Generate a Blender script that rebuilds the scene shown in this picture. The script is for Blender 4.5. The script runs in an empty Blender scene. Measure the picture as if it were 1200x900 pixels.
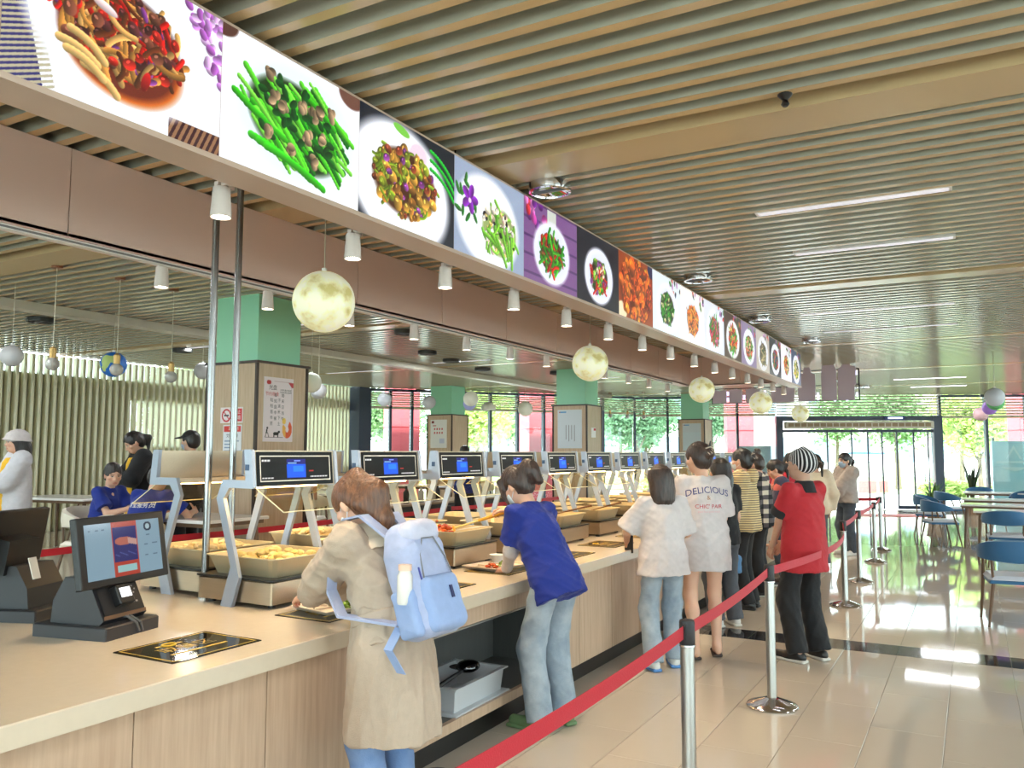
import bpy, bmesh, math, random
import numpy as np
from mathutils import Vector, Matrix
from mathutils.bvhtree import BVHTree

random.seed(7)
SC = bpy.context.scene
COL = SC.collection
PI = math.pi

# ---------------------------------------------------------------- camera
def rot_axes(yaw, pitch, roll):
    f = np.array([-math.sin(yaw) * math.cos(pitch), math.cos(yaw) * math.cos(pitch), math.sin(pitch)])
    r = np.array([math.cos(yaw), math.sin(yaw), 0.0])
    u = np.cross(r, f)
    return math.cos(roll) * r + math.sin(roll) * u, -math.sin(roll) * r + math.cos(roll) * u, f
_r, _u, _f = rot_axes(0.5086003, 0.08375946, 0.00161974)
cam_data = bpy.data.cameras.new('camera')
cam_data.lens = 36.0 * 965.11 / 1200.0
cam_data.sensor_width = 36.0
cam_data.clip_start = 0.05
cam_data.clip_end = 400
cam = bpy.data.objects.new('camera', cam_data)
COL.objects.link(cam)
cam.matrix_world = Matrix(((_r[0], _u[0], -_f[0], 0), (_r[1], _u[1], -_f[1], 0), (_r[2], _u[2], -_f[2], 1.63), (0, 0, 0, 1)))
SC.camera = cam

# ---------------------------------------------------------------- sky, sun, exposure
world = bpy.data.worlds.new('world')
SC.world = world
world.use_nodes = True
wn = world.node_tree
bg = wn.nodes['Background']
bg.inputs['Color'].default_value = (0.86, 0.94, 1.0, 1)
bg.inputs['Strength'].default_value = 9.0
sun_d = bpy.data.lights.new('sun', 'SUN')
sun_d.energy = 16.0
sun_d.angle = math.radians(6)
sun_d.color = (1.0, 0.95, 0.86)
sun = bpy.data.objects.new('sun', sun_d)
COL.objects.link(sun)
sun.rotation_euler = (math.radians(38), math.radians(14), 0)
SC.view_settings.view_transform = 'Standard'
SC.view_settings.look = 'None'
SC.view_settings.exposure = -0.08
SC.view_settings.gamma = 1.0
SC.view_settings.use_curve_mapping = False
try:
    SC.cycles.max_bounces = 10
    SC.cycles.diffuse_bounces = 5
    SC.cycles.glossy_bounces = 4
    SC.cycles.transparent_max_bounces = 16
    SC.cycles.caustics_reflective = False
    SC.cycles.caustics_refractive = False
    SC.cycles.sample_clamp_indirect = 6.0
except Exception:
    pass

# ---------------------------------------------------------------- materials
def lin(c):
    out = []
    for v in c[:3]:
        v = v / 255.0
        out.append(v / 12.92 if v <= 0.04045 else ((v + 0.055) / 1.055) ** 2.4)
    return tuple(out) + (1.0,)

MATS = {}
def mat(name, rgb, rough=0.5, metal=0.0, var=0.0, scale=8.0, stretch=(1, 1, 1), bump=0.0, bscale=None, emit=0.0, spec=0.5,
        coat=0.0, rgb2=None, sheen=0.0, sss=0.0):
    """A principled material: one colour, optionally mottled by stretched noise towards rgb2, with optional fine relief."""
    if name in MATS:
        return MATS[name]
    m = bpy.data.materials.new(name)
    m.use_nodes = True
    nt = m.node_tree
    b = nt.nodes['Principled BSDF']
    c = lin(rgb)
    b.inputs['Base Color'].default_value = c
    b.inputs['Roughness'].default_value = rough
    b.inputs['Metallic'].default_value = metal
    b.inputs['Specular IOR Level'].default_value = spec
    if coat:
        b.inputs['Coat Weight'].default_value = coat
        b.inputs['Coat Roughness'].default_value = 0.08
    if sheen:
        b.inputs['Sheen Weight'].default_value = sheen
    if sss:
        b.inputs['Subsurface Weight'].default_value = sss
        b.inputs['Subsurface Radius'].default_value = (0.012, 0.005, 0.003)
    if emit:
        b.inputs['Emission Color'].default_value = c
        b.inputs['Emission Strength'].default_value = emit
    if var or bump:
        tc = nt.nodes.new('ShaderNodeTexCoord')
        mp = nt.nodes.new('ShaderNodeMapping')
        mp.inputs['Scale'].default_value = stretch
        nt.links.new(tc.outputs['Object'], mp.inputs['Vector'])
        if var:
            n = nt.nodes.new('ShaderNodeTexNoise')
            n.inputs['Scale'].default_value = scale
            n.inputs['Detail'].default_value = 4
            nt.links.new(mp.outputs['Vector'], n.inputs['Vector'])
            mr = nt.nodes.new('ShaderNodeMapRange')
            mr.inputs['From Min'].default_value = 0.3
            mr.inputs['From Max'].default_value = 0.7
            nt.links.new(n.outputs['Fac'], mr.inputs['Value'])
            mx = nt.nodes.new('ShaderNodeMix')
            mx.data_type = 'RGBA'
            c2 = lin(rgb2) if rgb2 else tuple(v * (1 - var) for v in c[:3]) + (1,)
            mx.inputs[6].default_value = c
            mx.inputs[7].default_value = c2
            nt.links.new(mr.outputs['Result'], mx.inputs[0])
            nt.links.new(mx.outputs[2], b.inputs['Base Color'])
        if bump:
            n2 = nt.nodes.new('ShaderNodeTexNoise')
            n2.inputs['Scale'].default_value = bscale or scale
            n2.inputs['Detail'].default_value = 3
            nt.links.new(mp.outputs['Vector'], n2.inputs['Vector'])
            bp = nt.nodes.new('ShaderNodeBump')
            bp.inputs['Strength'].default_value = bump
            bp.inputs['Distance'].default_value = 0.01
            nt.links.new(n2.outputs['Fac'], bp.inputs['Height'])
            nt.links.new(bp.outputs['Normal'], b.inputs['Normal'])
    MATS[name] = m
    return m

def glass_mat(name, tint=(240, 250, 248), ior=1.35, rough=0.02, fixed=None):
    """Thin pane: mostly lets light straight through, with a fresnel reflection."""
    if name in MATS:
        return MATS[name]
    m = bpy.data.materials.new(name)
    m.use_nodes = True
    nt = m.node_tree
    nt.nodes.clear()
    out = nt.nodes.new('ShaderNodeOutputMaterial')
    tr = nt.nodes.new('ShaderNodeBsdfTransparent')
    tr.inputs['Color'].default_value = lin(tint)
    gl = nt.nodes.new('ShaderNodeBsdfGlossy')
    gl.inputs['Roughness'].default_value = rough
    mx = nt.nodes.new('ShaderNodeMixShader')
    if fixed is None:
        lw = nt.nodes.new('ShaderNodeFresnel')
        lw.inputs['IOR'].default_value = ior
        nt.links.new(lw.outputs['Fac'], mx.inputs['Fac'])
    else:
        mx.inputs['Fac'].default_value = fixed
    nt.links.new(tr.outputs['BSDF'], mx.inputs[1])
    nt.links.new(gl.outputs['BSDF'], mx.inputs[2])
    nt.links.new(mx.outputs['Shader'], out.inputs['Surface'])
    MATS[name] = m
    return m

def colour_attr_mat(name, rough=0.5, emit=0.0, spec=0.5, sss=0.0):
    """Takes its colour from the mesh's own colour layer (flat print, screens, skin)."""
    if name in MATS:
        return MATS[name]
    m = bpy.data.materials.new(name)
    m.use_nodes = True
    nt = m.node_tree
    b = nt.nodes['Principled BSDF']
    a = nt.nodes.new('ShaderNodeAttribute')
    a.attribute_name = 'Col'
    b.inputs['Roughness'].default_value = rough
    b.inputs['Specular IOR Level'].default_value = spec
    if sss:
        b.inputs['Subsurface Weight'].default_value = sss
        b.inputs['Subsurface Radius'].default_value = (0.01, 0.004, 0.002)
    if emit:
        b.inputs['Base Color'].default_value = (0.01, 0.01, 0.01, 1)
        nt.links.new(a.outputs['Color'], b.inputs['Emission Color'])
        b.inputs['Emission Strength'].default_value = emit
    else:
        nt.links.new(a.outputs['Color'], b.inputs['Base Color'])
    MATS[name] = m
    return m

def emission_mat(name, rgb, strength):
    if name in MATS:
        return MATS[name]
    m = bpy.data.materials.new(name)
    m.use_nodes = True
    nt = m.node_tree
    b = nt.nodes['Principled BSDF']
    b.inputs['Base Color'].default_value = lin(rgb)
    b.inputs['Emission Color'].default_value = lin(rgb)
    b.inputs['Emission Strength'].default_value = strength
    MATS[name] = m
    return m

ORD = ['first', 'second', 'third', 'fourth', 'fifth', 'sixth', 'seventh', 'eighth', 'ninth', 'tenth', 'eleventh', 'twelfth', 'thirteenth', 'fourteenth', 'fifteenth']

# ---------------------------------------------------------------- mesh helpers
class MB:
    """Collects simple shapes; build() links them as ONE mesh object."""
    def __init__(self):
        self.v = []; self.f = []; self.mi = []; self.cur = 0
    def add(self, vs, fs):
        o = len(self.v)
        self.v += [tuple(float(c) for c in p) for p in vs]
        self.f += [tuple(o + i for i in q) for q in fs]
        self.mi += [self.cur] * len(fs)
        return self
    def box(self, x0, x1, y0, y1, z0, z1):
        return self.add([(x0, y0, z0), (x1, y0, z0), (x1, y1, z0), (x0, y1, z0), (x0, y0, z1), (x1, y0, z1), (x1, y1, z1), (x0, y1, z1)],
                        [(3, 2, 1, 0), (4, 5, 6, 7), (0, 1, 5, 4), (1, 2, 6, 5), (2, 3, 7, 6), (3, 0, 4, 7)])
    def cbox(self, c, s, R=None):
        pts = []
        for dz in (-1, 1):
            for dx, dy in ((-1, -1), (1, -1), (1, 1), (-1, 1)):
                p = Vector((dx * s[0] / 2, dy * s[1] / 2, dz * s[2] / 2))
                if R is not None:
                    p = R @ p
                pts.append(p + Vector(c))
        return self.add(pts, [(3, 2, 1, 0), (4, 5, 6, 7), (0, 1, 5, 4), (1, 2, 6, 5), (2, 3, 7, 6), (3, 0, 4, 7)])
    def rbox(self, x0, x1, y0, y1, z0, z1, r=0.01):
        """box with its vertical and top edges chamfered"""
        pts = []
        for (i, z) in ((0, z0), (0, z1 - r), (r, z1)):
            pts += [(x0 + r + i, y0 + i, z), (x1 - r - i, y0 + i, z), (x1 - i, y0 + r + i, z), (x1 - i, y1 - r - i, z), (x1 - r - i, y1 - i, z), (x0 + r + i, y1 - i, z), (x0 + i, y1 - r - i, z), (x0 + i, y0 + r + i, z)]
        fs = [tuple(range(7, -1, -1)), tuple(range(16, 24))]
        for k in (0, 8):
            for j in range(8):
                fs.append((k + j, k + (j + 1) % 8, k + 8 + (j + 1) % 8, k + 8 + j))
        return self.add(pts, fs)
    def prism(self, poly, axis, a, b):
        """extrude a 2-D polygon along axis 'x','y','z' from a to b; poly in the two other coordinates in order"""
        n = len(poly)
        def P(p, t):
            return {'x': (t, p[0], p[1]), 'y': (p[0], t, p[1]), 'z': (p[0], p[1], t)}[axis]
        vs = [P(p, a) for p in poly] + [P(p, b) for p in poly]
        fs = [tuple(range(n - 1, -1, -1)), tuple(range(n, 2 * n))] + [(i, (i + 1) % n, n + (i + 1) % n, n + i) for i in range(n)]
        return self.add(vs, fs)
    def cyl(self, p0, p1, r0, r1=None, n=12, cap=True):
        r1 = r0 if r1 is None else r1
        p0 = Vector(p0); p1 = Vector(p1)
        d = (p1 - p0).normalized()
        a = d.orthogonal().normalized(); b = d.cross(a)
        vs = []
        for p, r in ((p0, r0), (p1, r1)):
            for i in range(n):
                t = 2 * PI * i / n
                vs.append(p + a * (r * math.cos(t)) + b * (r * math.sin(t)))
        fs = [(i, (i + 1) % n, n + (i + 1) % n, n + i) for i in range(n)]
        if cap:
            fs += [tuple(range(n - 1, -1, -1)), tuple(range(n, 2 * n))]
        return self.add(vs, fs)
    def tube(self, pts, r, n=8, closed=False):
        pts = [Vector(p) for p in pts]
        rings = []
        up = None
        m = len(pts)
        for i, p in enumerate(pts):
            a = pts[i - 1] if (i > 0 or closed) else p
            b = pts[(i + 1) % m] if (i < m - 1 or closed) else p
            d = (b - a).normalized()
            u = d.orthogonal().normalized() if up is None else (up - d * up.dot(d)).normalized()
            up = u
            w = d.cross(u)
            rr = r[i] if isinstance(r, (list, tuple)) else r
            rings.append([p + u * (rr * math.cos(2 * PI * k / n)) + w * (rr * math.sin(2 * PI * k / n)) for k in range(n)])
        vs = [q for ring in rings for q in ring]
        fs = []
        for i in range(m if closed else m - 1):
            j = (i + 1) % m
            for k in range(n):
                fs.append((i * n + k, i * n + (k + 1) % n, j * n + (k + 1) % n, j * n + k))
        if not closed:
            fs += [tuple(range(n - 1, -1, -1)), tuple(range((m - 1) * n, m * n))]
        return self.add(vs, fs)
    def lathe(self, prof, c=(0, 0, 0), n=24):
        """profile of (radius, z), turned about the vertical through c"""
        vs = []; fs = []
        for r, z in prof:
            for k in range(n):
                t = 2 * PI * k / n
                vs.append((c[0] + r * math.cos(t), c[1] + r * math.sin(t), c[2] + z))
        for i in range(len(prof) - 1):
            for k in range(n):
                fs.append((i * n + k, i * n + (k + 1) % n, (i + 1) * n + (k + 1) % n, (i + 1) * n + k))
        if prof[0][0] > 1e-4:
            fs.append(tuple(range(n - 1, -1, -1)))
        if prof[-1][0] > 1e-4:
            fs.append(tuple(range((len(prof) - 1) * n, len(prof) * n)))
        return self.add(vs, fs)
    def ball(self, c, r, nu=20, nv=12, sq=(1, 1, 1)):
        prof = [(max(1e-5, r * math.sin(PI * i / nv)), -r * math.cos(PI * i / nv)) for i in range(nv + 1)]
        o = len(self.v)
        self.lathe(prof, (0, 0, 0), nu)
        for i in range(o, len(self.v)):
            p = self.v[i]
            self.v[i] = (c[0] + p[0] * sq[0], c[1] + p[1] * sq[1], c[2] + p[2] * sq[2])
        return self
    def strip(self, pts, width_vec, thick_vec):
        """a flat band along pts: width_vec across, thick_vec its thickness (both vectors)"""
        w = Vector(width_vec) / 2; t = Vector(thick_vec) / 2
        n = len(pts); vs = []
        for p in pts:
            p = Vector(p)
            vs += [p - w - t, p + w - t, p + w + t, p - w + t]
        fs = [(3, 2, 1, 0), (4 * n - 4, 4 * n - 3, 4 * n - 2, 4 * n - 1)]
        for i in range(n - 1):
            for k in range(4):
                fs.append((4 * i + k, 4 * i + (k + 1) % 4, 4 * i + 4 + (k + 1) % 4, 4 * i + 4 + k))
        return self.add(vs, fs)
    def mesh(self, name, m=None, smooth=False):
        me = bpy.data.meshes.new(name)
        me.from_pydata(self.v, [], self.f)
        ms = m if isinstance(m, (list, tuple)) else [m]
        for q in ms:
            if q is not None:
                me.materials.append(q)
        if len(ms) > 1:
            me.polygons.foreach_set('material_index', self.mi)
        if smooth:
            me.polygons.foreach_set('use_smooth', [True] * len(me.polygons))
            try:
                me.set_sharp_from_angle(angle=math.radians(40))
            except Exception:
                pass
        me.update()
        return me
    def build(self, name, m=None, parent=None, smooth=False, bevel=0.0):
        return link(name, self.mesh(name, m, smooth), parent, bevel)

def link(name, me, parent=None, bevel=0.0):
    o = bpy.data.objects.new(name, me)
    COL.objects.link(o)
    if parent is not None:
        o.parent = parent
    if bevel:
        md = o.modifiers.new('bevel', 'BEVEL')
        md.width = bevel; md.segments = 2; md.limit_method = 'ANGLE'
    return o

def tag(o, label=None, cat=None, group=None, kind=None):
    if label: o['label'] = label
    if cat: o['category'] = cat
    if group: o['group'] = group
    if kind: o['kind'] = kind
    return o

def thing(name, label, cat, loc=(0, 0, 0), rz=0.0, group=None):
    o = bpy.data.objects.new(name, None)
    COL.objects.link(o)
    o.empty_display_size = 0.1
    o.location = loc
    o.rotation_euler = (0, 0, rz)
    return tag(o, label, cat, group)

def struct(name, mb, m, smooth=False, bevel=0.0):
    return tag(mb.build(name, m, None, smooth, bevel), kind='structure')

def dup(root, loc, rz=None, label=None, group=None):
    """a copy of a thing with copies of its parts and sub-parts; mesh data shared"""
    r = root.copy(); COL.objects.link(r)
    r.location = loc
    if rz is not None: r.rotation_euler = (0, 0, rz)
    if label: r['label'] = label
    if group: r['group'] = group
    for ch in list(root.children):
        c = ch.copy(); COL.objects.link(c); c.parent = r
        for g in list(ch.children):
            d = g.copy(); COL.objects.link(d); d.parent = c
    return r

def text_mesh(body, size, align='CENTER'):
    """flat lettering as (verts, faces) around the origin in the xy plane"""
    c = bpy.data.curves.new('lettering', 'FONT')
    c.body = body; c.size = size; c.align_x = align; c.align_y = 'CENTER'
    c.resolution_u = 3
    o = bpy.data.objects.new('lettering', c)
    COL.objects.link(o)
    dg = bpy.context.evaluated_depsgraph_get()
    me = bpy.data.meshes.new_from_object(o.evaluated_get(dg))
    vs = [tuple(v.co) for v in me.vertices]
    fs = [tuple(p.vertices) for p in me.polygons]
    bpy.data.objects.remove(o); bpy.data.curves.remove(c); bpy.data.meshes.remove(me)
    return vs, fs

def add_text(mb, body, size, origin, xdir, ydir, align='CENTER', lift=0.0):
    vs, fs = text_mesh(body, size, align)
    o = Vector(origin); x = Vector(xdir).normalized(); y = Vector(ydir).normalized(); n = x.cross(y)
    mb.add([o + x * v[0] + y * v[1] + n * lift for v in vs], fs)

def grid_print(name, img, origin, xvec, yvec, m, parent=None):
    """a flat printed or lit picture: img is (H, W, 3) display colours, laid from origin along xvec (width) and yvec (height)"""
    H, W = img.shape[:2]
    u, v = np.meshgrid(np.linspace(0, 1, W), np.linspace(0, 1, H))
    P = np.array(origin)[None] + u.reshape(-1, 1) * np.array(xvec)[None] + v.reshape(-1, 1) * np.array(yvec)[None]
    i = (np.arange(H - 1)[:, None] * W + np.arange(W - 1)[None]).reshape(-1)
    F = np.stack([i, i + 1, i + W + 1, i + W], 1)
    me = fast_mesh(name, P, F, m)
    set_colours(me, img[::-1].reshape(-1, 3))
    return link(name, me, parent)

def fast_mesh(name, V, F, m=None, smooth=False):
    me = bpy.data.meshes.new(name)
    V = np.asarray(V, np.float32); F = np.asarray(F, np.int32)
    me.vertices.add(len(V)); me.vertices.foreach_set('co', V.reshape(-1))
    k = F.shape[1]
    me.loops.add(F.size); me.loops.foreach_set('vertex_index', F.reshape(-1))
    me.polygons.add(len(F))
    me.polygons.foreach_set('loop_start', np.arange(0, F.size, k, dtype=np.int32))
    me.polygons.foreach_set('loop_total', np.full(len(F), k, np.int32))
    if smooth:
        me.polygons.foreach_set('use_smooth', np.ones(len(F), bool))
    if m is not None:
        me.materials.append(m)
    me.update(calc_edges=True)
    me.validate()
    return me

def set_colours(me, rgb):
    c = np.clip(np.asarray(rgb, np.float32), 0, 1)
    c = np.where(c <= 0.04045, c / 12.92, ((c + 0.055) / 1.055) ** 2.4)
    a = me.color_attributes.new('Col', 'FLOAT_COLOR', 'POINT')
    a.data.foreach_set('color', np.concatenate([c, np.ones((len(c), 1))], 1).astype(np.float32).reshape(-1))
# ================================================================ SETTING
CEIL = 3.35
M_slat = mat('ceiling_slat_tan', (200, 170, 128), 0.17, 0.0, spec=0.6)
M_slatside = mat('ceiling_slat_side_grey', (168, 166, 150), 0.35, spec=0.6)
M_recess = mat('ceiling_recess_grey', (150, 148, 138), 0.45, spec=0.5)
M_band = mat('ceiling_band', (196, 170, 130), 0.25)
M_grout = mat('floor_grout', (128, 116, 100), 0.6)
M_tile = mat('floor_tile_cream', (198, 186, 170), 0.045, var=0.05, scale=1.5, spec=0.55)
M_darktile = mat('floor_tile_black', (38, 36, 38), 0.07, spec=0.55)
M_pink = mat('beam_dusty_pink', (226, 198, 188), 0.45)
M_white = mat('white_paint', (232, 230, 226), 0.5)
M_frame = mat('window_frame_slate', (66, 76, 94), 0.4)
M_blind = mat('blind_beige', (196, 190, 164), 0.5)
M_glass = glass_mat('window_glass')
M_green = mat('pillar_green', (152, 218, 182), 0.45)
M_clad = mat('pillar_wood_panel', (206, 182, 154), 0.45, var=0.10, scale=6, stretch=(6, 6, 0.5), rgb2=(188, 162, 132))
M_edge = mat('dark_brown_trim', (58, 42, 34), 0.4)
M_leftslat = mat('slat_wall_cream', (222, 218, 186), 0.45)
M_leftwall = mat('slat_wall_back', (172, 168, 138), 0.6)
M_steel = mat('brushed_steel', (198, 196, 192), 0.28, 1.0, var=0.08, scale=3, stretch=(40, 40, 2))
M_chrome = mat('chrome', (214, 214, 216), 0.12, 1.0)
M_black = mat('black_plastic', (26, 25, 26), 0.4)
M_grey = mat('grey_plastic', (120, 120, 124), 0.5)

WALLP = [(-14.2, 16.9), (-8.8, 23.9), (0.0, 27.4), (9.0, 30.98)]
def wall_x(y):
    """x of the inner face of the glazed wall at depth y (left end of a ceiling slat there)"""
    if y <= WALLP[0][1]: return -14.2
    for a, b in zip(WALLP[:-1], WALLP[1:]):
        if y <= b[1]:
            return a[0] + (b[0] - a[0]) * (y - a[1]) / (b[1] - a[1])
    return 9.0

# ---- ceiling: slab, slats one by one, three flat bands
ceil = struct('ceiling', MB().prism([(-14.6, -4.2), (9.4, -4.2), (9.4, 31.3), (0.0, 27.6), (-8.95, 24.05), (-14.6, 16.9)], 'z', CEIL + 0.085, CEIL + 0.25), M_recess)
_s = MB().box(0, 1, -0.028, 0.028, 0, 0.085); _s.mi = [0, 1, 1, 1, 1, 1]
slat_me = _s.mesh('slat', [M_slat, M_slatside])
BANDS = [(-0.6, -0.2), (4.16, 4.51), (8.80, 9.06), (13.68, 13.86), (18.2, 18.4), (22.8, 23.0)]
y = -3.9 + 0.022
slat_rest = MB()
n_sl = 0
while y < 30.8:
    if not any(a - 0.05 < y < b + 0.05 for a, b in BANDS):
        x0 = wall_x(y) + 0.05
        if x0 < 8.8:
            o = link('slat', slat_me, ceil)
            o.location = (x0, y, CEIL); o.scale = (9.0 - x0, 1, 1)
    y += 0.16
band_me = MB().box(0, 1, 0, 1, 0, 0.09).mesh('ceiling_band', M_band)
for a, b in BANDS:
    o = link('band_panel', band_me, ceil)
    x0 = wall_x(a) + 0.05
    o.location = (x0, a, CEIL - 0.002); o.scale = (9.0 - x0, b - a, 1)

# ---- floor: near tiles one by one, the rest as one part
floor = struct('floor', MB().prism([(-14.6, -4.2), (9.2, -4.2), (9.2, 31.1), (0.0, 27.5), (-8.9, 24.0), (-14.6, 16.9)], 'z', -0.12, -0.004), M_grout)
tile_me = MB().rbox(0, 0.397, 0, 0.797, -0.012, 0, 0.0015).mesh('tile', M_tile)
dtile_me = MB().rbox(0, 0.397, 0, 0.377, -0.012, 0, 0.0015).mesh('border_tile', M_darktile)
rest = MB()
def in_hall(x, y):
    return y + 0.8 < 16.9 or x > wall_x(y + 0.8) + 0.05
for i in range(-18, 28):
    x = -0.2 + 0.4 * i
    if x < -6.6 or x > 8.6: continue
    off = 0.4 * (i % 2)
    for j in range(-14, 35):
        yy = 7.5 - 0.8 * (j + 1) + off if j < 0 else None
        segs = []
        y0 = (7.5 + 0.8 * j + off)
        y1 = y0 + 0.797
        for a, b in ((y0, min(y1, 7.5 - 0.003)), (max(y0, 7.88), y1)):
            if b - a > 0.03: segs.append((a, b))
        for a, b in segs:
            if a < -4 or not in_hall(x, a): continue
            if 3.0 < a < 11.6 and -2.45 < x < 2.0:
                o = link('tile', tile_me, floor)
                o.location = (x, a, 0); o.scale = (1, (b - a) / 0.797, 1)
            else:
                rest.box(x, x + 0.397, a, b, -0.012, 0)
    if -2.9 < x < 4:
        o = link('border_tile', dtile_me, floor); o.location = (x, 7.502, 0)
    else:
        rest.box(x, x + 0.397, 7.502, 7.878, -0.012, 0)
tag(rest.build('distant_tiles', M_tile, floor), kind='stuff')
struct('floor_raised', MB().prism([(-14.2, -4), (-6.55, -4), (-6.55, 24.7), (-8.75, 23.8), (-14.1, 16.9)], 'z', 0.0, 0.25), M_tile)

# ---- glazed far wall in bays (two straight runs), blinds above, glass door between two posts
wall_n = [0]
def wall_frame(s, seg):
    a, b = WALLP[seg], WALLP[seg + 1]
    d = Vector((b[0] - a[0], b[1] - a[1])); L = d.length; d /= L
    return a[0] + d[0] * s, a[1] + d[1] * s, math.atan2(d[1], d[0])
def bay(seg, s0, s1, zb=2.74, mull=0.07, sill=0.12, blind=True, wide=False):
    wall_n[0] += 1
    x, y, rz = wall_frame(s0, seg)
    W = s1 - s0
    w = bpy.data.objects.new('window_%d' % wall_n[0], None); COL.objects.link(w)
    w.location = (x, y, 0); w.rotation_euler = (0, 0, rz); tag(w, kind='structure')
    h = mull / 2
    MB().box(-h, h, -0.02, 0.14, 0, CEIL).build('mullion', M_frame, w)
    MB().box(h, W - h, 0.0, 0.12, 0, sill).build('sill', M_frame, w)
    MB().box(h, W - h, 0.0, 0.12, zb - 0.07, zb).build('transom', M_blind, w)
    MB().box(h, W - h, 0.0, 0.12, CEIL - 0.07, CEIL).build('head_rail', M_frame, w)
    MB().box(h, W - h, 0.06, 0.07, sill, zb - 0.07).build('pane', M_glass, w)
    MB().box(h, W - h, 0.06, 0.07, zb, CEIL - 0.07).build('upper_pane', M_glass, w)
    if blind:
        for k in range(6):
            z = zb + 0.05 + k * (CEIL - 0.12 - zb) / 6
            MB().cbox((W / 2, -0.03, z), (W - 0.02, 0.055, 0.018), Matrix.Rotation(0.5, 3, 'X')).build('slat', M_blind, w)
    return w
A_S = [0.44, 1.0, 1.6, 2.25, 3.05, 3.89, 4.73, 5.56, 6.52, 7.51, 8.6]
for a, b in zip(A_S[:-1], A_S[1:]):
    bay(0, a, b, zb=2.88)
B_S = [-0.2, 0.79, 1.86, 2.86, 4.0]
for a, b in zip(B_S[:-1], B_S[1:]):
    bay(1, a, b, zb=2.82)
C_S = [8.62, 9.89, 10.98, 12.1, 13.3, 14.5, 15.7, 16.9, 18.1, 19.1]
for a, b in zip(C_S[:-1], C_S[1:]):
    bay(1, a, b, zb=2.74)
struct('wall_corner', MB().box(-14.4, -13.88, 16.75, 17.2, 0, CEIL), M_frame)

# door bay
dx, dy, drz = wall_frame(0, 1)
def door_part(name, parent, m, s0, s1, y0, y1, z0, z1):
    return MB().box(s0, s1, y0, y1, z0, z1).build(name, m, parent)
door = bpy.data.objects.new('door_1', None); COL.objects.link(door)
door.location = (dx, dy, 0); door.rotation_euler = (0, 0, drz); tag(door, kind='structure')
M_frame2 = mat('door_frame_dark', (58, 62, 84), 0.4)
door_part('post', door, M_frame, 3.98, 4.17, -0.06, 0.2, 0, 2.74)
door_part('post', door, M_frame, 8.42, 8.66, -0.06, 0.2, 0, 2.74)
door_part('header', door, M_frame, 4.17, 8.42, -0.02, 0.16, 2.6, 2.74)
door_part('lintel', door, M_frame, 4.17, 8.42, 0.0, 0.12, 2.26, 2.34)
for k in range(7):
    z = 2.80 + k * 0.085
    MB().cbox((6.3, -0.03, z), (4.6, 0.055, 0.02), Matrix.Rotation(0.5, 3, 'X')).build('slat', M_blind, door)
door_part('upper_pane', door, M_glass, 4.17, 8.42, 0.07, 0.08, 2.74, CEIL)
for s in (5.45, 6.14, 6.6, 7.0, 7.41, 7.88, 8.28):
    door_part('mullion', door, M_frame2, s - 0.018, s + 0.018, 0.03, 0.09, 0.02, 2.26)
for a, b in ((4.17, 5.45), (5.45, 6.14), (6.14, 6.6), (6.6, 7.0), (7.0, 7.41), (7.41, 7.88), (7.88, 8.28), (8.28, 8.42)):
    door_part('pane', door, M_glass, a + 0.018, b - 0.018, 0.055, 0.065, 0.04, 2.26)
door_part('bottom_rail', door, M_frame2, 7.41, 8.28, 0.02, 0.1, 0.02, 0.12)
for s in (8.14, 8.22):
    MB().tube([(s, -0.05, 0.8), (s, -0.05, 1.5)], 0.018).tube([(s, -0.05, 0.9), (s, 0.03, 0.9)], 0.012).tube([(s, -0.05, 1.4), (s, 0.03, 1.4)], 0.012).build('handle', M_chrome, door)
cx, cy, crz = wall_frame(4.2, 1)
ac = thing('air_curtain', 'long pale air curtain with a slotted grille mounted above the glass entrance doors', 'air curtain', (cx, cy, 2.37), crz)
MB().rbox(0, 4.15, -0.3, -0.03, 0, 0.2, 0.02).build('housing', mat('air_curtain_housing', (206, 200, 186), 0.5), ac)
for k in range(22):
    MB().box(0.08 + 0.182 * k, 0.08 + 0.182 * k + 0.15, -0.312, -0.299, 0.05, 0.15).build('grille_slot', mat('grille_brown', (150, 128, 98), 0.6), ac)
lo = thing('camera_box', 'small lit sensor box on the door header between blinds and doors', 'sensor', (dx + math.cos(drz) * 7.35, dy + math.sin(drz) * 7.35, 2.62), drz)
MB().rbox(-0.32, 0.28, -0.09, -0.03, 0, 0.11, 0.01).build('housing', mat('sensor_blue', (40, 54, 110), 0.4), lo)
MB().box(-0.2, 0.2, -0.1, -0.088, 0.03, 0.08).build('lamp_face', emission_mat('sensor_glow', (215, 225, 255), 2.5), lo)

# ---- left slatted wall with clerestory and two slit windows
lw = MB()
XL = -14.32
lw.box(XL - 0.1, XL, -4, 10.35, 0, 3.02).box(XL - 0.1, XL, 10.35, 12.1, 0, 1.75).box(XL - 0.1, XL, 10.35, 12.1, 2.64, 3.02)
lw.box(XL - 0.1, XL, 12.1, 14.4, 0, 3.02).box(XL - 0.1, XL, 14.4, 16.9, 0, 1.3).box(XL - 0.1, XL, 14.4, 16.9, 2.75, 3.02)
wl = struct('wall_left', lw, M_leftwall)
MB().box(XL - 0.06, XL - 0.05, -4, 16.9, 3.02, CEIL).build('upper_pane', M_glass, wl)
MB().box(XL - 0.06, XL - 0.05, 10.35, 12.1, 1.75, 2.64).build('pane', M_glass, wl)
MB().box(XL - 0.06, XL - 0.05, 14.4, 16.9, 1.3, 2.75).build('pane', M_glass, wl)
vs_me = MB().rbox(-14.32, -14.2, -0.03, 0.03, 0.25, CEIL - 0.001, 0.012).mesh('slat', M_leftslat)
y = 3.0
while y < 16.85:
    o = link('slat', vs_me, wl); o.location = (0, y, 0)
    y += 0.135

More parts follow.
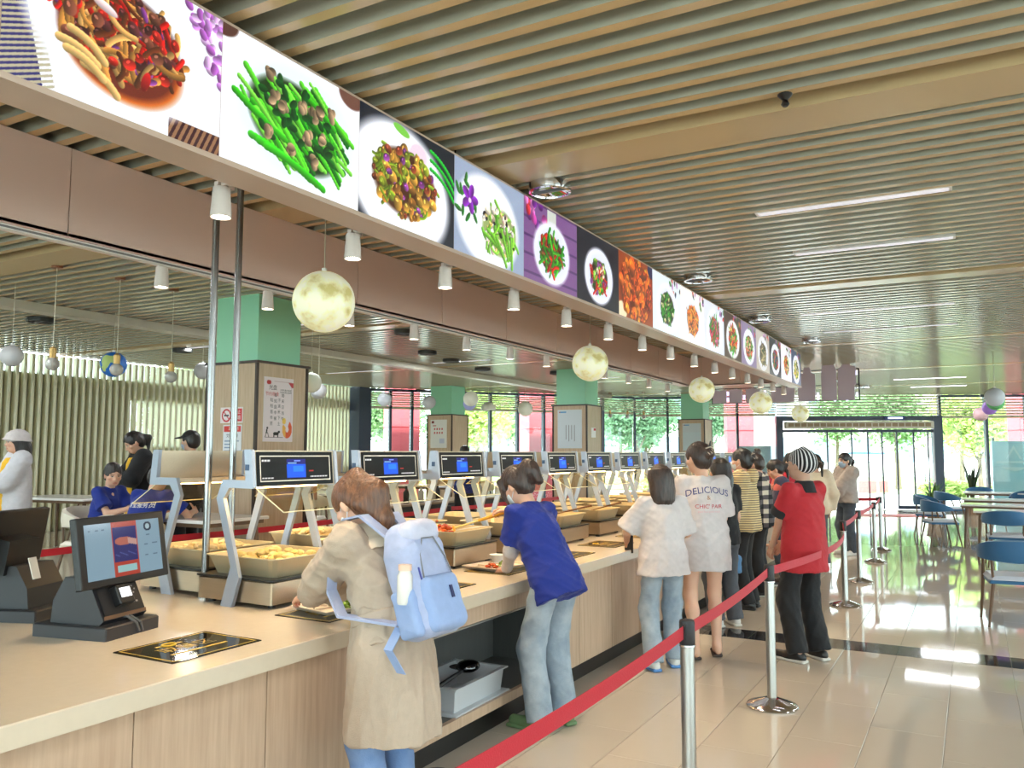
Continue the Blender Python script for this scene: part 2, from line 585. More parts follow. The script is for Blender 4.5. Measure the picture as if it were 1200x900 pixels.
# ---- right side wall (glazed, outside the frame) and the wall behind the camera
wr = MB().box(9.0, 9.2, -4.2, 31.1, 0, 0.5).box(9.0, 9.2, -4.2, 31.1, 3.0, CEIL)
for k in range(15):
    wr.box(9.0, 9.2, -4.2 + 2.4 * k, -4.2 + 2.4 * k + 0.5, 0.5, 3.0)
wro = struct('wall_right', wr, M_white)
MB().box(9.08, 9.09, -4.0, 31, 0.5, 3.0).build('pane', M_glass, wro)
wb = MB().box(-14.6, 9.2, -4.2, -4.0, 0, 0.6).box(-14.6, 9.2, -4.2, -4.0, 2.9, CEIL)
for k in range(9):
    wb.box(-14.6 + 2.98 * k, -14.6 + 2.98 * k + 0.7, -4.2, -4.0, 0.6, 2.9)
wbo = struct('wall_back', wb, M_white)
MB().box(-14.5, 9.1, -4.12, -4.11, 0.6, 2.9).build('pane', M_glass, wbo)

# ---- pillars: green shaft, wood cladding, dark trim
def pillar(x1, y0, w=0.75, clad=2.59):
    x0 = x1 - w; y1 = y0 + w
    b = MB().box(x0 + 0.055, x1 - 0.055, y0 + 0.055, y1 - 0.055, clad - 0.05, CEIL)
    c = struct('column', b, M_green)
    MB().box(x0, x1 - 0.02, y0, y0 + 0.02, 0, clad).build('cladding_panel', M_clad, c)
    MB().box(x1 - 0.02, x1, y0, y1, 0, clad).build('cladding_panel', M_clad, c)
    MB().box(x0, x0 + 0.02, y0 + 0.02, y1, 0, clad).build('cladding_panel', M_clad, c)
    MB().box(x0 + 0.02, x1 - 0.02, y1 - 0.02, y1, 0, clad).build('cladding_panel', M_clad, c)
    MB().box(x0 - 0.03, x1 + 0.03, y0 - 0.03, y1 + 0.03, clad, clad + 0.025).build('cap_trim', M_edge, c)
    for px, py in ((x0, y0), (x1, y0), (x1, y1), (x0, y1)):
        MB().box(px - 0.015, px + 0.015, py - 0.015, py + 0.015, 0, clad - 0.002).build('corner_trim', M_edge, c)
    return c
pillar(-6.63, 6.31)
pillar(-6.74, 15.17)
pillar(-6.65, 23.2)
pillar(-11.5, 17.5)

# ---- dusty pink beam over the counter, in panels
bm_ = struct('beam', MB().box(-4.58, -4.41, -3.9, 14.48, 2.86, CEIL - 0.003).box(-4.41, -2.66, 14.5, 14.62, 2.86, CEIL - 0.003), mat('beam_core', (190, 150, 140), 0.6))
ys = [-3.9] + [0.25 + 1.25 * k - 2.5 for k in range(14)] + [14.5]
ys = sorted(v for v in ys if v <= 14.5)
for a, b in zip(ys[:-1], ys[1:]):
    if b - a > 0.05:
        MB().box(-4.415, -4.39, a + 0.003, b - 0.003, 2.84, CEIL - 0.004).build('beam_panel', M_pink, bm_)
MB().box(-4.58, -4.39, -3.9, 14.5, 2.835, 2.858).build('soffit_panel', M_pink, bm_)
for a, b in ((-4.39, -3.5), (-3.497, -2.66)):
    MB().box(a, b, 14.475, 14.5, 2.84, CEIL - 0.004).build('beam_panel', M_pink, bm_)
MB().box(-4.39, -2.66, 14.475, 14.62, 2.835, 2.86).build('soffit_panel', M_pink, bm_)
# thin lengthwise box beam over the far dining side
struct('beam', MB().box(-9.55, -9.34, -3.9, 22.9, CEIL - 0.10, CEIL - 0.001), mat('pale_beam', (206, 202, 186), 0.45))
# ================================================================ COUNTER AND SERVING UNITS
XC = -3.64          # centre line of the island
M_top = mat('worktop_cream_quartz', (220, 204, 180), 0.16, var=0.03, scale=30, spec=0.5)
M_panel = mat('counter_wood_laminate', (204, 176, 150), 0.4, var=0.08, scale=5, stretch=(9, 9, 0.6), rgb2=(186, 156, 130))
M_kick = mat('kick_black', (22, 20, 20), 0.35)
M_alc = mat('alcove_dark_grey', (92, 92, 90), 0.45, var=0.12, scale=4, stretch=(10, 10, 1))
base = thing('serving_counter', 'long light wood counter base with black kick strip and an open grey shelf', 'counter', (0, 0, 0))
core = MB()
core.box(-4.78, -2.53, -1.0, 3.42, 0.12, 0.775).box(-4.78, -2.53, 5.2, 13.4, 0.12, 0.775)
core.box(-4.78, -3.05, 3.42, 5.2, 0.12, 0.775).box(-3.05, -2.53, 3.42, 5.2, 0.12, 0.185).box(-3.05, -2.53, 3.42, 5.2, 0.685, 0.775)
core.build('carcass', M_alc, base)
y = -1.13
while y < 13.4:
    a, b = max(y, -1.0) + 0.002, min(y + 0.6, 13.4) - 0.002
    if b - a > 0.05:
        for c, d in (((a, min(b, 3.42)), 0), ((max(a, 5.2), b), 0)):
            if c[1] - c[0] > 0.03:
                MB().box(-2.53, -2.5, c[0], c[1], 0.135, 0.772).build('front_panel', M_panel, base)
    y += 0.6012
MB().box(-2.53, -2.5, 3.42, 5.2, 0.135, 0.19).build('shelf_fascia', M_panel, base)
MB().box(-2.53, -2.5, 3.42, 5.2, 0.67, 0.772).build('front_panel', M_panel, base)
MB().box(-2.6, -2.495, 3.42, 5.2, 0.66, 0.668).build('ledge_trim', M_steel, base)
MB().box(-4.72, -2.56, -1.0, 13.4, 0.0, 0.12).build('kick_strip', M_kick, base)
wt = MB().rbox(-4.83, -2.45, -1.02, 13.45, 0.776, 0.85, 0.004).build('worktop', M_top)
tag(wt, 'long cream quartz worktop with a pale edge running the length of the serving counter', 'worktop')

# black glass plates set in the worktop
M_plq = mat('plaque_black_glass', (14, 13, 12), 0.05, spec=0.6)
M_gold = mat('plaque_gold_print', (222, 178, 52), 0.35)
def plaque(y0, label, group=None, words=False):
    t = thing('counter_plaque', label, 'plaque', (-2.96, y0, 0.85), 0, group)
    MB().rbox(0, 0.345, 0, 0.44, 0, 0.004, 0.001).build('glass_plate', M_plq, t)
    g = MB()
    for a, b, c, d in ((0.014, 0.331, 0.014, 0.020), (0.014, 0.331, 0.420, 0.426), (0.014, 0.020, 0.014, 0.426), (0.325, 0.331, 0.014, 0.426)):
        g.box(a, b, c, d, 0.004, 0.0046)
    g.build('gold_border', M_gold, t)
    w = MB()
    # lines of text read by somebody standing at the counter: along +y, upwards is -x
    ring = [(0.085 + 0.022 * math.cos(q * PI / 8), 0.19 + 0.03 * math.sin(q * PI / 8), 0.0046) for q in range(16)]
    w.tube(ring, 0.004, 6, True)
    for s in (-1, 1):
        w.box(0.078, 0.092, 0.19 + s * 0.05 - 0.012, 0.19 + s * 0.05 + 0.012, 0.004, 0.0048)
    add_text(w, '取餐区', 0.085, (0.165, 0.215, 0.0047), (0, 1, 0), (-1, 0, 0))
    w.box(0.232, 0.246, 0.08, 0.35, 0.004, 0.0047)
    w.build('gold_lettering', M_gold, t)
    return t
plaque(2.115, 'black glass plaque with gold lettering beside the ordering terminal, nearest the camera')
for k, yy in enumerate((2.97, 3.82, 4.66, 5.6, 6.45, 7.3, 8.13, 8.96)):
    lab = {0: 'black glass plaque half under the beige tray of the coat-wearing diner',
           1: 'black glass plaque just beyond the backpack on the worktop',
           2: 'black glass plaque under the tray held by the blue-shirted diner',
           3: 'black glass plaque just past the blue-shirted diner at the worktop edge',
           4: 'black glass plaque with a yellow reflection beside the short-haired girl in white'}.get(k, 'black glass plaque on the far worktop behind the queue, %s from the camera' % ORD[k + 1])
    plaque(yy, lab, 'far black counter plaques' if k > 4 else None)

# two tall steel posts from the worktop to the ceiling
for yy, lab in ((3.134, 'tall polished steel pole rising from the counter, the left one of the pair'), (3.302, 'tall polished steel pole rising from the counter, the right one of the pair')):
    t = thing('steel_pole', lab, 'pole', (-3.64, yy, 0.85))
    MB().cyl((0, 0, 0.012), (0, 0, 2.498), 0.019, n=16).build('tube', mat('pole_steel', (150, 148, 148), .24, 1.0), t, True)
    MB().lathe([(0.034, 0), (0.034, 0.008), (0.021, 0.016)], n=20).build('floor_flange', M_chrome, t, True)

# ---- a weighing station: scale base, bent side plates, display head, lamp strip, glass guard
M_shell = mat('station_shell_silver', (176, 184, 200), 0.35, 0.35)
M_st2 = mat('station_steel', (206, 186, 160), 0.3, 0.9, var=0.06, scale=4, stretch=(2, 30, 30))
M_strip = emission_mat('station_lamp_strip', (255, 206, 128), 24.0)
M_disp = colour_attr_mat('station_display', 0.35, emit=1.3, spec=.15)
M_guard = glass_mat('guard_acrylic', (250, 246, 232), fixed=.05)
def display_img():
    im = np.zeros((40, 120, 3)); im[:] = (0.03, 0.035, 0.04)
    def R(x0, x1, y0, y1, c): im[int(y0 * 40):int(y1 * 40), int(x0 * 120):int(x1 * 120)] = c
    R(0.36, 0.64, 0.10, 0.93, (0.10, 0.10, 0.45)); R(0.365, 0.635, 0.34, 0.9, (0.10, 0.36, 0.92)); R(0.45, 0.6, 0.42, 0.66, (0.16, 0.5, 0.98))
    R(0.47, 0.56, 0.16, 0.22, (0.5, 0.6, 1)); R(0.38, 0.5, 0.27, 0.31, (0.5, 0.7, 0.9))
    R(0.02, 0.14, 0.14, 0.2, (0.85, 0.85, 0.85)); R(0.02, 0.18, 0.88, 0.93, (0.8, 0.8, 0.8)); R(0.7, 0.97, 0.86, 0.91, (0.85, 0.85, 0.85))
    R(0.69, 0.75, 0.62, 0.67, (0.7, 0.15, 0.12))
    for k in range(120):
        if (k * 7) % 5 == 0: im[:, k][im[:, k].sum(1) > 2.2] *= 0.4
    return im
def make_station(label, group):
    t = thing('weighing_station', label, 'food scale', (XC, 0, 0.85), 0, group)
    b = MB().rbox(0.04, 0.57, 0.035, 0.60, 0.022, 0.135, 0.006).build('scale_base', M_st2, t)
    MB().box(0.035, 0.575, 0.03, 0.605, 0.136, 0.146).build('weighing_platform', mat('platform_black', (30, 28, 26), 0.35), t)
    for px in (0.09, 0.52):
        for py in (0.09, 0.55):
            MB().lathe([(0.02, 0), (0.02, 0.012), (0.012, 0.022)], (px, py, 0), 12).build('foot', M_black, t)
    prof = [(.25, 0), (.33, 0), (.378, .15), (.251, .545), (.29, .600), (.455, .598), (.462, .604), (.442, .79), (.436, .797), (.392, .797), (.405, .640), (.24, .640), (.20, .544), (.316, .20)]
    for ya in (0.0, 0.62):
        MB().prism(prof, 'y', ya, ya + 0.022).build('side_plate', M_shell, t)
    h = MB().prism([(.30, .606), (.45, .606), (.434, .792), (.396, .792), (.402, .634), (.30, .634)], 'y', 0.023, 0.619).build('display_head', M_st2, t)
    # slanted screen face: from (.455,.604) up to (.436,.795)
    d = Vector((-.016, 0, .183)); up = d.normalized(); out = Vector((up.z, 0, -up.x))
    o = Vector((.4503, 0.035, .6075)) + out * 0.002
    f = MB(); L = 0.572
    for a0, a1, b0, b1 in ((0, L, 0, 0.186), ):
        f.add([o, o + Vector((0, L, 0)), o + Vector((0, L, 0)) + up * 0.178, o + up * 0.178], [(0, 1, 2, 3)])
    f.build('screen_glass', mat('screen_black_glass', (12, 12, 13), 0.3, spec=.2), h)
    br = MB()
    for (a0, b0, a1, b1) in ((0.022, 0.022, L - 0.022, 0.028), (0.022, 0.152, L - 0.022, 0.158), (0.022, 0.022, 0.028, 0.158), (L - 0.028, 0.022, L - 0.022, 0.158)):
        q = [o + Vector((0, a, 0)) + up * bb + out * 0.002 for a, bb in ((a0, b0), (a1, b0), (a1, b1), (a0, b1))]
        br.add(q, [(0, 1, 2, 3)])
    br.build('screen_border', mat('screen_border_white', (220, 216, 206), 0.4), h)
    oo = o + Vector((0, 0.03, 0)) + up * 0.03 + out * 0.0015
    grid_print('display', display_img(), tuple(oo), (0, L - 0.06, 0), tuple(up * 0.12), M_disp, h)
    MB().box(.36, .43, 0.06, 0.50, .598, .605).build('lamp_strip', M_strip, t)
    g = MB()
    g.add([(.452, .03, .598), (.452, .612, .598), (.64, .612, .488), (.64, .03, .488), (.456, .03, .592), (.456, .612, .592), (.644, .612, .482), (.644, .03, .482)],
          [(0, 1, 2, 3), (7, 6, 5, 4), (0, 4, 5, 1), (1, 5, 6, 2), (2, 6, 7, 3), (3, 7, 4, 0)])
    gg = g.build('glass_guard', M_guard, t)
    MB().tube([(.645, .03, .485), (.645, .612, .485)], 0.003, 6).tube([(.454, .03, .596), (.645, .03, .485)], 0.003, 6).tube([(.454, .612, .596), (.645, .612, .485)], 0.003, 6).build('guard_edge', mat('acrylic_edge', (236, 226, 190), 0.2), gg)
    for z in (.69,):
        MB().box(.404, .43, -0.003, 0.0, z, z + 0.03).build('lock', mat('lock_blue', (60, 84, 120), 0.3), t)
    return t
F_Y = [3.02 + 0.83 * k for k in range(13)]
R_Y = [3.12, 4.06, 5.0, 5.87, 6.75, 7.65, 8.58, 9.5, 10.4, 11.3]
F_LAB = ['front-row weighing station nearest the camera, with screen head and pan of pale chunks',
         'front-row weighing station behind the diner wearing a trench coat',
         'front-row weighing station under the heap of red stir-fry being served',
         'front-row weighing station screened by the head of the blue-shirted diner',
         'front-row weighing station just beyond the blue-shirted diner with a ladle in its pan',
         'front-row weighing station beside the short-haired girl, sixth from the camera',
         'front-row weighing station, seventh from the camera, its head left of the bob haircut',
         'front-row weighing station, eighth from the camera, its head above the bob haircut',
         'front-row weighing station, ninth from the camera, by the tall girl\'s face']
st0 = None
for k, yy in enumerate(F_Y):
    lab = F_LAB[k] if k < len(F_LAB) else 'far front-row weighing station hidden by the queue, %s from the camera' % ORD[k]
    if st0 is None:
        st0 = make_station(lab, 'front row of weighing stations'); st0.location = (XC, yy, 0.85)
    else:
        dup(st0, (XC, yy, 0.85), 0, lab, 'front row of weighing stations' if k < len(F_LAB) else 'far front-row weighing stations')
R_LAB = ['rear-row weighing station facing away, leftmost, seen left of the steel poles',
         'rear-row weighing station facing away, its brown back above the nearest display',
         'rear-row weighing station facing away, behind the coat-wearing diner\'s head',
         'rear-row weighing station facing away, fourth from the camera',
         'rear-row weighing station facing away, fifth from the camera beside the red pillar view',
         'rear-row weighing station facing away, sixth from the camera',
         'rear-row weighing station facing away, seventh from the camera']
for k, yy in enumerate(R_Y):
    dup(st0, (XC - 0.0, yy + 0.642, 0.85), PI, R_LAB[k] if k < len(R_LAB) else 'distant rear-row weighing station facing away, %s from the camera' % ORD[k], 'rear row of weighing stations' if k < len(R_LAB) else 'distant rear-row weighing stations')

# ---- food pans and what is in them
M_pan = mat('food_pan_steel', (226, 208, 170), 0.42, 0.6, var=0.05, scale=5)
def pan_mesh():
    b = MB()
    def ring(x0, x1, y0, y1, z, r):
        pts = []
        for (cx, cy, a0) in ((x1 - r, y1 - r, 0), (x0 + r, y1 - r, 90), (x0 + r, y0 + r, 180), (x1 - r, y0 + r, 270)):
            for q in range(4):
                a = math.radians(a0 + 30 * q); pts.append((cx + r * math.cos(a), cy + r * math.sin(a), z))
        return pts
    rings = [ring(.045, .485, .045, .485, 0.0, .04), ring(.012, .518, .012, .518, .09, .05), ring(0, .53, 0, .53, .094, .055), ring(0, .53, 0, .53, .099, .055),
             ring(.016, .514, .016, .514, .097, .05), ring(.05, .48, .05, .48, .006, .04)]
    n = 16; vs = [p for r in rings for p in r]; fs = [tuple(range(n - 1, -1, -1)), tuple(range(5 * n, 6 * n))]
    for i in range(5):
        for k in range(n):
            fs.append((i * n + k, i * n + (k + 1) % n, (i + 1) * n + (k + 1) % n, (i + 1) * n + k))
    b.add(vs, fs)
    return b.mesh('food_pan', M_pan)
pan_me = pan_mesh()
def lumps(n, box, zb, zt, size, seed, flat=0.7, elong=1.6, heap=None):
    """n irregular lumps lying in a pan as one mesh"""
    rng = random.Random(seed); b = MB()
    x0, x1, y0, y1 = box
    for i in range(n):
        if heap:
            a = rng.uniform(0, 2 * PI); rr = heap[2] * math.sqrt(rng.random())
            x, y = heap[0] + rr * math.cos(a), heap[1] + rr * math.sin(a)
            top = zb + (zt - zb) * max(0, 1 - (rr / heap[2]) ** 1.4)
            z = rng.uniform(zb, top)
        else:
            x, y = rng.uniform(x0, x1), rng.uniform(y0, y1)
            z = rng.uniform(zb, zt) - 0.25 * (zt - zb) * (abs(2 * (x - x0) / (x1 - x0) - 1) ** 2 + abs(2 * (y - y0) / (y1 - y0) - 1) ** 2)
        s = size * rng.uniform(0.6, 1.3)
        o = len(b.v)
        b.ball((0, 0, 0), s, 7, 5, (1, 1, 1))
        R = Matrix.Rotation(rng.uniform(0, 2 * PI), 3, 'Z') @ Matrix.Rotation(rng.uniform(-.6, .6), 3, 'X')
        e = rng.uniform(1, elong)
        for q in range(o, len(b.v)):
            p = Vector(b.v[q]); p = Vector((p.x * e, p.y * rng.uniform(.8, 1.1), p.z * flat))
            p = R @ p
            b.v[q] = (x + p.x, y + p.y, z + p.z)
    return b
M_cab = mat('food_pale_chunks', (236, 220, 168), 0.4, var=0.2, scale=20, rgb2=(222, 196, 120), sss=0.1)
M_rice = mat('food_steamed_pale', (240, 222, 178), 0.5, var=0.15, scale=20, rgb2=(226, 198, 140))
M_redfood = mat('food_red_stirfry', (206, 92, 34), 0.25, var=0.5, scale=25, rgb2=(150, 40, 18), coat=0.5)
M_greenfood = mat('food_green_leaf', (128, 160, 48), 0.35, var=0.5, scale=30, rgb2=(84, 120, 28), coat=0.3)
M_paper = mat('paper_white', (238, 236, 230), 0.6)
def stuffthing(name, mb, m, label, cat, loc, rz=0):
    o = mb.build(name, m, None, True); o.location = loc; o.rotation_euler = (0, 0, rz)
    return tag(o, label, cat, kind='stuff')
def pan(yy, front, label, group=None):
    o = link('food_pan', pan_me)
    if front: o.location = (XC + 0.04, yy + 0.055, 0.9965)
    else: o.location = (XC - 0.04 - 0.53, yy + 0.055, 0.9965)
    return tag(o, label, 'food pan', group)
F_PAN = ['steel pan of pale cut vegetables on the nearest front-row scale',
         'steel pan hidden in front of the trench coat diner on the second front scale',
         'steel pan heaped with red stir-fry that the blue-shirted diner is serving from',
         'steel pan just behind the blue-shirted diner\'s outstretched arm',
         'nearly empty steel pan with a brown ladle handle over its rim',
         'empty steel pan with white lining nearest the short-haired girl']
for k, yy in enumerate(F_Y):
    pan(yy, True, F_PAN[k] if k < 6 else 'empty steel pan on the %s front-row scale from the camera' % ORD[k], None if k < 6 else 'far empty front-row pans')
for k, yy in enumerate(R_Y):
    lab = {0: 'steel pan of pale steamed food on the leftmost rear scale, left of the poles', 1: 'steel pan of yellowish-white food on the rear scale seen through the nearest station',
           2: 'steel pan on the third rear scale behind the trench coat diner', 3: 'steel pan on the fourth rear scale behind the red stir-fry'}.get(k, 'steel pan on the %s rear-row scale from the camera' % ORD[k])
    pan(yy, False, lab, None if k < 4 else 'far rear-row pans')
bx = (.08, .45, .08, .45)
stuffthing('cut_vegetables', lumps(90, bx, .035, .10, .028, 1), M_cab, 'pale yellow cut vegetables filling the nearest front-row pan', 'food', (XC + 0.04, F_Y[0] + .055, .997))
stuffthing('red_stir_fry', lumps(130, bx, .02, .15, .020, 2, heap=(.24, .20, .17)), M_redfood, 'heap of glossy red-orange stir-fry in the third front pan', 'food', (XC + 0.04, F_Y[2] + .055, .997))
stuffthing('steamed_food', lumps(110, bx, .05, .105, .026, 3), M_rice, 'pale steamed food filling the leftmost rear pan', 'food', (XC - .57, R_Y[0] + .055, .997))
stuffthing('steamed_food', lumps(110, bx, .05, .105, .026, 4), M_rice, 'yellowish steamed food in the rear pan seen through the nearest station', 'food', (XC - .57, R_Y[1] + .055, .997))
stuffthing('braised_food', lumps(70, bx, .02, .07, .026, 5), M_redfood, 'reddish food low in the second front pan behind the trench coat', 'food', (XC + 0.04, F_Y[1] + .055, .997))
stuffthing('pale_sauce_food', lumps(60, bx, .01, .04, .03, 6), M_cab, 'thin layer of pale food in the fifth front pan', 'food', (XC + 0.04, F_Y[4] + .055, .997))
# white scoop lying in the red stir-fry, ladles
sc = MB().add([(.30, .30, .07), (.46, .28, .10), (.47, .47, .10), (.33, .46, .08), (.30, .30, .075), (.46, .28, .105), (.47, .47, .105), (.33, .46, .085)],
              [(3, 2, 1, 0), (4, 5, 6, 7), (0, 1, 5, 4), (1, 2, 6, 5), (2, 3, 7, 6), (3, 0, 4, 7)]).build('food_liner', M_paper)
sc.location = (XC + 0.04, F_Y[2] + .055, .997); tag(sc, 'white liner sheet standing in the pan of red stir-fry', 'liner')
M_hand = mat('ladle_handle_brown', (104, 66, 34), 0.4)
def ladle(p0, p1, label, m=M_hand):
    t = thing('ladle', label, 'ladle', p0)
    d = Vector(p1) - Vector(p0)
    MB().tube([(0, 0, 0), d * 0.5, d], [0.006, 0.006, 0.01], 8).build('handle', m, t, True)
    MB().ball((0, 0, 0), 0.035, 12, 8, (1, 1, .5)).build('bowl', M_steel, t, True)
ladle((XC + .25, F_Y[4] + .30, 1.06), (XC + .62, F_Y[4] + .56, 1.16), 'brown-handled ladle resting on the fifth front pan')
ladle((XC + .3, F_Y[5] + .35, 1.06), (XC + .60, F_Y[5] + .50, 1.15), 'brown-handled ladle resting on the sixth front pan')

# ---- diners' trays
M_tray = mat('tray_beige_melamine', (228, 206, 182), 0.3)
def tray(loc, rz, label):
    t = thing('meal_tray', label, 'tray', loc, rz)
    b = MB()
    L, W = .41, .29
    def rr(sx, sy, z): return [(-L * sx, -W * sy, z), (L * sx, -W * sy, z), (L * sx, W * sy, z), (-L * sx, W * sy, z)]
    vs = rr(.44, .42, 0) + rr(.5, .5, .018) + rr(.5, .5, .022) + rr(.475, .465, .022) + rr(.44, .42, .006)
    fs = [(3, 2, 1, 0)] + [(4 * i + k, 4 * i + (k + 1) % 4, 4 * i + 4 + (k + 1) % 4, 4 * i + 4 + k) for i in range(4) for k in range(4)] + [(16, 17, 18, 19)]
    b.add(vs, fs).build('tray_body', M_tray, t)
    b = MB()
    for x in (-.06, .07): b.box(x - .004, x + .004, -.12, .12, .005, .016)
    b.box(-.175, -.06, -.004, .004, .005, .016)
    b.build('divider', M_tray, t)
    return t
tray((-2.80, 3.27, .856), PI / 2 - .2, 'beige compartment tray with greens and orange food held by the trench coat diner')
c0 = (-2.80, 3.27, .862)
stuffthing('green_salad', lumps(34, (-.06, .06, -.08, .04), .01, .045, .016, 11), M_greenfood, 'green vegetables on the trench coat diner\'s tray', 'food', c0, PI / 2 - .2)
stuffthing('orange_stir_fry', lumps(30, (.02, .12, -.02, .10), .012, .05, .015, 12), M_redfood, 'orange stir-fry on the trench coat diner\'s tray', 'food', c0, PI / 2 - .2)
tray((-2.86, 4.93, .856), PI / 2 - .15, 'beige compartment tray with a white bowl held by the blue-shirted diner')
c1 = (-2.86, 4.93, .862)
stuffthing('green_salad', lumps(22, (-.05, .04, -.10, -.03), .01, .04, .014, 13), M_greenfood, 'small heap of greens on the blue-shirted diner\'s tray', 'food', c1, PI / 2 - .15)
stuffthing('orange_stir_fry', lumps(14, (-.16, -.08, -.08, -.02), .01, .03, .012, 14), M_redfood, 'small orange portion on the blue-shirted diner\'s tray', 'food', c1, PI / 2 - .15)
bw = MB().lathe([(.03, 0), (.055, .055), (.057, .057), (.052, .055), (.028, .006), (.0001, .006)], n=22).build('rice_bowl', M_paper, None, True)
bw.location = (-2.93, 5.05, .868); tag(bw, 'small white paper bowl on the blue-shirted diner\'s tray', 'bowl')

# ---- grey tub of dishes in the open shelf of the counter
tub = thing('storage_tub', 'translucent grey plastic tub of utensils standing in the open counter shelf', 'tub', (-2.72, 4.20, 0.185), 0.02)
M_tub = mat('tub_grey_plastic', (196, 200, 204), 0.35)
def open_box(L, W, H, t=.008, flare=.015):
    b = MB()
    def r4(x, y, z): return [(-x, -y, z), (x, -y, z), (x, y, z), (-x, y, z)]
    vs = r4(W / 2 - flare, L / 2 - flare, 0) + r4(W / 2, L / 2, H) + r4(W / 2 + .02, L / 2 + .02, H) + r4(W / 2 + .02, L / 2 + .02, H + .008) + r4(W / 2 - t, L / 2 - t, H + .008) + r4(W / 2 - flare - t, L / 2 - flare - t, t)
    fs = [(3, 2, 1, 0)] + [(4 * i + k, 4 * i + (k + 1) % 4, 4 * i + 4 + (k + 1) % 4, 4 * i + 4 + k) for i in range(5) for k in range(4)] + [(20, 21, 22, 23)]
    return b.add(vs, fs)
open_box(.56, .34, .14).build('tub_body', M_tub, tub)
MB().rbox(-.20, .20, -.31, .31, -.0005, .012, .004).build('lid_underneath', M_tub, tub)
lad = thing('serving_ladle', 'black serving ladle with a shiny bowl lying in the grey tub', 'ladle', (-2.66, 4.10, .335), .1)
MB().tube([(0, -.25, .0), (0, -.02, .015), (0, .1, .02)], [.014, .012, .010], 8).build('handle', M_black, lad, True)
MB().ball((0, .17, .03), .07, 16, 10, (1, 1.2, .5)).build('bowl', mat('ladle_dark_steel', (90, 90, 92), .15, 1.0), lad, True)
pl = MB().lathe([(.02, 0), (.07, .012), (.072, .014), (.02, .004), (.0001, .004)], n=20).build('saucer', mat('dark_bowl', (60, 60, 62), .2), None, True)
pl.location = (-2.72, 4.26, .345); tag(pl, 'dark round dish lying on the utensils in the tub', 'dish')

# ---- two ordering terminals
M_term = mat('terminal_charcoal', (44, 44, 48), 0.45)
M_termface = mat('terminal_fascia_dark', (30, 30, 33), 0.35)  # plain fascia plastic, darker and smoother than the terminal body
M_print = colour_attr_mat('flat_print', 0.5)
M_lcd = colour_attr_mat('terminal_lcd', 0.1, emit=0.85)
def term_img():
    W, H = 160, 90
    im = np.zeros((H, W, 3)); im[:] = (.55, .67, .74)
    im[:, 54:108] = (.72, .26, .20); im[9:66, 56:106] = (.16, .17, .44)
    yy, xx = np.mgrid[0:H, 0:W]
    hand = ((xx - 78) / 19.) ** 2 + ((yy - 32) / 7.) ** 2 < 1
    im[hand] = (.74, .42, .36)
    arm = (abs((yy - 32) - (xx - 88) * .22) < 5) & (xx > 86) & (xx < 106); im[arm] = (.80, .62, .58)
    st = (abs(yy - 50 - (xx % 17) * .4) < 1) & (xx > 58) & (xx < 104); im[st] = (.3, .32, .62)
    btn = (abs(xx - 81) < 21) & (abs(yy - 77) < 6); im[btn] = (.62, .80, .80)
    av = ((xx - 132) / 9.) ** 2 + ((yy - 12) / 8.) ** 2 < 1; im[av] = (.12, .18, .28)
    av2 = ((xx - 132) / 4.5) ** 2 + ((yy - 12) / 5.) ** 2 < 1; im[av2] = (.68, .78, .82)
    for (a, b, c) in ((122, 130, 42), (140, 152, 41), (122, 129, 60), (140, 150, 60), (128, 136, 26), (8, 12, 10), (22, 28, 10), (34, 40, 10)):
        im[c:c + 2, a:b] = (.38, .48, .55)
    return im
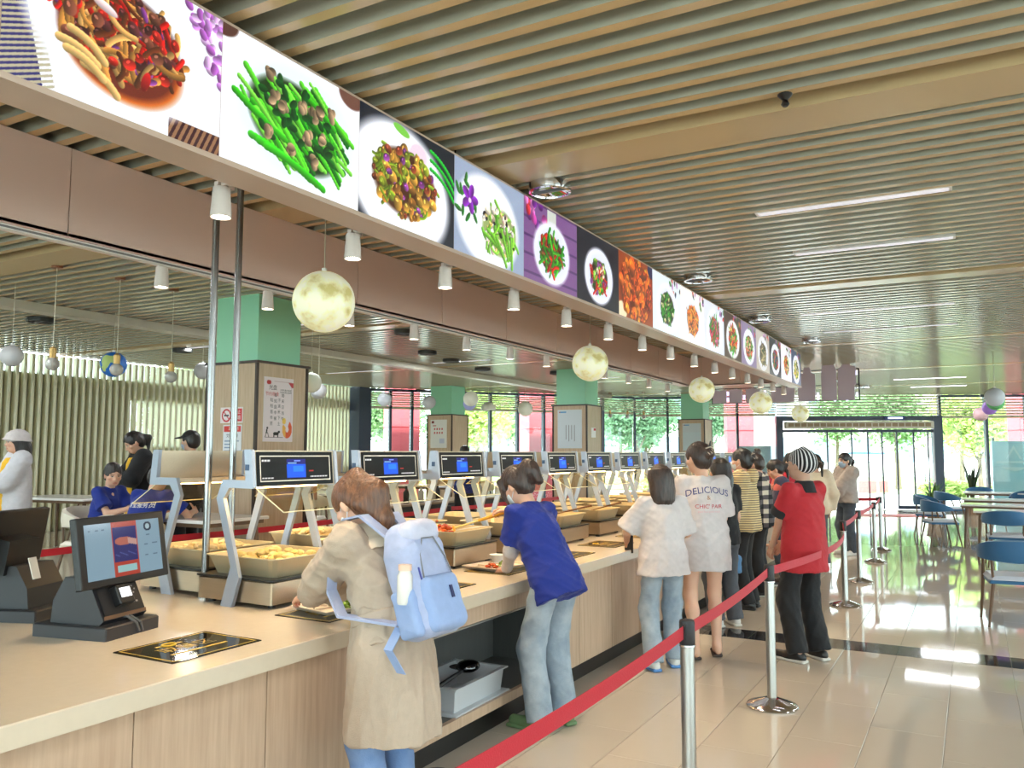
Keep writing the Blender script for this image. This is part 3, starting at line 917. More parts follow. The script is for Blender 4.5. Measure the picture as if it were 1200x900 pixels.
def make_terminal(label):
    t = thing('ordering_terminal', label, 'terminal', (0, 0, 0))
    MB().rbox(-.195, .195, -.157, .157, 0, .056, .006).build('base_block', M_term, t)
    MB().prism([(-.13, .056), (.13, .056), (.15, .075), (.135, .10), (.06, .25), (-.06, .25), (-.12, .15)], 'y', -.125, .125).build('pedestal', M_term, t)
    # front fascia with keypad
    f = MB().add([(.148, -.115, .095), (.148, .115, .095), (.083, .115, .225), (.083, -.115, .225)], [(0, 1, 2, 3)]).build('fascia', M_termface, t)
    MB().add([(.152, -.122, .078), (.152, .122, .078), (.149, .122, .093), (.149, -.122, .093)], [(0, 1, 2, 3)]).build('copper_trim', mat('terminal_trim', (120, 92, 70), .4, .4), t)
    sl = Vector((-.065, 0, .13)).normalized(); no = Vector((sl.z, 0, -sl.x))
    c = Vector((.118, -.005, .157)) + no * .012
    R = Matrix((no, Vector((0, 1, 0)), sl)).transposed()
    MB().cbox(c, (.05, .085, .085), R).build('scanner', M_black, t, False, .006)
    MB().cbox(c + no * .026 + sl * .006, (.004, .058, .042), R).build('scanner_window', emission_mat('scanner_glow', (226, 230, 240), 1.0), t)
    kp = MB()
    for a in range(5):
        q = 2 * PI * a / 5
        kp.cbox(Vector((.105, .075, .175)) + no * .003 + Vector((0, .016 * math.cos(q), 0)) + sl * (.016 * math.sin(q)), (.004, .006, .006), R)
    for a in range(2):
        kp.cbox(Vector((.128, .065 + .018 * a, .125)) + no * .003, (.004, .012, .008), R)
    tag(kp.build('keypad', mat('keypad_grey', (150, 150, 152), .5), f), kind='stuff')
    # screen, leaning back
    up = Vector((-.17, 0, 1)).normalized(); n2 = Vector((up.z, 0, -up.x))
    R2 = Matrix((n2, Vector((0, 1, 0)), up)).transposed()
    sc_ = Vector((.075, .045, .355))
    s = MB().cbox(sc_, (.034, .52, .30), R2).build('screen_housing', M_black, t, False, .006)
    o = sc_ + n2 * .0185 + Vector((0, -.222, 0)) - up * .118
    grid_print('display', term_img(), tuple(o), (0, .444, 0), tuple(up * .236), M_lcd, s)
    MB().cbox(sc_ - n2 * .06 - up * .05, (.10, .20, .16), R2).build('screen_mount', M_black, t)
    MB().tube([(.02, -.02, .06), (.16, .0, .075), (.2, .01, .05), (.198, .03, .01)], .006, 8).tube([(.02, .0, .06), (.16, .02, .075), (.205, .03, .05), (.2, .05, .008)], .005, 8).build('cable', mat('cable_grey', (90, 90, 92), .4), t, True)
    return t
tm = make_terminal('ordering terminal with a lit blue and orange screen facing the customers')
tm.location = (-3.375, 2.33, .85); tm.rotation_euler = (0, 0, .2086)
t2 = dup(tm, (-4.01, 2.37, .85), .373 + PI, 'black ordering terminal turned to the staff, its dark back to us')
sd = MB().add([(-.20, .06, .30), (-.20, .12, .30), (-.17, .12, .40), (-.17, .06, .40)], [(0, 1, 2, 3)])
lab_ = MB().cbox((0, 0, 0), (.004, .05, .10)).build('paper_label', M_paper, None)
lab_.location = (-3.79, 2.29, 1.10); lab_.rotation_euler = (0, -.3, .373); tag(lab_, 'small white paper tag clipped to the dark back of the staff terminal', 'tag')
# ================================================================ MENU BOARD WITH DISH PHOTOGRAPHS
def paint_dish(kind, W, H, seed):
    """a dish photograph as pixels: background, plate, pile of food"""
    rng = np.random.RandomState(seed)
    im = np.zeros((H, W, 3), np.float32)
    yy, xx = np.mgrid[0:H, 0:W].astype(np.float32)
    U = xx / W; V = yy / H; asp = W / H
    def ell(cx, cy, rx, ry, rot, col, soft=0.0, shade=0.0):
        R = max(rx, ry) * 1.05 + 2. / W
        x0, x1 = int(max(0, (cx - R) * W)), int(min(W, (cx + R) * W + 1)); y0, y1 = int(max(0, (cy - R * asp) * H)), int(min(H, (cy + R * asp) * H + 1))
        if x1 <= x0 or y1 <= y0: return
        u = U[y0:y1, x0:x1] - cx; v = (V[y0:y1, x0:x1] - cy) / asp
        c, s = math.cos(rot), math.sin(rot)
        a = (u * c + v * s) / rx; b = (-u * s + v * c) / ry
        d = a * a + b * b
        m = np.clip((1 - d) * 4, 0, 1)[..., None]
        colr = np.array(col, np.float32)[None, None] * (1 - shade * np.clip(b + .2, -1, 1)[..., None])
        im[y0:y1, x0:x1] = im[y0:y1, x0:x1] * (1 - m) + colr * m
    def strip_(cx, cy, L, w, rot, curve, col, n=9, shade=.35):
        for i in range(n):
            t = i / (n - 1) - .5
            a = rot + curve * t
            ell(cx + L * t * math.cos(rot) - curve * L * (t * t - .1) * math.sin(rot) * .6, cy + (L * t * math.sin(rot) + curve * L * (t * t - .1) * math.cos(rot) * .6) * asp, w * 1.25, w, a, col, shade=shade)
    def pile(cx, cy, rx, ry, items, n, dark=(.16, .08, .05)):
        ell(cx, cy, rx * .98, ry * .98, 0, dark)
        for i in range(n):
            a = rng.uniform(0, 2 * PI); r = math.sqrt(rng.uniform(0, 1)) * .93
            x = cx + rx * r * math.cos(a); y_ = cy + ry * r * math.sin(a) * asp
            it = items[rng.randint(len(items))]
            col = np.clip(np.array(it[1]) * rng.uniform(.75, 1.2), 0, 1)
            s = it[2] * rng.uniform(.7, 1.25)
            if it[0] == 's': strip_(x, y_, s * 2.6, s * .33, rng.uniform(0, PI), rng.uniform(-1.5, 1.5), col)
            elif it[0] == 'c':
                ell(x, y_, s * .62, s * .5, rng.uniform(0, PI), col, shade=.45)
                ell(x - s * .12, y_ - s * .16 * asp, s * .2, s * .12, rng.uniform(0, PI), np.clip(col * 1.35 + .08, 0, 1))
            else:
                ell(x, y_, s * .8, s * .34, rng.uniform(0, PI), col, shade=.5)
    W_ = (.97, .98, 1.0)
    green = (.16, .62, .10); lgreen = (.52, .80, .22); dgreen = (.05, .30, .10); red = (.82, .10, .08); brown = (.42, .20, .10); tan = (.88, .68, .38)
    purple = (.55, .25, .58); orange = (.95, .50, .12); pale = (.93, .86, .74); dark = (.10, .07, .10); pink = (.95, .72, .70)
    if kind == 0:
        im[:] = W_
        m = (U < .10 + .16 * (V - .3)) & (V > .25) & (((U * 40 + V * 60) % 2) < 1); im[m] = (.75, .72, .60)
        m2 = (U < .05 + .16 * (V - .3)) & (V > .25) & ~m; im[m2] = (.22, .20, .45)
        m = (V > .86) & (U > .72); im[m] = np.where((((U + V * .3) * 60) % 2 < 1)[..., None], (.62, .45, .32), (.25, .12, .14))[m]
        ell(.50, .45, .47, .36, .0, W_)
        ell(.50, .58, .30, .22, .1, (.86, .42, .12)); ell(.48, .56, .29, .205, .1, (.45, .16, .10))
        for i in range(60):
            x, y_ = rng.uniform(.80, 1.0), rng.uniform(0, .5)
            if x > .78 + y_ * .35: ell(x, y_, .03, .022, rng.uniform(0, 3), [(.82, .55, .88), (.70, .38, .75), (.92, .75, .95)][i % 3], shade=.4)
        pile(.48, .45, .30, .205, [('s', tan, .045), ('s', (.80, .55, .25), .045), ('s', brown, .04), ('c', (.34, .16, .16), .05), ('s', red, .04), ('c', (.72, .14, .10), .045), ('c', (.48, .27, .20), .055), ('l', purple, .04)], 260, (.30, .13, .10))
        ell(.36, .22, .05, .022, -.6, (.88, .35, .22), shade=.3); ell(.44, .20, .045, .03, .2, (.85, .22, .15), shade=.3); ell(.40, .34, .065, .022, .3, (.95, .86, .86), shade=.3); ell(.60, .70, .022, .05, .3, (.72, .08, .10), shade=.4)
        for (x, y_, r_) in ((.34, .62, .5), (.30, .68, .3), (.40, .80, .5), (.33, .74, .4)): strip_(x, y_, .16, .02, r_, .6, (.92, .76, .46))
    elif kind == 1:
        im[:] = W_
        ell(.93, .0, .12, .09, 0, (.45, .30, .25)); ell(.0, .0, .10, .07, 0, (.35, .22, .18))
        ell(.52, .5, .46, .33, 0, (.93, .98, .99)); ell(.50, .52, .36, .24, .2, (.10, .22, .08))
        for i in range(70): strip_(rng.uniform(.22, .80), rng.uniform(.28, .72), rng.uniform(.2, .38), rng.uniform(.012, .022), rng.uniform(.35, .9), rng.uniform(-.5, .5), [(.20, .72, .10), (.36, .84, .18), (.08, .45, .10), (.50, .90, .28)][i % 4], 15)
        for i in range(34): ell(rng.uniform(.25, .78), rng.uniform(.2, .75), .035, .022, rng.uniform(0, 3), dgreen, shade=.4)
        for (x, y_) in ((.30, .2), (.34, .38), (.54, .32), (.62, .36), (.66, .30), (.58, .56), (.30, .64), (.46, .70), (.64, .74), (.40, .42), (.76, .28), (.7, .5)):
            for q in range(5): ell(x + rng.uniform(-.02, .02), y_ + rng.uniform(-.04, .04), .03, .024, rng.uniform(0, 3), np.array((.66, .55, .42)) * rng.uniform(.7, 1.15), shade=.5)
        for q in range(3): strip_(.40 + .05 * q, .80 + .02 * q, .42, .022, .25, .25, (.22, .78, .12), 17)
    elif kind == 2:
        im[:] = (.10, .12, .17)
        ell(.42, .60, .55, .42, .15, W_); ell(.58, .22, .10, .08, 0, (.96, .86, .92)); ell(.40, .06, .09, .03, .2, (.50, .82, .30))
        for q in range(3): strip_(.86, .20 + .09 * q, .30, .016, .5, .5, (.12, .78, .22), 13)
        pile(.45, .55, .35, .23, [('c', (.80, .60, .24), .075), ('c', (.68, .45, .18), .06), ('c', (.56, .62, .18), .055), ('c', purple, .045), ('s', (.52, .66, .16), .035), ('c', (.50, .22, .14), .05)], 170, (.30, .16, .08))
    elif kind == 3:
        im[:] = (.62, .68, .78)
        ell(.46, .55, .48, .36, .1, (.97, .98, 1.0))
        for i in range(14): ell(.18 + rng.uniform(-.14, .14), .40 + rng.uniform(-.25, .25), .05, .02, rng.uniform(0, 3), (.18, .50, .18), shade=.4)
        for q in range(5): ell(.20 + .06 * math.cos(q * 1.26), .38 + .09 * math.sin(q * 1.26), .055, .035, q * 1.26, (.55, .15, .72), shade=.4)
        ell(.20, .40, .02, .02, 0, (.98, .86, .95))
        pile(.62, .60, .27, .20, [('s', lgreen, .045), ('s', (.40, .70, .20), .05), ('c', (.98, .86, .76), .06), ('c', (.96, .92, .84), .05), ('c', dark, .04), ('c', (.93, .80, .45), .035)], 90, (.62, .70, .42))
        for q in range(7): strip_(.50 + .05 * q, .74 + rng.uniform(-.06, .1), .22, .02, .3 + .2 * q, .1, (.48, .78, .22))
    elif kind in (4, 5):
        im[:] = ((.50, .34, .56) if kind == 4 else (.10, .10, .16))
        if kind == 4:
            im[(V * 9 % 2 < .25)] = (.34, .2, .42)
            for i in range(20): ell(rng.uniform(0, .55), rng.uniform(0, .28), .05, .04, rng.uniform(0, 3), [(.75, .25, .62), (.9, .5, .8), (.45, .15, .55), (.85, .2, .25)][i % 4], shade=.4)
            im[int(.03 * H):int(.2 * H), int(.42 * W):int(.58 * W)] = (.82, .84, .80)
        ell(.50, .56, .36, .285, 0, (.96, .97, 1.0)); ell(.50, .56, .30, .235, 0, (.90, .92, .97))
        its = [('s', green, .05), ('s', (.30, .72, .18), .045), ('c', brown, .05), ('s', red, .05)] if kind == 4 else [('c', green, .05), ('c', lgreen, .05), ('c', (.96, .84, .72), .05), ('s', red, .04), ('c', purple, .05), ('c', orange, .045), ('c', dgreen, .05)]
        pile(.50, .57, .22, .17, its, 90)
    elif kind == 6:
        im[:] = (.60, .24, .06)
        ell(.08, .9, .15, .1, 0, (.95, .90, .75)); ell(.95, .05, .12, .1, 0, (.10, .10, .3))
        pile(.5, .52, .50, .36, [('c', (.88, .40, .10), .11), ('c', (.95, .52, .14), .09), ('c', (.72, .26, .06), .10), ('c', (.6, .16, .05), .07)], 150, (.40, .14, .04))
    else:
        bgc = [(.90, .95, .97), (.97, .96, .94), (.88, .90, .95), (.30, .22, .18), (.55, .48, .62), (.75, .72, .68), (.16, .17, .22), (.93, .92, .95), (.25, .30, .42)][kind - 7]
        im[:] = bgc
        for i in range(12): ell(rng.uniform(.5, 1), rng.uniform(0, .25), .05, .03, rng.uniform(0, 3), [(.75, .5, .75), (.3, .55, .25), (.85, .3, .25), (.2, .2, .3)][i % 4], shade=.4)
        ell(.50, .54, .40, .30, 0, (.97, .98, 1.0)); ell(.50, .54, .34, .255, 0, (.91, .93, .97))
        sets = [[('l', green, .06), ('l', (.20, .50, .12), .06), ('c', (.88, .86, .60), .05), ('l', dgreen, .06)], [('c', orange, .07), ('s', (.96, .62, .30), .05), ('c', (.9, .38, .14), .05)],
                [('s', red, .05), ('s', green, .05), ('c', (.75, .35, .55), .06), ('c', (.6, .1, .1), .05)], [('c', orange, .06), ('s', green, .06), ('s', red, .05), ('c', (.95, .8, .4), .05)],
                [('c', (.86, .32, .22), .05), ('c', (.95, .72, .6), .05), ('s', (.5, .75, .3), .04)], [('s', (.42, .36, .30), .05), ('s', (.72, .66, .5), .05), ('s', dgreen, .04)],
                [('c', (.2, .25, .45), .06), ('c', red, .05), ('l', green, .05)], [('c', orange, .06), ('c', (.95, .85, .6), .05), ('l', lgreen, .05), ('s', red, .04)],
                [('c', pale, .06), ('l', green, .05), ('c', dark, .04), ('s', (.9, .8, .3), .05)]]
        pile(.50, .55, .26, .20, sets[(kind - 7) % 9], 80)
    return im + rng.normal(0, .012, im.shape)

M_screen = colour_attr_mat('menu_screen', 0.3, emit=1.15)
M_fr = mat('board_frame_taupe', (196, 174, 158), 0.4)
LX0, LZ0, LZ1, LY0, LY1 = -2.47, 2.757, 3.298, 1.31, 14.40
led = thing('menu_board', 'long overhead lit menu board of bright dish photographs above the counter', 'screen', (LX0, LY0, LZ0))
MB().box(-0.17, -0.004, 0, LY1 - LY0, 0.0, LZ1 - LZ0 + .012).build('housing', M_fr, led)
MB().box(-0.175, 0.006, -.01, LY1 - LY0 + .012, -0.022, -0.001).build('bottom_rail', M_fr, led)
MB().box(-0.17, 0.003, LY1 - LY0, LY1 - LY0 + .01, 0, LZ1 - LZ0).build('end_cap', M_fr, led)
pitch = (LY1 - LY0) / 16
RES = [(340, 226), (320, 214), (240, 160), (190, 126), (140, 94), (130, 86), (110, 74)] + [(96, 64)] * 9
for k in range(16):
    W, H = RES[k]
    grid_print('dish_photo', paint_dish(k, W, H, 100 + k), (0.0, pitch * k + .001, .002), (0, pitch - .002, 0), (0, 0, LZ1 - LZ0 - .004), M_screen, led)
for k in range(8):
    MB().cyl((-.09, .9 + 1.7 * k, LZ1 - LZ0 + .012), (-.09, .9 + 1.7 * k, CEIL + .08 - LZ0), .006, n=6).build('hanging_rod', M_black, led)

# ---- spotlights
M_spot = mat('spotlight_white', (216, 206, 200), 0.45)
M_lampface = emission_mat('spotlight_glow', (255, 240, 214), 30.0)
def make_spot(label, group):
    t = thing('spotlight', label, 'spotlight', (0, 0, 0), 0, group)
    MB().lathe([(.034, .13), (.036, .125), (.044, 0.0), (.040, 0.0), (.036, .012)], n=20).build('lamp_body', M_spot, t, True)
    MB().lathe([(.0001, .0105), (.0355, .010)], n=20).build('lamp_face', M_lampface, t)
    MB().box(-.012, .012, -.03, .06, .132, .150).box(-.008, .008, -.008, .008, .10, .135).build('track_adapter', M_spot, t)
    return t
def spot_lamp(x, y, z, e, tilt=(0, 0)):
    d = bpy.data.lights.get('spot_lamp')
    if d is None:
        d = bpy.data.lights.new('spot_lamp', 'SPOT'); d.energy = 70; d.color = (1, .80, .56); d.spot_size = math.radians(95); d.spot_blend = 0.6; d.shadow_soft_size = 0.035
    o = bpy.data.objects.new('spot_lamp', d); COL.objects.link(o); o.location = (x, y, z); o.rotation_euler = (tilt[0], tilt[1], 0)
sp0 = None
FRONT_SPOTS = []
for k in range(15):
    y = 2.39 + .855 * k
    lab = ('white cylinder spotlight under the menu board, number %d from the camera' % (k + 1)) if k < 0 else None
    names = ['white spotlight under the menu board in front of the two steel poles', 'white spotlight under the menu board right of the big pale globe', 'white spotlight under the board below the third dish photo',
             'white spotlight under the board below the orchid dish photo', 'white spotlight under the board below the purple dish photo', 'white spotlight under the board below the dark salad photo', 'white spotlight under the board below the fried chicken photo']
    lab = names[k] if k < len(names) else 'small far spotlight under the menu board, %s from the camera' % ORD[k]
    grp = 'spotlights under the menu board' if k < len(names) else 'far spotlights under the menu board'
    loc = (-2.75, y, 2.625)
    if sp0 is None:
        sp0 = make_spot(lab, grp); sp0.location = loc; s = sp0
    else:
        s = dup(sp0, loc, 0, lab, grp)
    spot_lamp(-2.75, y, 2.615, 1, (0, -.12))
    FRONT_SPOTS.append(s)
MB_tr = thing('light_track', 'slim white lighting track fixed below the pink beam', 'light track', (-4.43, 0, 2.805))
MB().box(-.022, .022, -2, 13.5, 0, .028).build('rail', M_white, MB_tr)
MB().box(-.008, .0225, -2, 13.5, .008, .02).build('rail_slot', M_grey, MB_tr)
for k in range(12):
    y = 3.40 + .90 * k
    names = ['white spotlight on the track below the pink beam, left of the steel poles', 'white spotlight on the track before the nearest green pillar', 'white spotlight on the track mostly behind the big pale globe', 'white spotlight on the track, fourth along the pink beam']
    lab = names[k] if k < 4 else 'small white spotlight on the pink beam track, %s from the camera' % ORD[k]
    dup(sp0, (-4.43, y, 2.668), 0, lab, 'spotlights on the pink beam track' if k < 4 else 'far spotlights on the pink beam track')
    spot_lamp(-4.43, y, 2.655, 1, (0, .12))

arm_me = MB().box(.012, .111, -.014, .014, .134, .148).mesh('bracket', M_spot)
for s in FRONT_SPOTS: link('bracket', arm_me, s)

# ---- round moon lanterns over the counter
def lantern_mat():
    m = bpy.data.materials.new('lantern_paper'); m.use_nodes = True; nt = m.node_tree; b = nt.nodes['Principled BSDF']
    tc = nt.nodes.new('ShaderNodeTexCoord'); n = nt.nodes.new('ShaderNodeTexNoise'); n.inputs['Scale'].default_value = 9; n.inputs['Detail'].default_value = 5
    r = nt.nodes.new('ShaderNodeValToRGB'); r.color_ramp.elements[0].position = .44; r.color_ramp.elements[0].color = lin((242, 242, 210)); r.color_ramp.elements[1].position = .66; r.color_ramp.elements[1].color = lin((196, 186, 120))
    nt.links.new(tc.outputs['Object'], n.inputs['Vector']); nt.links.new(n.outputs['Fac'], r.inputs['Fac']); nt.links.new(r.outputs['Color'], b.inputs['Base Color'])
    nt.links.new(r.outputs['Color'], b.inputs['Emission Color']); b.inputs['Emission Strength'].default_value = .38; b.inputs['Roughness'].default_value = .5
    return m
M_lan = lantern_mat()
M_cord = mat('thin_cord', (196, 190, 170), .6)
def ball_lamp(name, loc, r, m, label, group=None, dome=False, cat='lantern'):
    t = thing(name, label, cat, loc, 0, group)
    if dome:
        MB().lathe([(r * math.cos(a), r * math.sin(a)) for a in [PI * q / 20 for q in range(0, 10)]] + [(.001, r)], n=28).build('shade', m, t, True)
    else:
        MB().ball((0, 0, 0), r, 32, 20).build('shade', m, t, True)
    MB().cyl((0, 0, r), (0, 0, CEIL + .04 - loc[2]), .0035, n=6).build('cord', M_cord, t)
    MB().lathe([(.018, r * .97), (.018, r + .02), (.0001, r + .02)], n=12).build('cord_cap', M_white, t, True)
    return t
ball_lamp('globe_lantern', (-3.65, 4.03, 2.61), .2, M_lan, 'largest pale green-white globe lantern, hanging beside the nearest green pillar')
ball_lamp('globe_lantern', (-3.69, 8.41, 2.63), .2, M_lan, 'second globe lantern along the counter, before the third green pillar')
ball_lamp('globe_lantern', (-3.66, 12.65, 2.62), .2, M_lan, 'third globe lantern, below the corner of the pink beam')
ball_lamp('globe_lantern', (-3.25, 14.9, 2.53), .2, M_lan, 'half-hidden globe lantern beneath the purple sign letters')
ball_lamp('globe_lantern', (-3.45, 19.9, 2.56), .2, M_lan, 'smallest pale globe lantern, left of the glass entrance')
# ================================================================ QUEUE BARRIERS
M_belt = mat('barrier_belt_red', (190, 26, 48), 0.5, bump=.15, bscale=200)
M_beltend = mat('belt_end_black', (34, 30, 32), .45)
def make_stanchion(label, group):
    t = thing('queue_post', label, 'barrier post', (0, 0, 0), 0, group)
    MB().lathe([(.16, 0), (.162, .008), (.155, .018), (.11, .035), (.05, .055), (.033, .062)], n=40).build('base_plate', M_chrome, t, True)
    MB().cyl((0, 0, .06), (0, 0, .80), .0305, n=24).build('pole', M_steel, t, True)
    MB().lathe([(.033, .80), (.034, .803), (.034, .895), (.031, .903), (.0001, .904)], n=24).build('belt_head', M_beltend, t, True)
    MB().lathe([(.0312, .79), (.036, .792), (.036, .80), (.0312, .802)], n=24).build('collar_ring', M_chrome, t, True)
    return t
def belt_on(t, p1, z=.86, bow=0.):
    a = Vector(t.location); d = Vector((p1[0] - a.x, p1[1] - a.y, 0)); L = d.length; d.normalize()
    n = Vector((-d.y, d.x, 0))
    pts = [d * (.034 + (L - .068) * q / 16.) + Vector((0, 0, z - .05 * 4 * (q / 16.) * (1 - q / 16.) * .35)) - n * bow * math.sin(PI * q / 16.) for q in range(17)]
    MB().strip(pts, (0, 0, .055), n * .003).build('belt', M_belt, t)
    for q in (.034, L - .06):
        MB().strip([d * q + Vector((0, 0, z)), d * (q + .026) + Vector((0, 0, z))], (0, 0, .062), n * .012).build('belt_clip', M_beltend, t)
POSTS = [(-1.10, 1.62), (-1.122, 3.589), (-1.196, 5.608), (-1.30, 7.46), (-1.257, 9.627), (-1.317, 11.49), (-1.342, 13.66), (-1.412, 15.38), (-2.45, 15.55)]
PL = ['steel queue post just below the frame holding the near end of the red belt', 'steel queue post nearest the camera, cut off by the bottom of the picture', 'steel queue post with its whole round base on the tiles before the man in red',
      'steel queue post standing directly behind the man in the red polo', 'steel queue post just right of the man in the red polo', 'steel queue post right of the woman in the beige sweater, third from the entrance',
      'queue post near the glass entrance, second last of the row', 'last queue post of the row nearest the glass entrance', 'queue post behind the woman in the beige sweater']
p0 = make_stanchion(PL[0], 'steel queue posts'); p0.location = (POSTS[0][0], POSTS[0][1], 0)
posts = [p0]
for k in range(1, len(POSTS)):
    posts.append(dup(p0, (POSTS[k][0], POSTS[k][1], 0), 0, PL[k], 'steel queue posts'))
for k in range(len(POSTS) - 1):
    if k == 2: belt_on(posts[2], POSTS[4], .86, .175)
    elif k != 3: belt_on(posts[k], POSTS[k + 1])
LP = [(-6.35, 2.6), (-6.35, 4.75), (-6.35, 7.6), (-6.35, 9.6), (-6.35, 11.6), (-6.35, 13.6)]
lposts = []
LL = ['queue post on the staff side behind the ordering terminals', 'queue post on the staff side left of the steel poles', 'queue post on the staff side past the nearest pillar', 'queue post on the staff side seen under the third display',
      'queue post on the staff side seen behind the blue-shirted diner', 'farthest queue post on the staff side of the counter']
for k, (x, y) in enumerate(LP):
    lposts.append(dup(p0, (x, y, 0), 0, LL[k], 'queue posts on the staff side'))
    for c in list(lposts[-1].children):
        if c.name.startswith('belt') and not c.name.startswith('belt_head'): bpy.data.objects.remove(c)
for k in range(len(LP) - 1):
    belt_on(lposts[k], LP[k + 1], .865)

# ================================================================ HANGING THINGS
# sign of cut-out letters, seen from behind
M_signb = mat('sign_letter_back', (196, 178, 192), .5)
sg = thing('hanging_sign', 'hanging sign of big cut-out letters seen from behind in mauve grey', 'sign', (-4.69, 17.0, 2.66))
fr = MB()
for z in (0.0, .30, .60):
    fr.box(0, 2.84, -.012, .012, z - .008, z + .008)
for x in (0, 2.84):
    fr.box(x - .012, x + .012, -.012, .012, -.008, .608)
fr.build('letter_frame', mat('sign_frame_dark', (50, 40, 44), .5), sg)
def blob(pts, name='letter'):
    MB().prism(pts, 'y', -.06, -.013).build(name, M_signb, sg)
blob([(.02, .0), (.30, .0), (.30, .27), (.22, .27), (.18, .25), (.1, .28), (.02, .26)])
blob([(.36, .0), (.62, .0), (.62, .26), (.52, .29), (.36, .27)])
blob([(.70, .0), (.98, .0), (.98, .25), (.84, .30), (.70, .27)])
blob([(1.20, .0), (1.64, .0), (1.66, .27), (1.46, .29), (1.20, .28)])
blob([(1.72, .0), (2.04, .0), (2.05, .52), (1.98, .55), (1.95, .66), (1.84, .66), (1.82, .55), (1.72, .52)])
blob([(2.16, .0), (2.44, .0), (2.44, .58), (2.40, .68), (2.30, .74), (2.24, .73), (2.18, .66), (2.16, .5)])
blob([(2.46, .0), (2.76, .0), (2.76, .28), (2.79, .30), (2.79, .64), (2.70, .66), (2.68, .74), (2.58, .74), (2.54, .66), (2.47, .60)])
lm = emission_mat('sign_edge_glow', (232, 226, 255), 1.2)
for (x, z) in ((.33, .08), (.33, .2), (.66, .12), (1.08, .05), (1.08, .2), (2.09, .05), (2.09, .12), (2.80, .1), (2.80, .52), (2.62, .02), (2.4, .02)):
    MB().box(x - .02, x + .02, -.05, -.02, z - .04, z + .04).build('lit_edge', lm, sg)
for x in (.5, 1.5, 2.3):
    MB().cyl((x, 0, .6), (x, 0, CEIL + .04 - 2.66), .006, n=6).build('hanging_rod', M_black, sg)

# pendant bulbs on cords and paper balls over the dining side
M_brass = mat('bulb_holder_brass', (186, 150, 92), .35, .6)
M_bulb = glass_mat('bulb_smoked_glass', (190, 188, 182), ior=1.3)
M_bulbd = mat('bulb_grey', (172, 170, 164), .15, coat=.4)
def pendant(loc, label):
    t = thing('pendant_bulb', label, 'pendant lamp', loc, 0, 'pendant bulbs over the dining side')
    MB().ball((0, 0, -.02), .062, 20, 12).build('bulb', M_bulbd, t, True)
    MB().lathe([(.03, .035), (.032, .12), (.012, .14), (.0001, .141)], n=14).build('holder', M_brass, t, True)
    MB().cyl((0, 0, .14), (0, 0, CEIL - loc[2]), .004, n=6).build('cord', M_cord, t)
    MB().lathe([(.05, CEIL - loc[2] - .02), (.05, CEIL - loc[2] + .02), (.0001, CEIL - loc[2] + .02)], n=14).build('ceiling_rose', mat('rose_brown', (136, 92, 66), .5), t, True)
pendant((-7.346, 4.512, 2.46), 'pendant bulb with brass holder, first from the left over the tables')
pendant((-7.303, 5.132, 2.46), 'pendant bulb with brass holder in front of the blue and green ball')
pendant((-7.304, 5.763, 2.44), 'pendant bulb with brass holder, third, close to the pillar')
for (x, y, z, lab) in ((-9.5, 21.8, 2.75, 'tiny pendant bulb before the far windows, left of four'), (-9.0, 21.9, 2.72, 'tiny pendant bulb before the far windows, second of four'), (-8.55, 22.1, 2.70, 'tiny pendant bulb before the far windows, third of four'), (-8.1, 22.2, 2.68, 'tiny pendant bulb before the far windows, right of four')):
    pendant((x, y, z), lab)
def earth_mat():
    m = bpy.data.materials.new('paper_ball_blue'); m.use_nodes = True; nt = m.node_tree; b = nt.nodes['Principled BSDF']
    tc = nt.nodes.new('ShaderNodeTexCoord'); n = nt.nodes.new('ShaderNodeTexNoise'); n.inputs['Scale'].default_value = 4.2; n.inputs['Detail'].default_value = 2
    r = nt.nodes.new('ShaderNodeValToRGB'); r.color_ramp.interpolation = 'CONSTANT'; r.color_ramp.elements[0].color = lin((30, 110, 205)); r.color_ramp.elements[1].position = .56; r.color_ramp.elements[1].color = lin((190, 214, 130))
    nt.links.new(tc.outputs['Object'], n.inputs['Vector']); nt.links.new(n.outputs['Fac'], r.inputs['Fac']); nt.links.new(r.outputs['Color'], b.inputs['Base Color'])
    return m
ball_lamp('paper_ball', (-9.2, 6.42, 2.71), .155, earth_mat(), 'blue paper ball with pale green patches hanging over the dining side', cat='lantern')
M_pb = {'grey': mat('paper_grey', (190, 190, 192), .6), 'white': mat('paper_ball_white', (236, 236, 222), .6), 'lilac': mat('paper_lilac', (172, 180, 240), .6), 'pink': mat('paper_pink', (232, 190, 196), .6), 'green': mat('paper_green', (104, 190, 120), .6), 'purple': mat('paper_purple', (176, 130, 230), .6), 'silver': mat('paper_silver', (206, 212, 222), .55)}
for loc, r, c, lab in (((-8.6, 4.85, 2.62), .11, 'grey', 'grey paper ball cut by the left edge of the picture'), ((-10.6, 8.95, 2.92), .13, 'grey', 'small grey paper ball beside the left edge of the nearest pillar'),
                       ((-7.15, 7.70, 2.50), .125, 'white', 'pale green-white paper ball right behind the nearest pillar'), ((-8.4, 9.2, 2.54), .12, 'grey', 'grey paper ball overlapping the white ball behind the nearest pillar'),
                       ((-11.7, 15.0, 2.85), .16, 'silver', 'grey-lilac paper ball before the end of the slatted wall'), ((-11.3, 16.2, 2.84), .16, 'grey', 'grey paper ball before the far left windows'),
                       ((-10.6, 16.9, 2.82), .155, 'lilac', 'lilac paper ball before the far left windows'), ((-9.75, 15.6, 2.84), .17, 'white', 'large white paper ball left of the far small pillar'),
                       ((-10.3, 19.2, 2.80), .20, 'white', 'white paper ball before the middle windows'), ((-10.0, 20.6, 2.80), .15, 'lilac', 'small lilac paper ball in front of the red pillar outside')):
    ball_lamp('paper_ball', loc, r, M_pb[c], lab, cat='lantern')
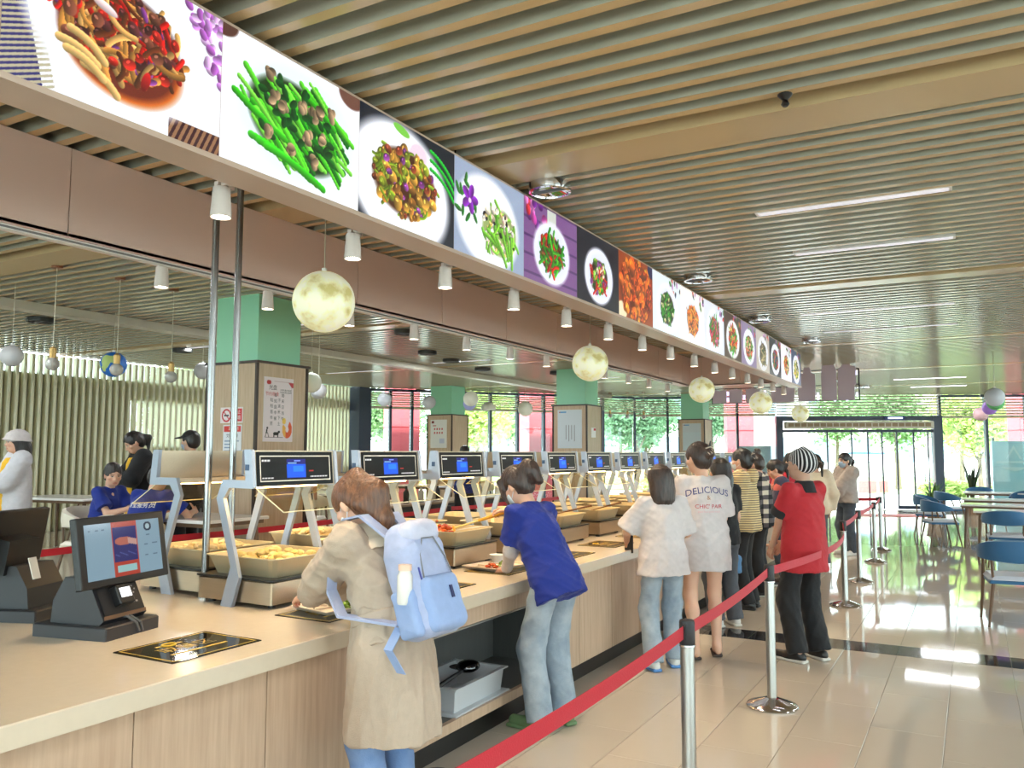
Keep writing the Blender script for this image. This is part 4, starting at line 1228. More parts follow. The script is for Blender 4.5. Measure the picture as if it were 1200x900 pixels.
ball_lamp('paper_lantern', (-10.9, 18.3, 2.75), .2, M_pb['white'], 'white dome-shaped paper shade before the middle windows', dome=True, cat='lantern')
for loc, r, c, lab in (((.36, 16.0, 2.58), .155, 'silver', 'large silver-white paper ball at the right near the ceiling'), ((.42, 18.3, 2.62), .155, 'green', 'green paper ball partly behind the silver-white one'),
                       ((.36, 20.5, 2.62), .15, 'purple', 'purple paper ball behind the green one'), ((.20, 22.0, 2.55), .16, 'pink', 'pink paper ball left of the silver, green and purple ones')):
    ball_lamp('paper_ball', loc, r, M_pb[c], lab, cat='lantern')

# ceiling fittings
M_bowl = mat('polished_bowl', (220, 220, 226), .06, 1.0)
def ceiling_disc(x, y, r, label, group=None, m=None):
    t = thing('ceiling_light', label, 'ceiling light', (x, y, CEIL - .055), 0, group)
    MB().lathe([(r, .055), (r * 1.02, .02), (r, 0), (r * .88, -.004), (r * .86, .006), (r * .5, .03), (.0001, .04)], n=36).build('reflector', m or M_bowl, t, True)
    MB().box(-r * .86, r * .86, -.006, .006, 0, .02).build('cross_bar', M_grey, t)
    return t
ceiling_disc(-2.30, 4.62, .135, 'chrome bowl ceiling light above the orchid dish photo, nearest of the row')
ceiling_disc(-2.26, 7.76, .135, 'chrome bowl ceiling light above the far dish photos, second of the row')
ceiling_disc(-2.29, 10.56, .135, 'chrome bowl ceiling light near the end of the menu board, third of the row')
ceiling_disc(-2.05, 12.9, .135, 'chrome bowl ceiling light past the end of the menu board')
ceiling_disc(-2.6, 20.3, .2, 'round ceiling light above the glass entrance, left of two')
ceiling_disc(-2.4, 22.6, .2, 'round ceiling light above the glass entrance, right of two')
M_vent = mat('ceiling_speaker_dark', (52, 52, 50), .5)
for px, lab in (((-6.9, 9.3), 'dark round ceiling speaker above the nearest pillar'), ((-8.0, 11.4), 'dark round ceiling speaker behind the nearest pillar, left of two'), ((-8.3, 12.6), 'dark round ceiling speaker behind the nearest pillar, right of two'),
                ((-8.6, 14.2), 'dark round ceiling speaker over the middle dining area'), ((-7.6, 15.6), 'dark round ceiling speaker left of the third pillar'), ((-10.4, 6.2), 'dark round ceiling speaker over the left tables'), ((-11.4, 9.2), 'dark round ceiling speaker near the slatted wall')):
    ceiling_disc(px[0], px[1], .16, lab, None, M_vent)
M_lin = emission_mat('linear_lamp', (240, 238, 250), 0.55)
M_linb = emission_mat('linear_lamp_bright', (250, 248, 255), 6.0)
def linear(x0, x1, y, label, bright=False, group=None, e=None):
    t = thing('linear_light', label, 'ceiling light', (x0, y, CEIL), 0, group)
    MB().box(0, x1 - x0, -.045, .045, -.004, .05).build('light_housing', M_white, t)
    MB().box(.02, x1 - x0 - .02, -.035, .035, -.006, -.0045).build('diffuser', M_linb if bright else M_lin, t)
    d = bpy.data.lights.new('linear_lamp', 'AREA'); d.shape = 'RECTANGLE'; d.size = x1 - x0 - .06; d.size_y = .12; d.energy = e or 48; d.color = (.93, .97, 1)
    o = bpy.data.objects.new('linear_lamp', d); COL.objects.link(o); o.location = ((x0 + x1) / 2, y, CEIL - .012)
linear(-1.30, -.05, 5.95, 'long ceiling lamp nearest the camera, right of the menu board', e=3)
linear(-1.29, -.05, 7.33, 'long ceiling lamp, second back, among the ceiling slats', e=3)
linear(-1.8, -.1, 10.6, 'long ceiling lamp beyond the second flat ceiling band', e=3)
linear(-1.8, -.1, 12.3, 'long ceiling lamp just before the third flat ceiling band', e=3)
linear(-1.55, -.05, 21.0, 'bright long ceiling lamp before the entrance, nearer of two', True)
linear(-1.35, -.05, 23.6, 'bright long ceiling lamp before the entrance, farther of two', True)
for i, (x, y) in enumerate(((2.2, 2.2), (2.2, 5.95), (2.2, 9.4), (2.2, 12.9), (2.2, 17), (5.2, 4), (5.2, 9), (5.2, 14), (-.9, 1.0), (-.9, -1.5), (2.2, -1.5))):  # lamps added out of view to brighten the counter side of the hall
    linear(x, x + 1.3, y, 'added unseen fill lamp beyond the right edge, %s of eleven' % ORD[i], group='added unseen fill lamps beyond the right edge')
for i, (x, y) in enumerate(((-8.4, 3.2), (-11.6, 4.4), (-8.4, 8.2), (-11.6, 9.2), (-9.0, 13.0), (-12.2, 13.6), (-8.2, 17.4))):  # extra lamps added to brighten the dining side
    linear(x, x + 1.3, y, 'added fill lamp over the dining side, %s of seven' % ORD[i], group='added fill lamps over the dining side', e=55)
spk = thing('smoke_detector', 'small black sprinkler head on the ceiling slats at upper right', 'sprinkler', (-.72, 3.98, CEIL - .05))
MB().lathe([(.012, -.01), (.02, .0), (.012, .02), (.035, .045), (.035, .051)], n=14).build('sprinkler_body', M_black, spk, True)

# posters and notices on the pillars
def poem_img():
    W, H = 90, 140
    im = np.zeros((H, W, 3)); im[:] = (.91, .86, .87)
    yy, xx = np.mgrid[0:H, 0:W]
    im[8:9, 30:84] = (.75, .62, .62); im[8:118, 83:84] = (.8, .7, .72)
    m = (xx - yy > 64) & (yy > 8) & (yy < 20); im[m] = (.72, .25, .28)
    m = ((xx - 14) / 7.) ** 2 + ((yy - 11) / 5.) ** 2 < 1; im[m] = (.72, .16, .14)
    a = np.arctan2(yy - 112., xx - 72.); r = np.hypot((xx - 72) / 1., (yy - 112) / 1.3)
    m = (r < 15) & (r > 5) & ~((a > -2.4) & (a < -1.2)); im[m] = (.88, .36, .16)
    m2 = m & (xx < 68); im[m2] = (.93, .70, .30)
    m = ((xx - 62) / 6.) ** 2 + ((yy - 94) / 7.) ** 2 < 1; im[m] = (.95, .80, .36)
    # farmer and ox in ink
    ox = (((xx - 38) / 9.) ** 2 + ((yy - 122) / 4.) ** 2 < 1) | (((xx - 47) / 4.) ** 2 + ((yy - 118) / 3.) ** 2 < 1) | ((abs(xx - 32) < 1.2) & (yy > 122) & (yy < 130)) | ((abs(xx - 44) < 1.2) & (yy > 122) & (yy < 130)); im[ox] = (.12, .09, .09)
    fm = (((xx - 12) / 2.5) ** 2 + ((yy - 110) / 2.5) ** 2 < 1) | ((abs(xx - 10 - (yy - 118) * -.2) < 2) & (yy > 112) & (yy < 122)) | ((abs(xx - 8 + (yy - 125) * .4) < 1) & (yy > 120) & (yy < 130)) | ((abs(xx - 15 - (yy - 125) * .4) < .9) & (yy > 118) & (yy < 130)); im[fm] = (.15, .11, .11)
    im[130:131, 6:60] = (.35, .28, .28)
    return im
def on_panel(name, label, cat, loc, rz, img, w, h, m=None):
    """a flat notice hung on a vertical face: rz turns its outward side (local -y)"""
    t = thing(name, label, cat, loc, rz)
    MB().box(-w / 2, w / 2, -.004, 0, -h / 2, h / 2).build('backing', M_paper, t)
    grid_print('print', img, (-w / 2 + .002, -.0052, -h / 2 + .002), (w - .004, 0, 0), (0, 0, h - .004), m or M_print, t)
    return t
M_ink = mat('ink_black', (28, 22, 22), .6)
M_inkred = mat('ink_red', (196, 40, 44), .6)
M_inkblue = mat('ink_blue', (60, 110, 180), .6)
def letters_on(t, items, m, name='lettering'):
    b = MB()
    for body, size, x, z in items: add_text(b, body, size, (x, -.0062, z), (1, 0, 0), (0, 0, 1))
    tag(b.build(name, m, t), kind='stuff')
px0 = -6.629
poster = on_panel('poster', 'white calligraphy poster with a farmer, an ox and an orange swirl on the nearest pillar', 'poster', (px0, 6.63, 2.10), PI / 2, poem_img(), .44, .70)
cols = ['粒粒皆辛苦', '谁知盘中餐', '汗滴禾下土', '锄禾日当午']
it = []
for c, s in enumerate(cols):
    for r_, ch in enumerate(s):
        it.append((ch, .045, -.105 + .055 * c, .10 + (.055 if c % 2 else 0) - .064 * r_))
letters_on(poster, it, M_ink)
letters_on(poster, [('节约粮食', .05, -.10, .165)], M_inkred, 'red_lettering')
letters_on(poster, [('光盘', .06, -.09, .235)], M_ink, 'brush_lettering')
letters_on(poster, [('文明用餐', .022, .06, .215), ('从我做起', .022, .145, .215), ('珍惜粮食', .022, .06, .19), ('杜绝浪费', .022, .145, .19)], M_ink, 'small_lettering')
im = np.zeros((30, 60, 3)); im[:] = (.93, .88, .88); im[3:27, 34:58] = (.84, .16, .20)
yy, xx = np.mgrid[0:30, 0:60]; rr = np.hypot(xx - 16, yy - 15); im[(abs(rr - 11) < 1.6) | ((abs(xx - yy - 1) < 1.6) & (rr < 11))] = (.80, .14, .18); im[(abs(yy - 15) < 1.5) & (abs(xx - 16) < 7)] = (.25, .22, .25)
ns = on_panel('no_smoking_sign', 'no-smoking notice with a red block on the left side of the nearest pillar', 'sign', (-6.99, 6.309, 2.035), 0, im, .34, .17)
letters_on(ns, [('禁止', .05, .09, .03), ('吸烟', .05, .09, -.03)], M_paper)
im = np.zeros((60, 44, 3)); im[:] = (.90, .91, .93); im[2:11, 2:42] = (.84, .22, .18)
for r_ in range(6): im[24 + 5 * r_:26 + 5 * r_, 4:(38 - 5 * (r_ % 3))] = (.55, .62, .72)
nt_ = on_panel('notice_board', 'white notice with a red heading under the no-smoking sign', 'sign', (-6.97, 6.309, 1.72), 0, im, .28, .42)
letters_on(nt_, [('温馨提示', .04, .02, .167)], M_paper); letters_on(nt_, [('文明就餐', .045, 0, .09)], M_ink, 'dark_lettering')
im = np.zeros((60, 44, 3)); im[:] = (.80, .84, .86)
for c in range(4): im[24:24 + 22 + 3 * (c % 2), 15 + 5 * c:16 + 5 * c] = (.42, .42, .42)
im[3:5, 5:16] = (.25, .6, .8); im[3:5, 3:5] = (.75, .3, .25)
on_panel('poster', 'pale blue calligraphy poster on the third pillar behind the displays', 'poster', (-7.115, 15.169, 2.12), 0, im, .54, .78)
im2 = im.copy(); im2[20:] = (.80, .86, .88)
on_panel('poster', 'pale blue poster on the farthest pillar behind the tall girl', 'poster', (-7.02, 23.199, 2.10), 0, im2, .54, .78)
im = np.zeros((60, 40, 3)); im[:] = (.90, .90, .88)
for a in range(4):
    for b_ in range(2): im[18 + 8 * b_:22 + 8 * b_, 9 + 6 * a:12 + 6 * a] = (.78, .25, .28)
im[3:8, 3:9] = (.5, .15, .15); im[40:50, 22:34] = (.78, .80, .86); im[12:14, 6:14] = (.75, .4, .4)
on_panel('poster', 'white poster with two rows of red marks on the far left pillar', 'poster', (-11.9, 17.499, 2.12), 0, im, .50, .72)
im = np.zeros((30, 24, 3)); im[:] = (.92, .90, .90); im[2:9, 12:24] = (.82, .12, .22)
on_panel('notice_board', 'small white notice with a red corner on the side of the third pillar', 'sign', (-6.739, 15.5, 2.05), PI / 2, im, .22, .2)

# ================================================================ FURNITURE
M_blue = mat('chair_blue_fabric', (38, 98, 142), .55, bump=.1, bscale=150, sheen=.3)
M_wood = mat('chair_leg_wood', (116, 90, 68), .5, var=.15, scale=10)
M_seatw = mat('chair_seat_pale', (206, 210, 220), .4)
M_tabt = mat('table_top_white', (232, 230, 228), .12)
def make_chair(label, group, shell, legm, seatm):
    t = thing('dining_chair', label, 'chair', (0, 0, 0), 0, group)
    b = MB(); n = 15
    rows = []
    for i in range(n):
        a = math.radians(-125 + 250 * i / (n - 1))
        x, y = .27 * math.sin(a), -.02 - .25 * math.cos(a)
        k = abs(i / (n - 1) - .5) * 2
        top = .82 - .14 * k ** 2.2; bot = .60 + .03 * k
        nx, ny = math.sin(a), -math.cos(a)
        rows.append([(x, y, bot), (x + nx * .035, y + ny * .035, bot + .01), (x + nx * .045, y + ny * .045, (top + bot) / 2), (x + nx * .035, y + ny * .035, top - .01), (x, y, top), (x - nx * .004, y - ny * .004, (top + bot) / 2)])
    vs = [p for r in rows for p in r]; fs = []
    for i in range(n - 1):
        for k in range(6): fs.append((i * 6 + k, i * 6 + (k + 1) % 6, i * 6 + 6 + (k + 1) % 6, i * 6 + 6 + k))
    fs += [tuple(range(5, -1, -1)), tuple(range((n - 1) * 6, n * 6))]
    b.add(vs, fs).build('backrest', shell, t, True)
    MB().rbox(-.24, .24, -.23, .24, .435, .475, .03).build('seat', seatm, t)
    MB().rbox(-.235, .235, -.225, .235, .40, .434, .01).build('seat_frame', shell, t)
    for sx in (-1, 1):
        MB().tube([(sx * .20, -.19, .40), (sx * .26, -.26, 0)], [.017, .011], 8).build('leg', legm, t, True)
        MB().tube([(sx * .24, .10, .68), (sx * .235, .18, .43), (sx * .26, .26, 0)], [.014, .017, .011], 8).build('leg', legm, t, True)
        MB().tube([(sx * .20, -.20, .40), (sx * .21, -.20, .64)], .012, 8).build('back_post', legm, t, True)
    return t
CH = [((.30, 9.42), .12, 'blue barrel-back chair nearest the camera at the right edge, its back to us', 'chairs'),
      ((-.78, 18.6), -1.75, 'blue chair standing alone nearest the entrance, left of the tables', 'chairs'),
      ((-.55, 16.6), -1.2, 'blue chair at the left end of the tables, second from the entrance', 'chairs'),
      ((.38, 14.1), .05, 'blue chair with its back to us at the near end of the tables', 'chairs'),
      ((-.48, 20.6), -1.2, 'blue chair half hidden behind the potted plant', 'chairs'),
      ((1.05, 13.6), .6, 'blue chair cut by the right edge beside the near table', 'chairs'),
      ((.1, 23.3), 3.0, 'blue chair at the far end of the tables under the window', 'chairs'),
      ((.95, 21.6), 2.4, 'blue chair on the far side of the tables before the blue hoarding', 'chairs'),
      ((1.5, 9.7), .4, 'blue chair just outside the right edge', 'chairs')]
c0_ = None
for (x, y), rz, lab, g in CH:
    if c0_ is None:
        c0_ = make_chair(lab, 'blue dining chairs', M_blue, M_wood, M_seatw); c0_.location = (x, y, 0); c0_.rotation_euler = (0, 0, rz)
    else: dup(c0_, (x, y, 0), rz, lab, 'blue dining chairs')
def make_table(label, group, L, W):
    t = thing('dining_table', label, 'table', (0, 0, 0), 0, group)
    MB().rbox(-L / 2, L / 2, -W / 2, W / 2, .72, .75, .008).build('tabletop', M_tabt, t)
    MB().box(-L / 2 + .04, L / 2 - .04, -W / 2 + .04, W / 2 - .04, .68, .719).build('apron', M_wood, t)
    for sx in (-1, 1):
        for sy in (-1, 1):
            MB().tube([(sx * (L / 2 - .1), sy * (W / 2 - .1), .70), (sx * (L / 2 - .05), sy * (W / 2 - .05), 0)], [.026, .018], 8).build('leg', M_wood, t, True)
    return t
tb = make_table('white dining table nearest the camera at the right, among blue chairs', 'white tables by the window', 1.3, .7); tb.location = (.62, 15.1, 0)
for y, lab in ((16.9, 'second white dining table from the camera at the right'), (18.9, 'third white dining table from the camera at the right'), (22.2, 'farthest white dining table at the right, by the glass wall')):
    dup(tb, (.42, y, 0), 0, lab, 'white tables by the window')
# dining side, on the raised floor
M_cream = mat('chair_cream_shell', (224, 216, 198), .4)
lt = make_table('white dining table on the dining side behind the seated staff', 'white tables of the dining side', 1.5, .8); lt.location = (-11.3, 7.3, .25); lt.rotation_euler = (0, 0, .1)
dup(lt, (-6.95, 5.72, .25), .0, 'table at which the two staff in blue shirts sit', 'white tables of the dining side')
dup(lt, (-10.8, 11.4, .25), .0, 'white dining table seen past the left side of the nearest pillar', 'white tables of the dining side')
dup(lt, (-9.2, 10.2, .25), .0, 'white dining table behind the rear food pans', 'white tables of the dining side')
dup(lt, (-9.4, 13.6, .25), .0, 'white dining table on the dining side beyond the nearest pillar', 'white tables of the dining side')
lc = make_chair('cream barrel chair left of the woman in the white cap\'s table', 'cream dining chairs', M_cream, M_wood, M_cream); lc.location = (-11.8, 7.95, .25); lc.rotation_euler = (0, 0, 2.4)
for (x, y), rz, lab in (((-10.2, 7.9), 2.9, 'cream barrel chair beside the smiling staff woman'), ((-6.85, 5.05), .306, 'cream chair whose back rises just behind the lit terminal'), ((-8.0, 5.45), -1.38, 'cream chair under the smiling staff woman'),
                        ((-8.3, 8.9), .4, 'cream chair behind the rear food pans, left'), ((-9.3, 11.3), 2.6, 'cream chair behind the rear food pans, right'), ((-9.9, 12.7), .2, 'cream chair beyond the nearest pillar'), ((-8.8, 14.4), 3.0, 'cream chair farther along the dining side')):
    dup(lc, (x, y, .25), rz, lab, 'cream dining chairs')
M_sofa = mat('booth_black_leather', (34, 36, 34), .4)
def booth(loc, rz, label, L=1.5):
    t = thing('booth_sofa', label, 'sofa', loc, rz)
    MB().rbox(-L / 2, L / 2, -.30, .30, 0, .45, .04).build('seat', M_sofa, t)
    MB().rbox(-L / 2, L / 2, -.42, -.301, 0, 1.06, .04).build('backrest', M_sofa, t)
    return t
booth((-12.7, 9.7, .25), 2.6, 'black booth sofa behind the white table on the dining side')
booth((-11.1, 9.35, .25), 2.9, 'black booth sofa behind the staff member in the yellow apron', 1.2)
booth((-9.6, 9.0, .25), 2.9, 'black booth sofa partly hidden by the rear display', 1.2)
M_bot = mat('bottle_grey', (176, 178, 178), .2)
def shelf_things():
    t = thing('side_counter', 'low dark sideboard beyond the counter seen between the station arms', 'sideboard', (-8.0, 12.0, .25))
    MB().rbox(-.3, .3, -2.2, 2.2, 0, .55, .01).build('body', mat('sideboard_dark', (58, 52, 50), .5), t)
    MB().rbox(-.33, .33, -2.25, 2.25, .551, .58, .005).build('top', mat('sideboard_top', (150, 128, 100), .4), t)
    rng = random.Random(3)
    for k in range(12):
        b = thing('dispenser_bottle', 'dispenser bottle on the low sideboard beyond the counter, %s in the row' % ORD[k], 'bottle', (-7.9 + rng.uniform(-.12, .12), 10.1 + .33 * k, .831), 0, 'bottles on the low sideboard')
        MB().lathe([(.045, 0), (.048, .01), (.048, .17), (.02, .21), (.018, .24)], n=14).build('bottle_body', [M_bot, M_bot, M_black][k % 3], b, True)
        MB().lathe([(.022, .24), (.022, .27), (.0001, .272)], n=12).build('cap', M_black, b, True)
shelf_things()

# potted plants by the entrance
M_leaf = mat('plant_leaf', (86, 124, 62), .45, var=.4, scale=12)
M_leafd = mat('plant_leaf_dark', (54, 72, 44), .45, var=.4, scale=12)
M_pot = mat('pot_wood', (150, 118, 92), .6)
def plant(loc, label, n, h, m, seed, w=.05):
    t = thing('potted_plant', label, 'plant', loc)
    MB().lathe([(.13, 0), (.17, .30), (.185, .30), (.185, .33), (.16, .33), (.15, .28), (.0001, .28)], n=20).build('pot', M_pot, t, True)
    rng = random.Random(seed)
    for k in range(n):
        a = 2 * PI * k / n + rng.uniform(-.3, .3); hh = h * rng.uniform(.6, 1.1); sp = rng.uniform(.12, .38)
        b = MB(); vs = []; fs = []
        for q in range(6):
            u = q / 5.; r = sp * u ** 1.6; z = .28 + hh * (u - .12 * u ** 3)
            ww = w * math.sin(PI * min(1, .15 + u * .85)) + .004
            c, s = math.cos(a), math.sin(a)
            vs += [(r * c - s * ww, r * s + c * ww, z), (r * c, r * s, z - .012), (r * c + s * ww, r * s - c * ww, z)]
        for q in range(5):
            fs += [(3 * q, 3 * q + 1, 3 * q + 4, 3 * q + 3), (3 * q + 1, 3 * q + 2, 3 * q + 5, 3 * q + 4)]
        b.add(vs, fs).build('leaf', m, t, True)
plant((-.86, 22.2, 0), 'potted plant with spiky leaves on the floor beside the glass door post', 16, .72, M_leaf, 1)
plant((-.05, 25.6, 0), 'taller potted plant with dark upright leaves behind the tables', 14, 1.25, M_leafd, 2)
pm = MB().rbox(-3.2, -1.0, -.45, .45, 0.0005, .012, .004).build('door_mat', mat('mat_red', (206, 120, 116), .8))
pm.location = (.0, 24.9, 0); pm.rotation_euler = (0, 0, drz); tag(pm, 'pinkish red mat lying inside the glass entrance', 'mat')
# ================================================================ OUTSIDE
M_pave = mat('paving_pale', (214, 212, 208), .8, var=.1, scale=.5)
M_lawn = mat('lawn_green', (150, 172, 112), .9, var=.3, scale=1.5)
struct('ground', MB().box(-90, 90, -60, 110, -.3, -.14), M_pave)
g = MB()
def lawn(x0, x1, y0, y1):
    g.box(x0, x1, y0, y1, -.14, -.10)
def W2(s, dout):
    """a point outside the far wall: s along its second run, dout outwards"""
    a, b = WALLP[1], WALLP[2]
    d = Vector((b[0] - a[0], b[1] - a[1])).normalized(); n = Vector((-d.y, d.x))
    return a[0] + d.x * s + n.x * dout, a[1] + d.y * s + n.y * dout
lw_ = MB()
q = [W2(-14, 15), W2(3.6, 15), W2(3.6, 30), W2(-14, 40)]
lw_.prism([(p[0], p[1]) for p in q], 'z', -.14, -.09)
q = [W2(10.5, 13), W2(40, 11), W2(40, 40), W2(10.5, 40)]
lw_.prism([(p[0], p[1]) for p in q], 'z', -.14, -.09)
q = [W2(3.8, 14), W2(7.2, 14), W2(7.2, 24), W2(3.8, 24)]
lw_.prism([(p[0], p[1]) for p in q], 'z', -.14, -.09)
tag(lw_.build('lawn', M_lawn), 'sunlit grass outside the glass wall', 'grass', kind='stuff')
# red square pillars under the eaves
M_red = mat('pillar_red_paint', (222, 98, 108), .5)
for (s, lab) in ((-8.9, 'red square pillar outside the far left windows'), (-2.8, 'red square pillar outside the middle windows, left of the third green pillar'), (3.2, 'red square pillar outside, left of the glass entrance'), (12.0, 'red square pillar outside at the right edge')):
    if s < -1:
        a, b = WALLP[0], WALLP[1]
        d = Vector((b[0] - a[0], b[1] - a[1])).normalized(); n = Vector((-d.y, d.x)); L = 8.84 + s
        pt = (a[0] + d.x * (L if s > -5 else 1.75) + n.x * 1.6, a[1] + d.y * (L if s > -5 else 1.75) + n.y * 1.6)
        rz = math.atan2(d.y, d.x)
    else:
        pt = W2(s, 2.2); rz = math.atan2(WALLP[2][1] - WALLP[1][1], WALLP[2][0] - WALLP[1][0])
    t = thing('red_pillar', lab, 'pillar', (pt[0], pt[1], -.14), rz)
    MB().box(-.42, .42, -.42, .42, 0, 4.2).build('shaft', M_red, t)
    for z in (1.55, 2.5):
        MB().box(-.43, .43, -.43, .43, z, z + .02).build('joint_band', mat('pillar_red_joint', (176, 50, 62), .5), t)
    MB().box(-.5, .5, -.5, .5, 0, .25).build('plinth', mat('plinth_grey', (150, 146, 140), .7), t)
# trees: shared crowns of leaf cards with real trunks
def crown_mesh(name, seed, n, r, m, size=.16):
    rng = np.random.RandomState(seed)
    cl = rng.normal(0, 1, (14, 3)); cl /= np.linalg.norm(cl, axis=1)[:, None]; cl *= (r * .62 * rng.uniform(.4, 1, (14, 1))); cl[:, 2] *= .8
    c = cl[rng.randint(14, size=n)] + rng.normal(0, r * .24, (n, 3))
    a = rng.normal(0, 1, (n, 3)); a /= np.linalg.norm(a, axis=1)[:, None]
    b = np.cross(a, rng.normal(0, 1, (n, 3))); b /= np.linalg.norm(b, axis=1)[:, None]
    s = size * rng.uniform(.6, 1.4, (n, 1))
    V = np.stack([c - a * s, c + b * s * .45, c + a * s, c - b * s * .45], 1).reshape(-1, 3)
    F = np.arange(4 * n).reshape(-1, 4)
    return fast_mesh(name, V, F, m)
def leaf_material(name, rgb, rgb2):
    m = mat(name, rgb, .6, var=.3, scale=1.2, rgb2=rgb2)
    nt = m.node_tree; b = nt.nodes['Principled BSDF']; out = nt.nodes['Material Output']
    tl = nt.nodes.new('ShaderNodeBsdfTranslucent'); tl.inputs['Color'].default_value = lin(rgb)
    mx = nt.nodes.new('ShaderNodeMixShader'); mx.inputs[0].default_value = .4
    nt.links.new(b.outputs['BSDF'], mx.inputs[1]); nt.links.new(tl.outputs['BSDF'], mx.inputs[2]); nt.links.new(mx.outputs['Shader'], out.inputs['Surface'])
    return m
ML = [leaf_material('leaf_mid', (142, 168, 118), (112, 146, 98)), leaf_material('leaf_bright', (186, 202, 122), (160, 186, 106)), leaf_material('leaf_deep', (116, 150, 116), (92, 126, 96))]
M_bark = mat('bark', (120, 104, 88), .9, var=.3, scale=5, stretch=(4, 4, .6))
CR = [crown_mesh('crown', k, 3400, 2.3, ML[k]) for k in range(3)]
trunk_me = MB().tube([(0, 0, 0), (.03, .02, 1.2), (-.03, .05, 2.2), (.05, 0, 3.4)], [.16, .12, .10, .05], 10).tube([(-.02, .04, 1.9), (.6, .3, 3.0)], [.07, .03], 7).tube([(0, .04, 2.1), (-.7, -.2, 3.1)], [.06, .03], 7).mesh('trunk', M_bark, True)
rngt = random.Random(5)
TREES = []
for k in range(8): TREES.append((W2(-15 + 5.2 * k + rngt.uniform(-.4, .4) + (7 if k > 3 else 0), rngt.uniform(16, 20)), [0, 2, 0, 2, 0][k % 5], rngt.uniform(.8, .95)))
for k in range(9): TREES.append((W2(-24 + 7.6 * k + rngt.uniform(-.6, .6), rngt.uniform(31, 36)), [2, 0][k % 2], rngt.uniform(1.0, 1.2)))
A_d = Vector((5.4, 7.0)).normalized(); A_n = Vector((-A_d.y, A_d.x))
for k in range(5): TREES.append(((-14.2 + A_d.x * (-5 + 5.4 * k) + A_n.x * rngt.uniform(9, 13), 16.9 + A_d.y * (-5 + 5.4 * k) + A_n.y * rngt.uniform(9, 13)), [0, 2, 1][k % 3], rngt.uniform(.8, .92)))
TREES.append((W2(13.0, 8.2), 1, .72)); TREES.append((W2(17.2, 9.0), 1, .8))
tree_words = ['mid-green tree outside among the row beyond the glass wall', 'bright yellow-green tree outside the right-hand windows', 'deep green tree outside among the row beyond the glass wall']
for k, (p, kind, s) in enumerate(TREES):
    near = k >= len(TREES) - 2
    lab = ('bright yellow-green tree close outside, directly right of the entrance' if k == len(TREES) - 2 else 'bright yellow-green tree close outside at the right edge') if near else ('%s tree outside, %s from the left in the %s' % (['mid-green', 'yellow-green', 'deep green'][kind], ORD[k if k < 8 else k - 8 if k < 17 else k - 17], 'nearer row' if k < 8 else 'farther row' if k < 17 else 'row beyond the left windows'))
    t = thing('tree', lab, 'tree', (p[0], p[1], -.088), rngt.uniform(0, 6), None if near else 'trees beyond the glass wall ' + ['mid green', 'bright', 'deep green'][kind])
    t.scale = (s, s, s)
    link('trunk', trunk_me, t)
    c = link('crown', CR[kind], t); c.location = (0, 0, 3.7); c.scale = (1, 1, .75)
    c2 = link('crown', CR[kind], t); c2.location = (.5, .2, 4.7); c2.scale = (1, 1, .8); c2.rotation_euler = (0, 0, 2)
bush_me = crown_mesh('foliage', 40, 2600, .9, ML[1], .12)
for k, (s, d_) in enumerate(((12.4, 10.4), (15.2, 10.6), (18.0, 10.3), (1.4, 12), (-3.4, 12.4))):
    p = W2(s, d_)
    t = thing('shrub', (('low bright shrub in the bed outside the right-hand windows, %s of three' if s > 5 else 'low shrub on the lawn outside the middle windows, %s of two') % ORD[k if k < 3 else k - 3]), 'shrub', (p[0], p[1], -.1), k, 'shrubs right of the entrance' if s > 5 else 'shrubs left of the entrance')
    b = link('foliage', bush_me, t); b.location = (0, 0, .25); b.scale = (1.2, 1.2, .6)
    MB().tube([(0, 0, 0), (.02, .05, .4)], [.03, .02], 6).build('stem', M_bark, t)
# blue hoarding, notice boxes and a white signboard
p = W2(11.3, .75)
hd = thing('hoarding', 'pale blue standing advertising board outside the right-hand window', 'hoarding', (p[0], p[1], -.14), drz)
MB().box(-1.0, 1.0, -.03, .03, .25, 2.15).build('board', mat('hoarding_blue', (176, 228, 240), .5, var=.25, scale=1.2, rgb2=(226, 242, 246)), hd)
w_ = MB()
w_.prism([(-.62, 1.62), (-.40, 2.02), (-.18, 1.62), (-.24, 1.62), (-.40, 1.92), (-.56, 1.62)], 'y', -.036, -.031).box(-.9, -.1, -.036, -.031, 1.50, 1.56).prism([(-.75, 1.38), (-.05, 1.38), (-.2, 1.30), (-.4, 1.26), (-.6, 1.30)], 'y', -.036, -.031)
w_.build('printed_mark', mat('hoarding_print', (240, 250, 252), .5), hd)
for z in (.98, 1.12): MB().box(.05, .5, -.036, -.031, z, z + .08).build('printed_bar', mat('hoarding_bar', (150, 130, 140), .5), hd)
for x in (-.95, .95): MB().box(x - .03, x + .03, -.02, .02, 0, 2.25).build('post', M_grey, hd)
p = W2(9.5, 10.5)
sb = thing('notice_stand', 'white and blue notice stand on two posts outside right of the entrance', 'sign', (p[0], p[1], -.14), drz)
MB().box(-.7, .7, -.05, .05, 1.45, 1.75).build('board', M_white, sb); MB().box(-.7, .7, -.055, .055, 1.75, 1.83).build('top_band', M_inkblue, sb)
for x in (-.4, .4): MB().box(x - .03, x + .03, -.03, .03, 0, 1.45).build('post', M_white, sb)
p = W2(3.4, .5)
wbd = thing('whiteboard', 'white standing panel outside left of the entrance behind the queue', 'panel', (p[0], p[1], -.14), drz)
MB().box(-.5, .5, -.03, .03, .4, 2.0).build('board', mat('panel_white', (246, 247, 250), .5), wbd)
for x in (-.45, .45): MB().box(x - .025, x + .025, -.03, .03, 0, .4).build('leg', M_grey, wbd)
p = W2(5.0, 8)
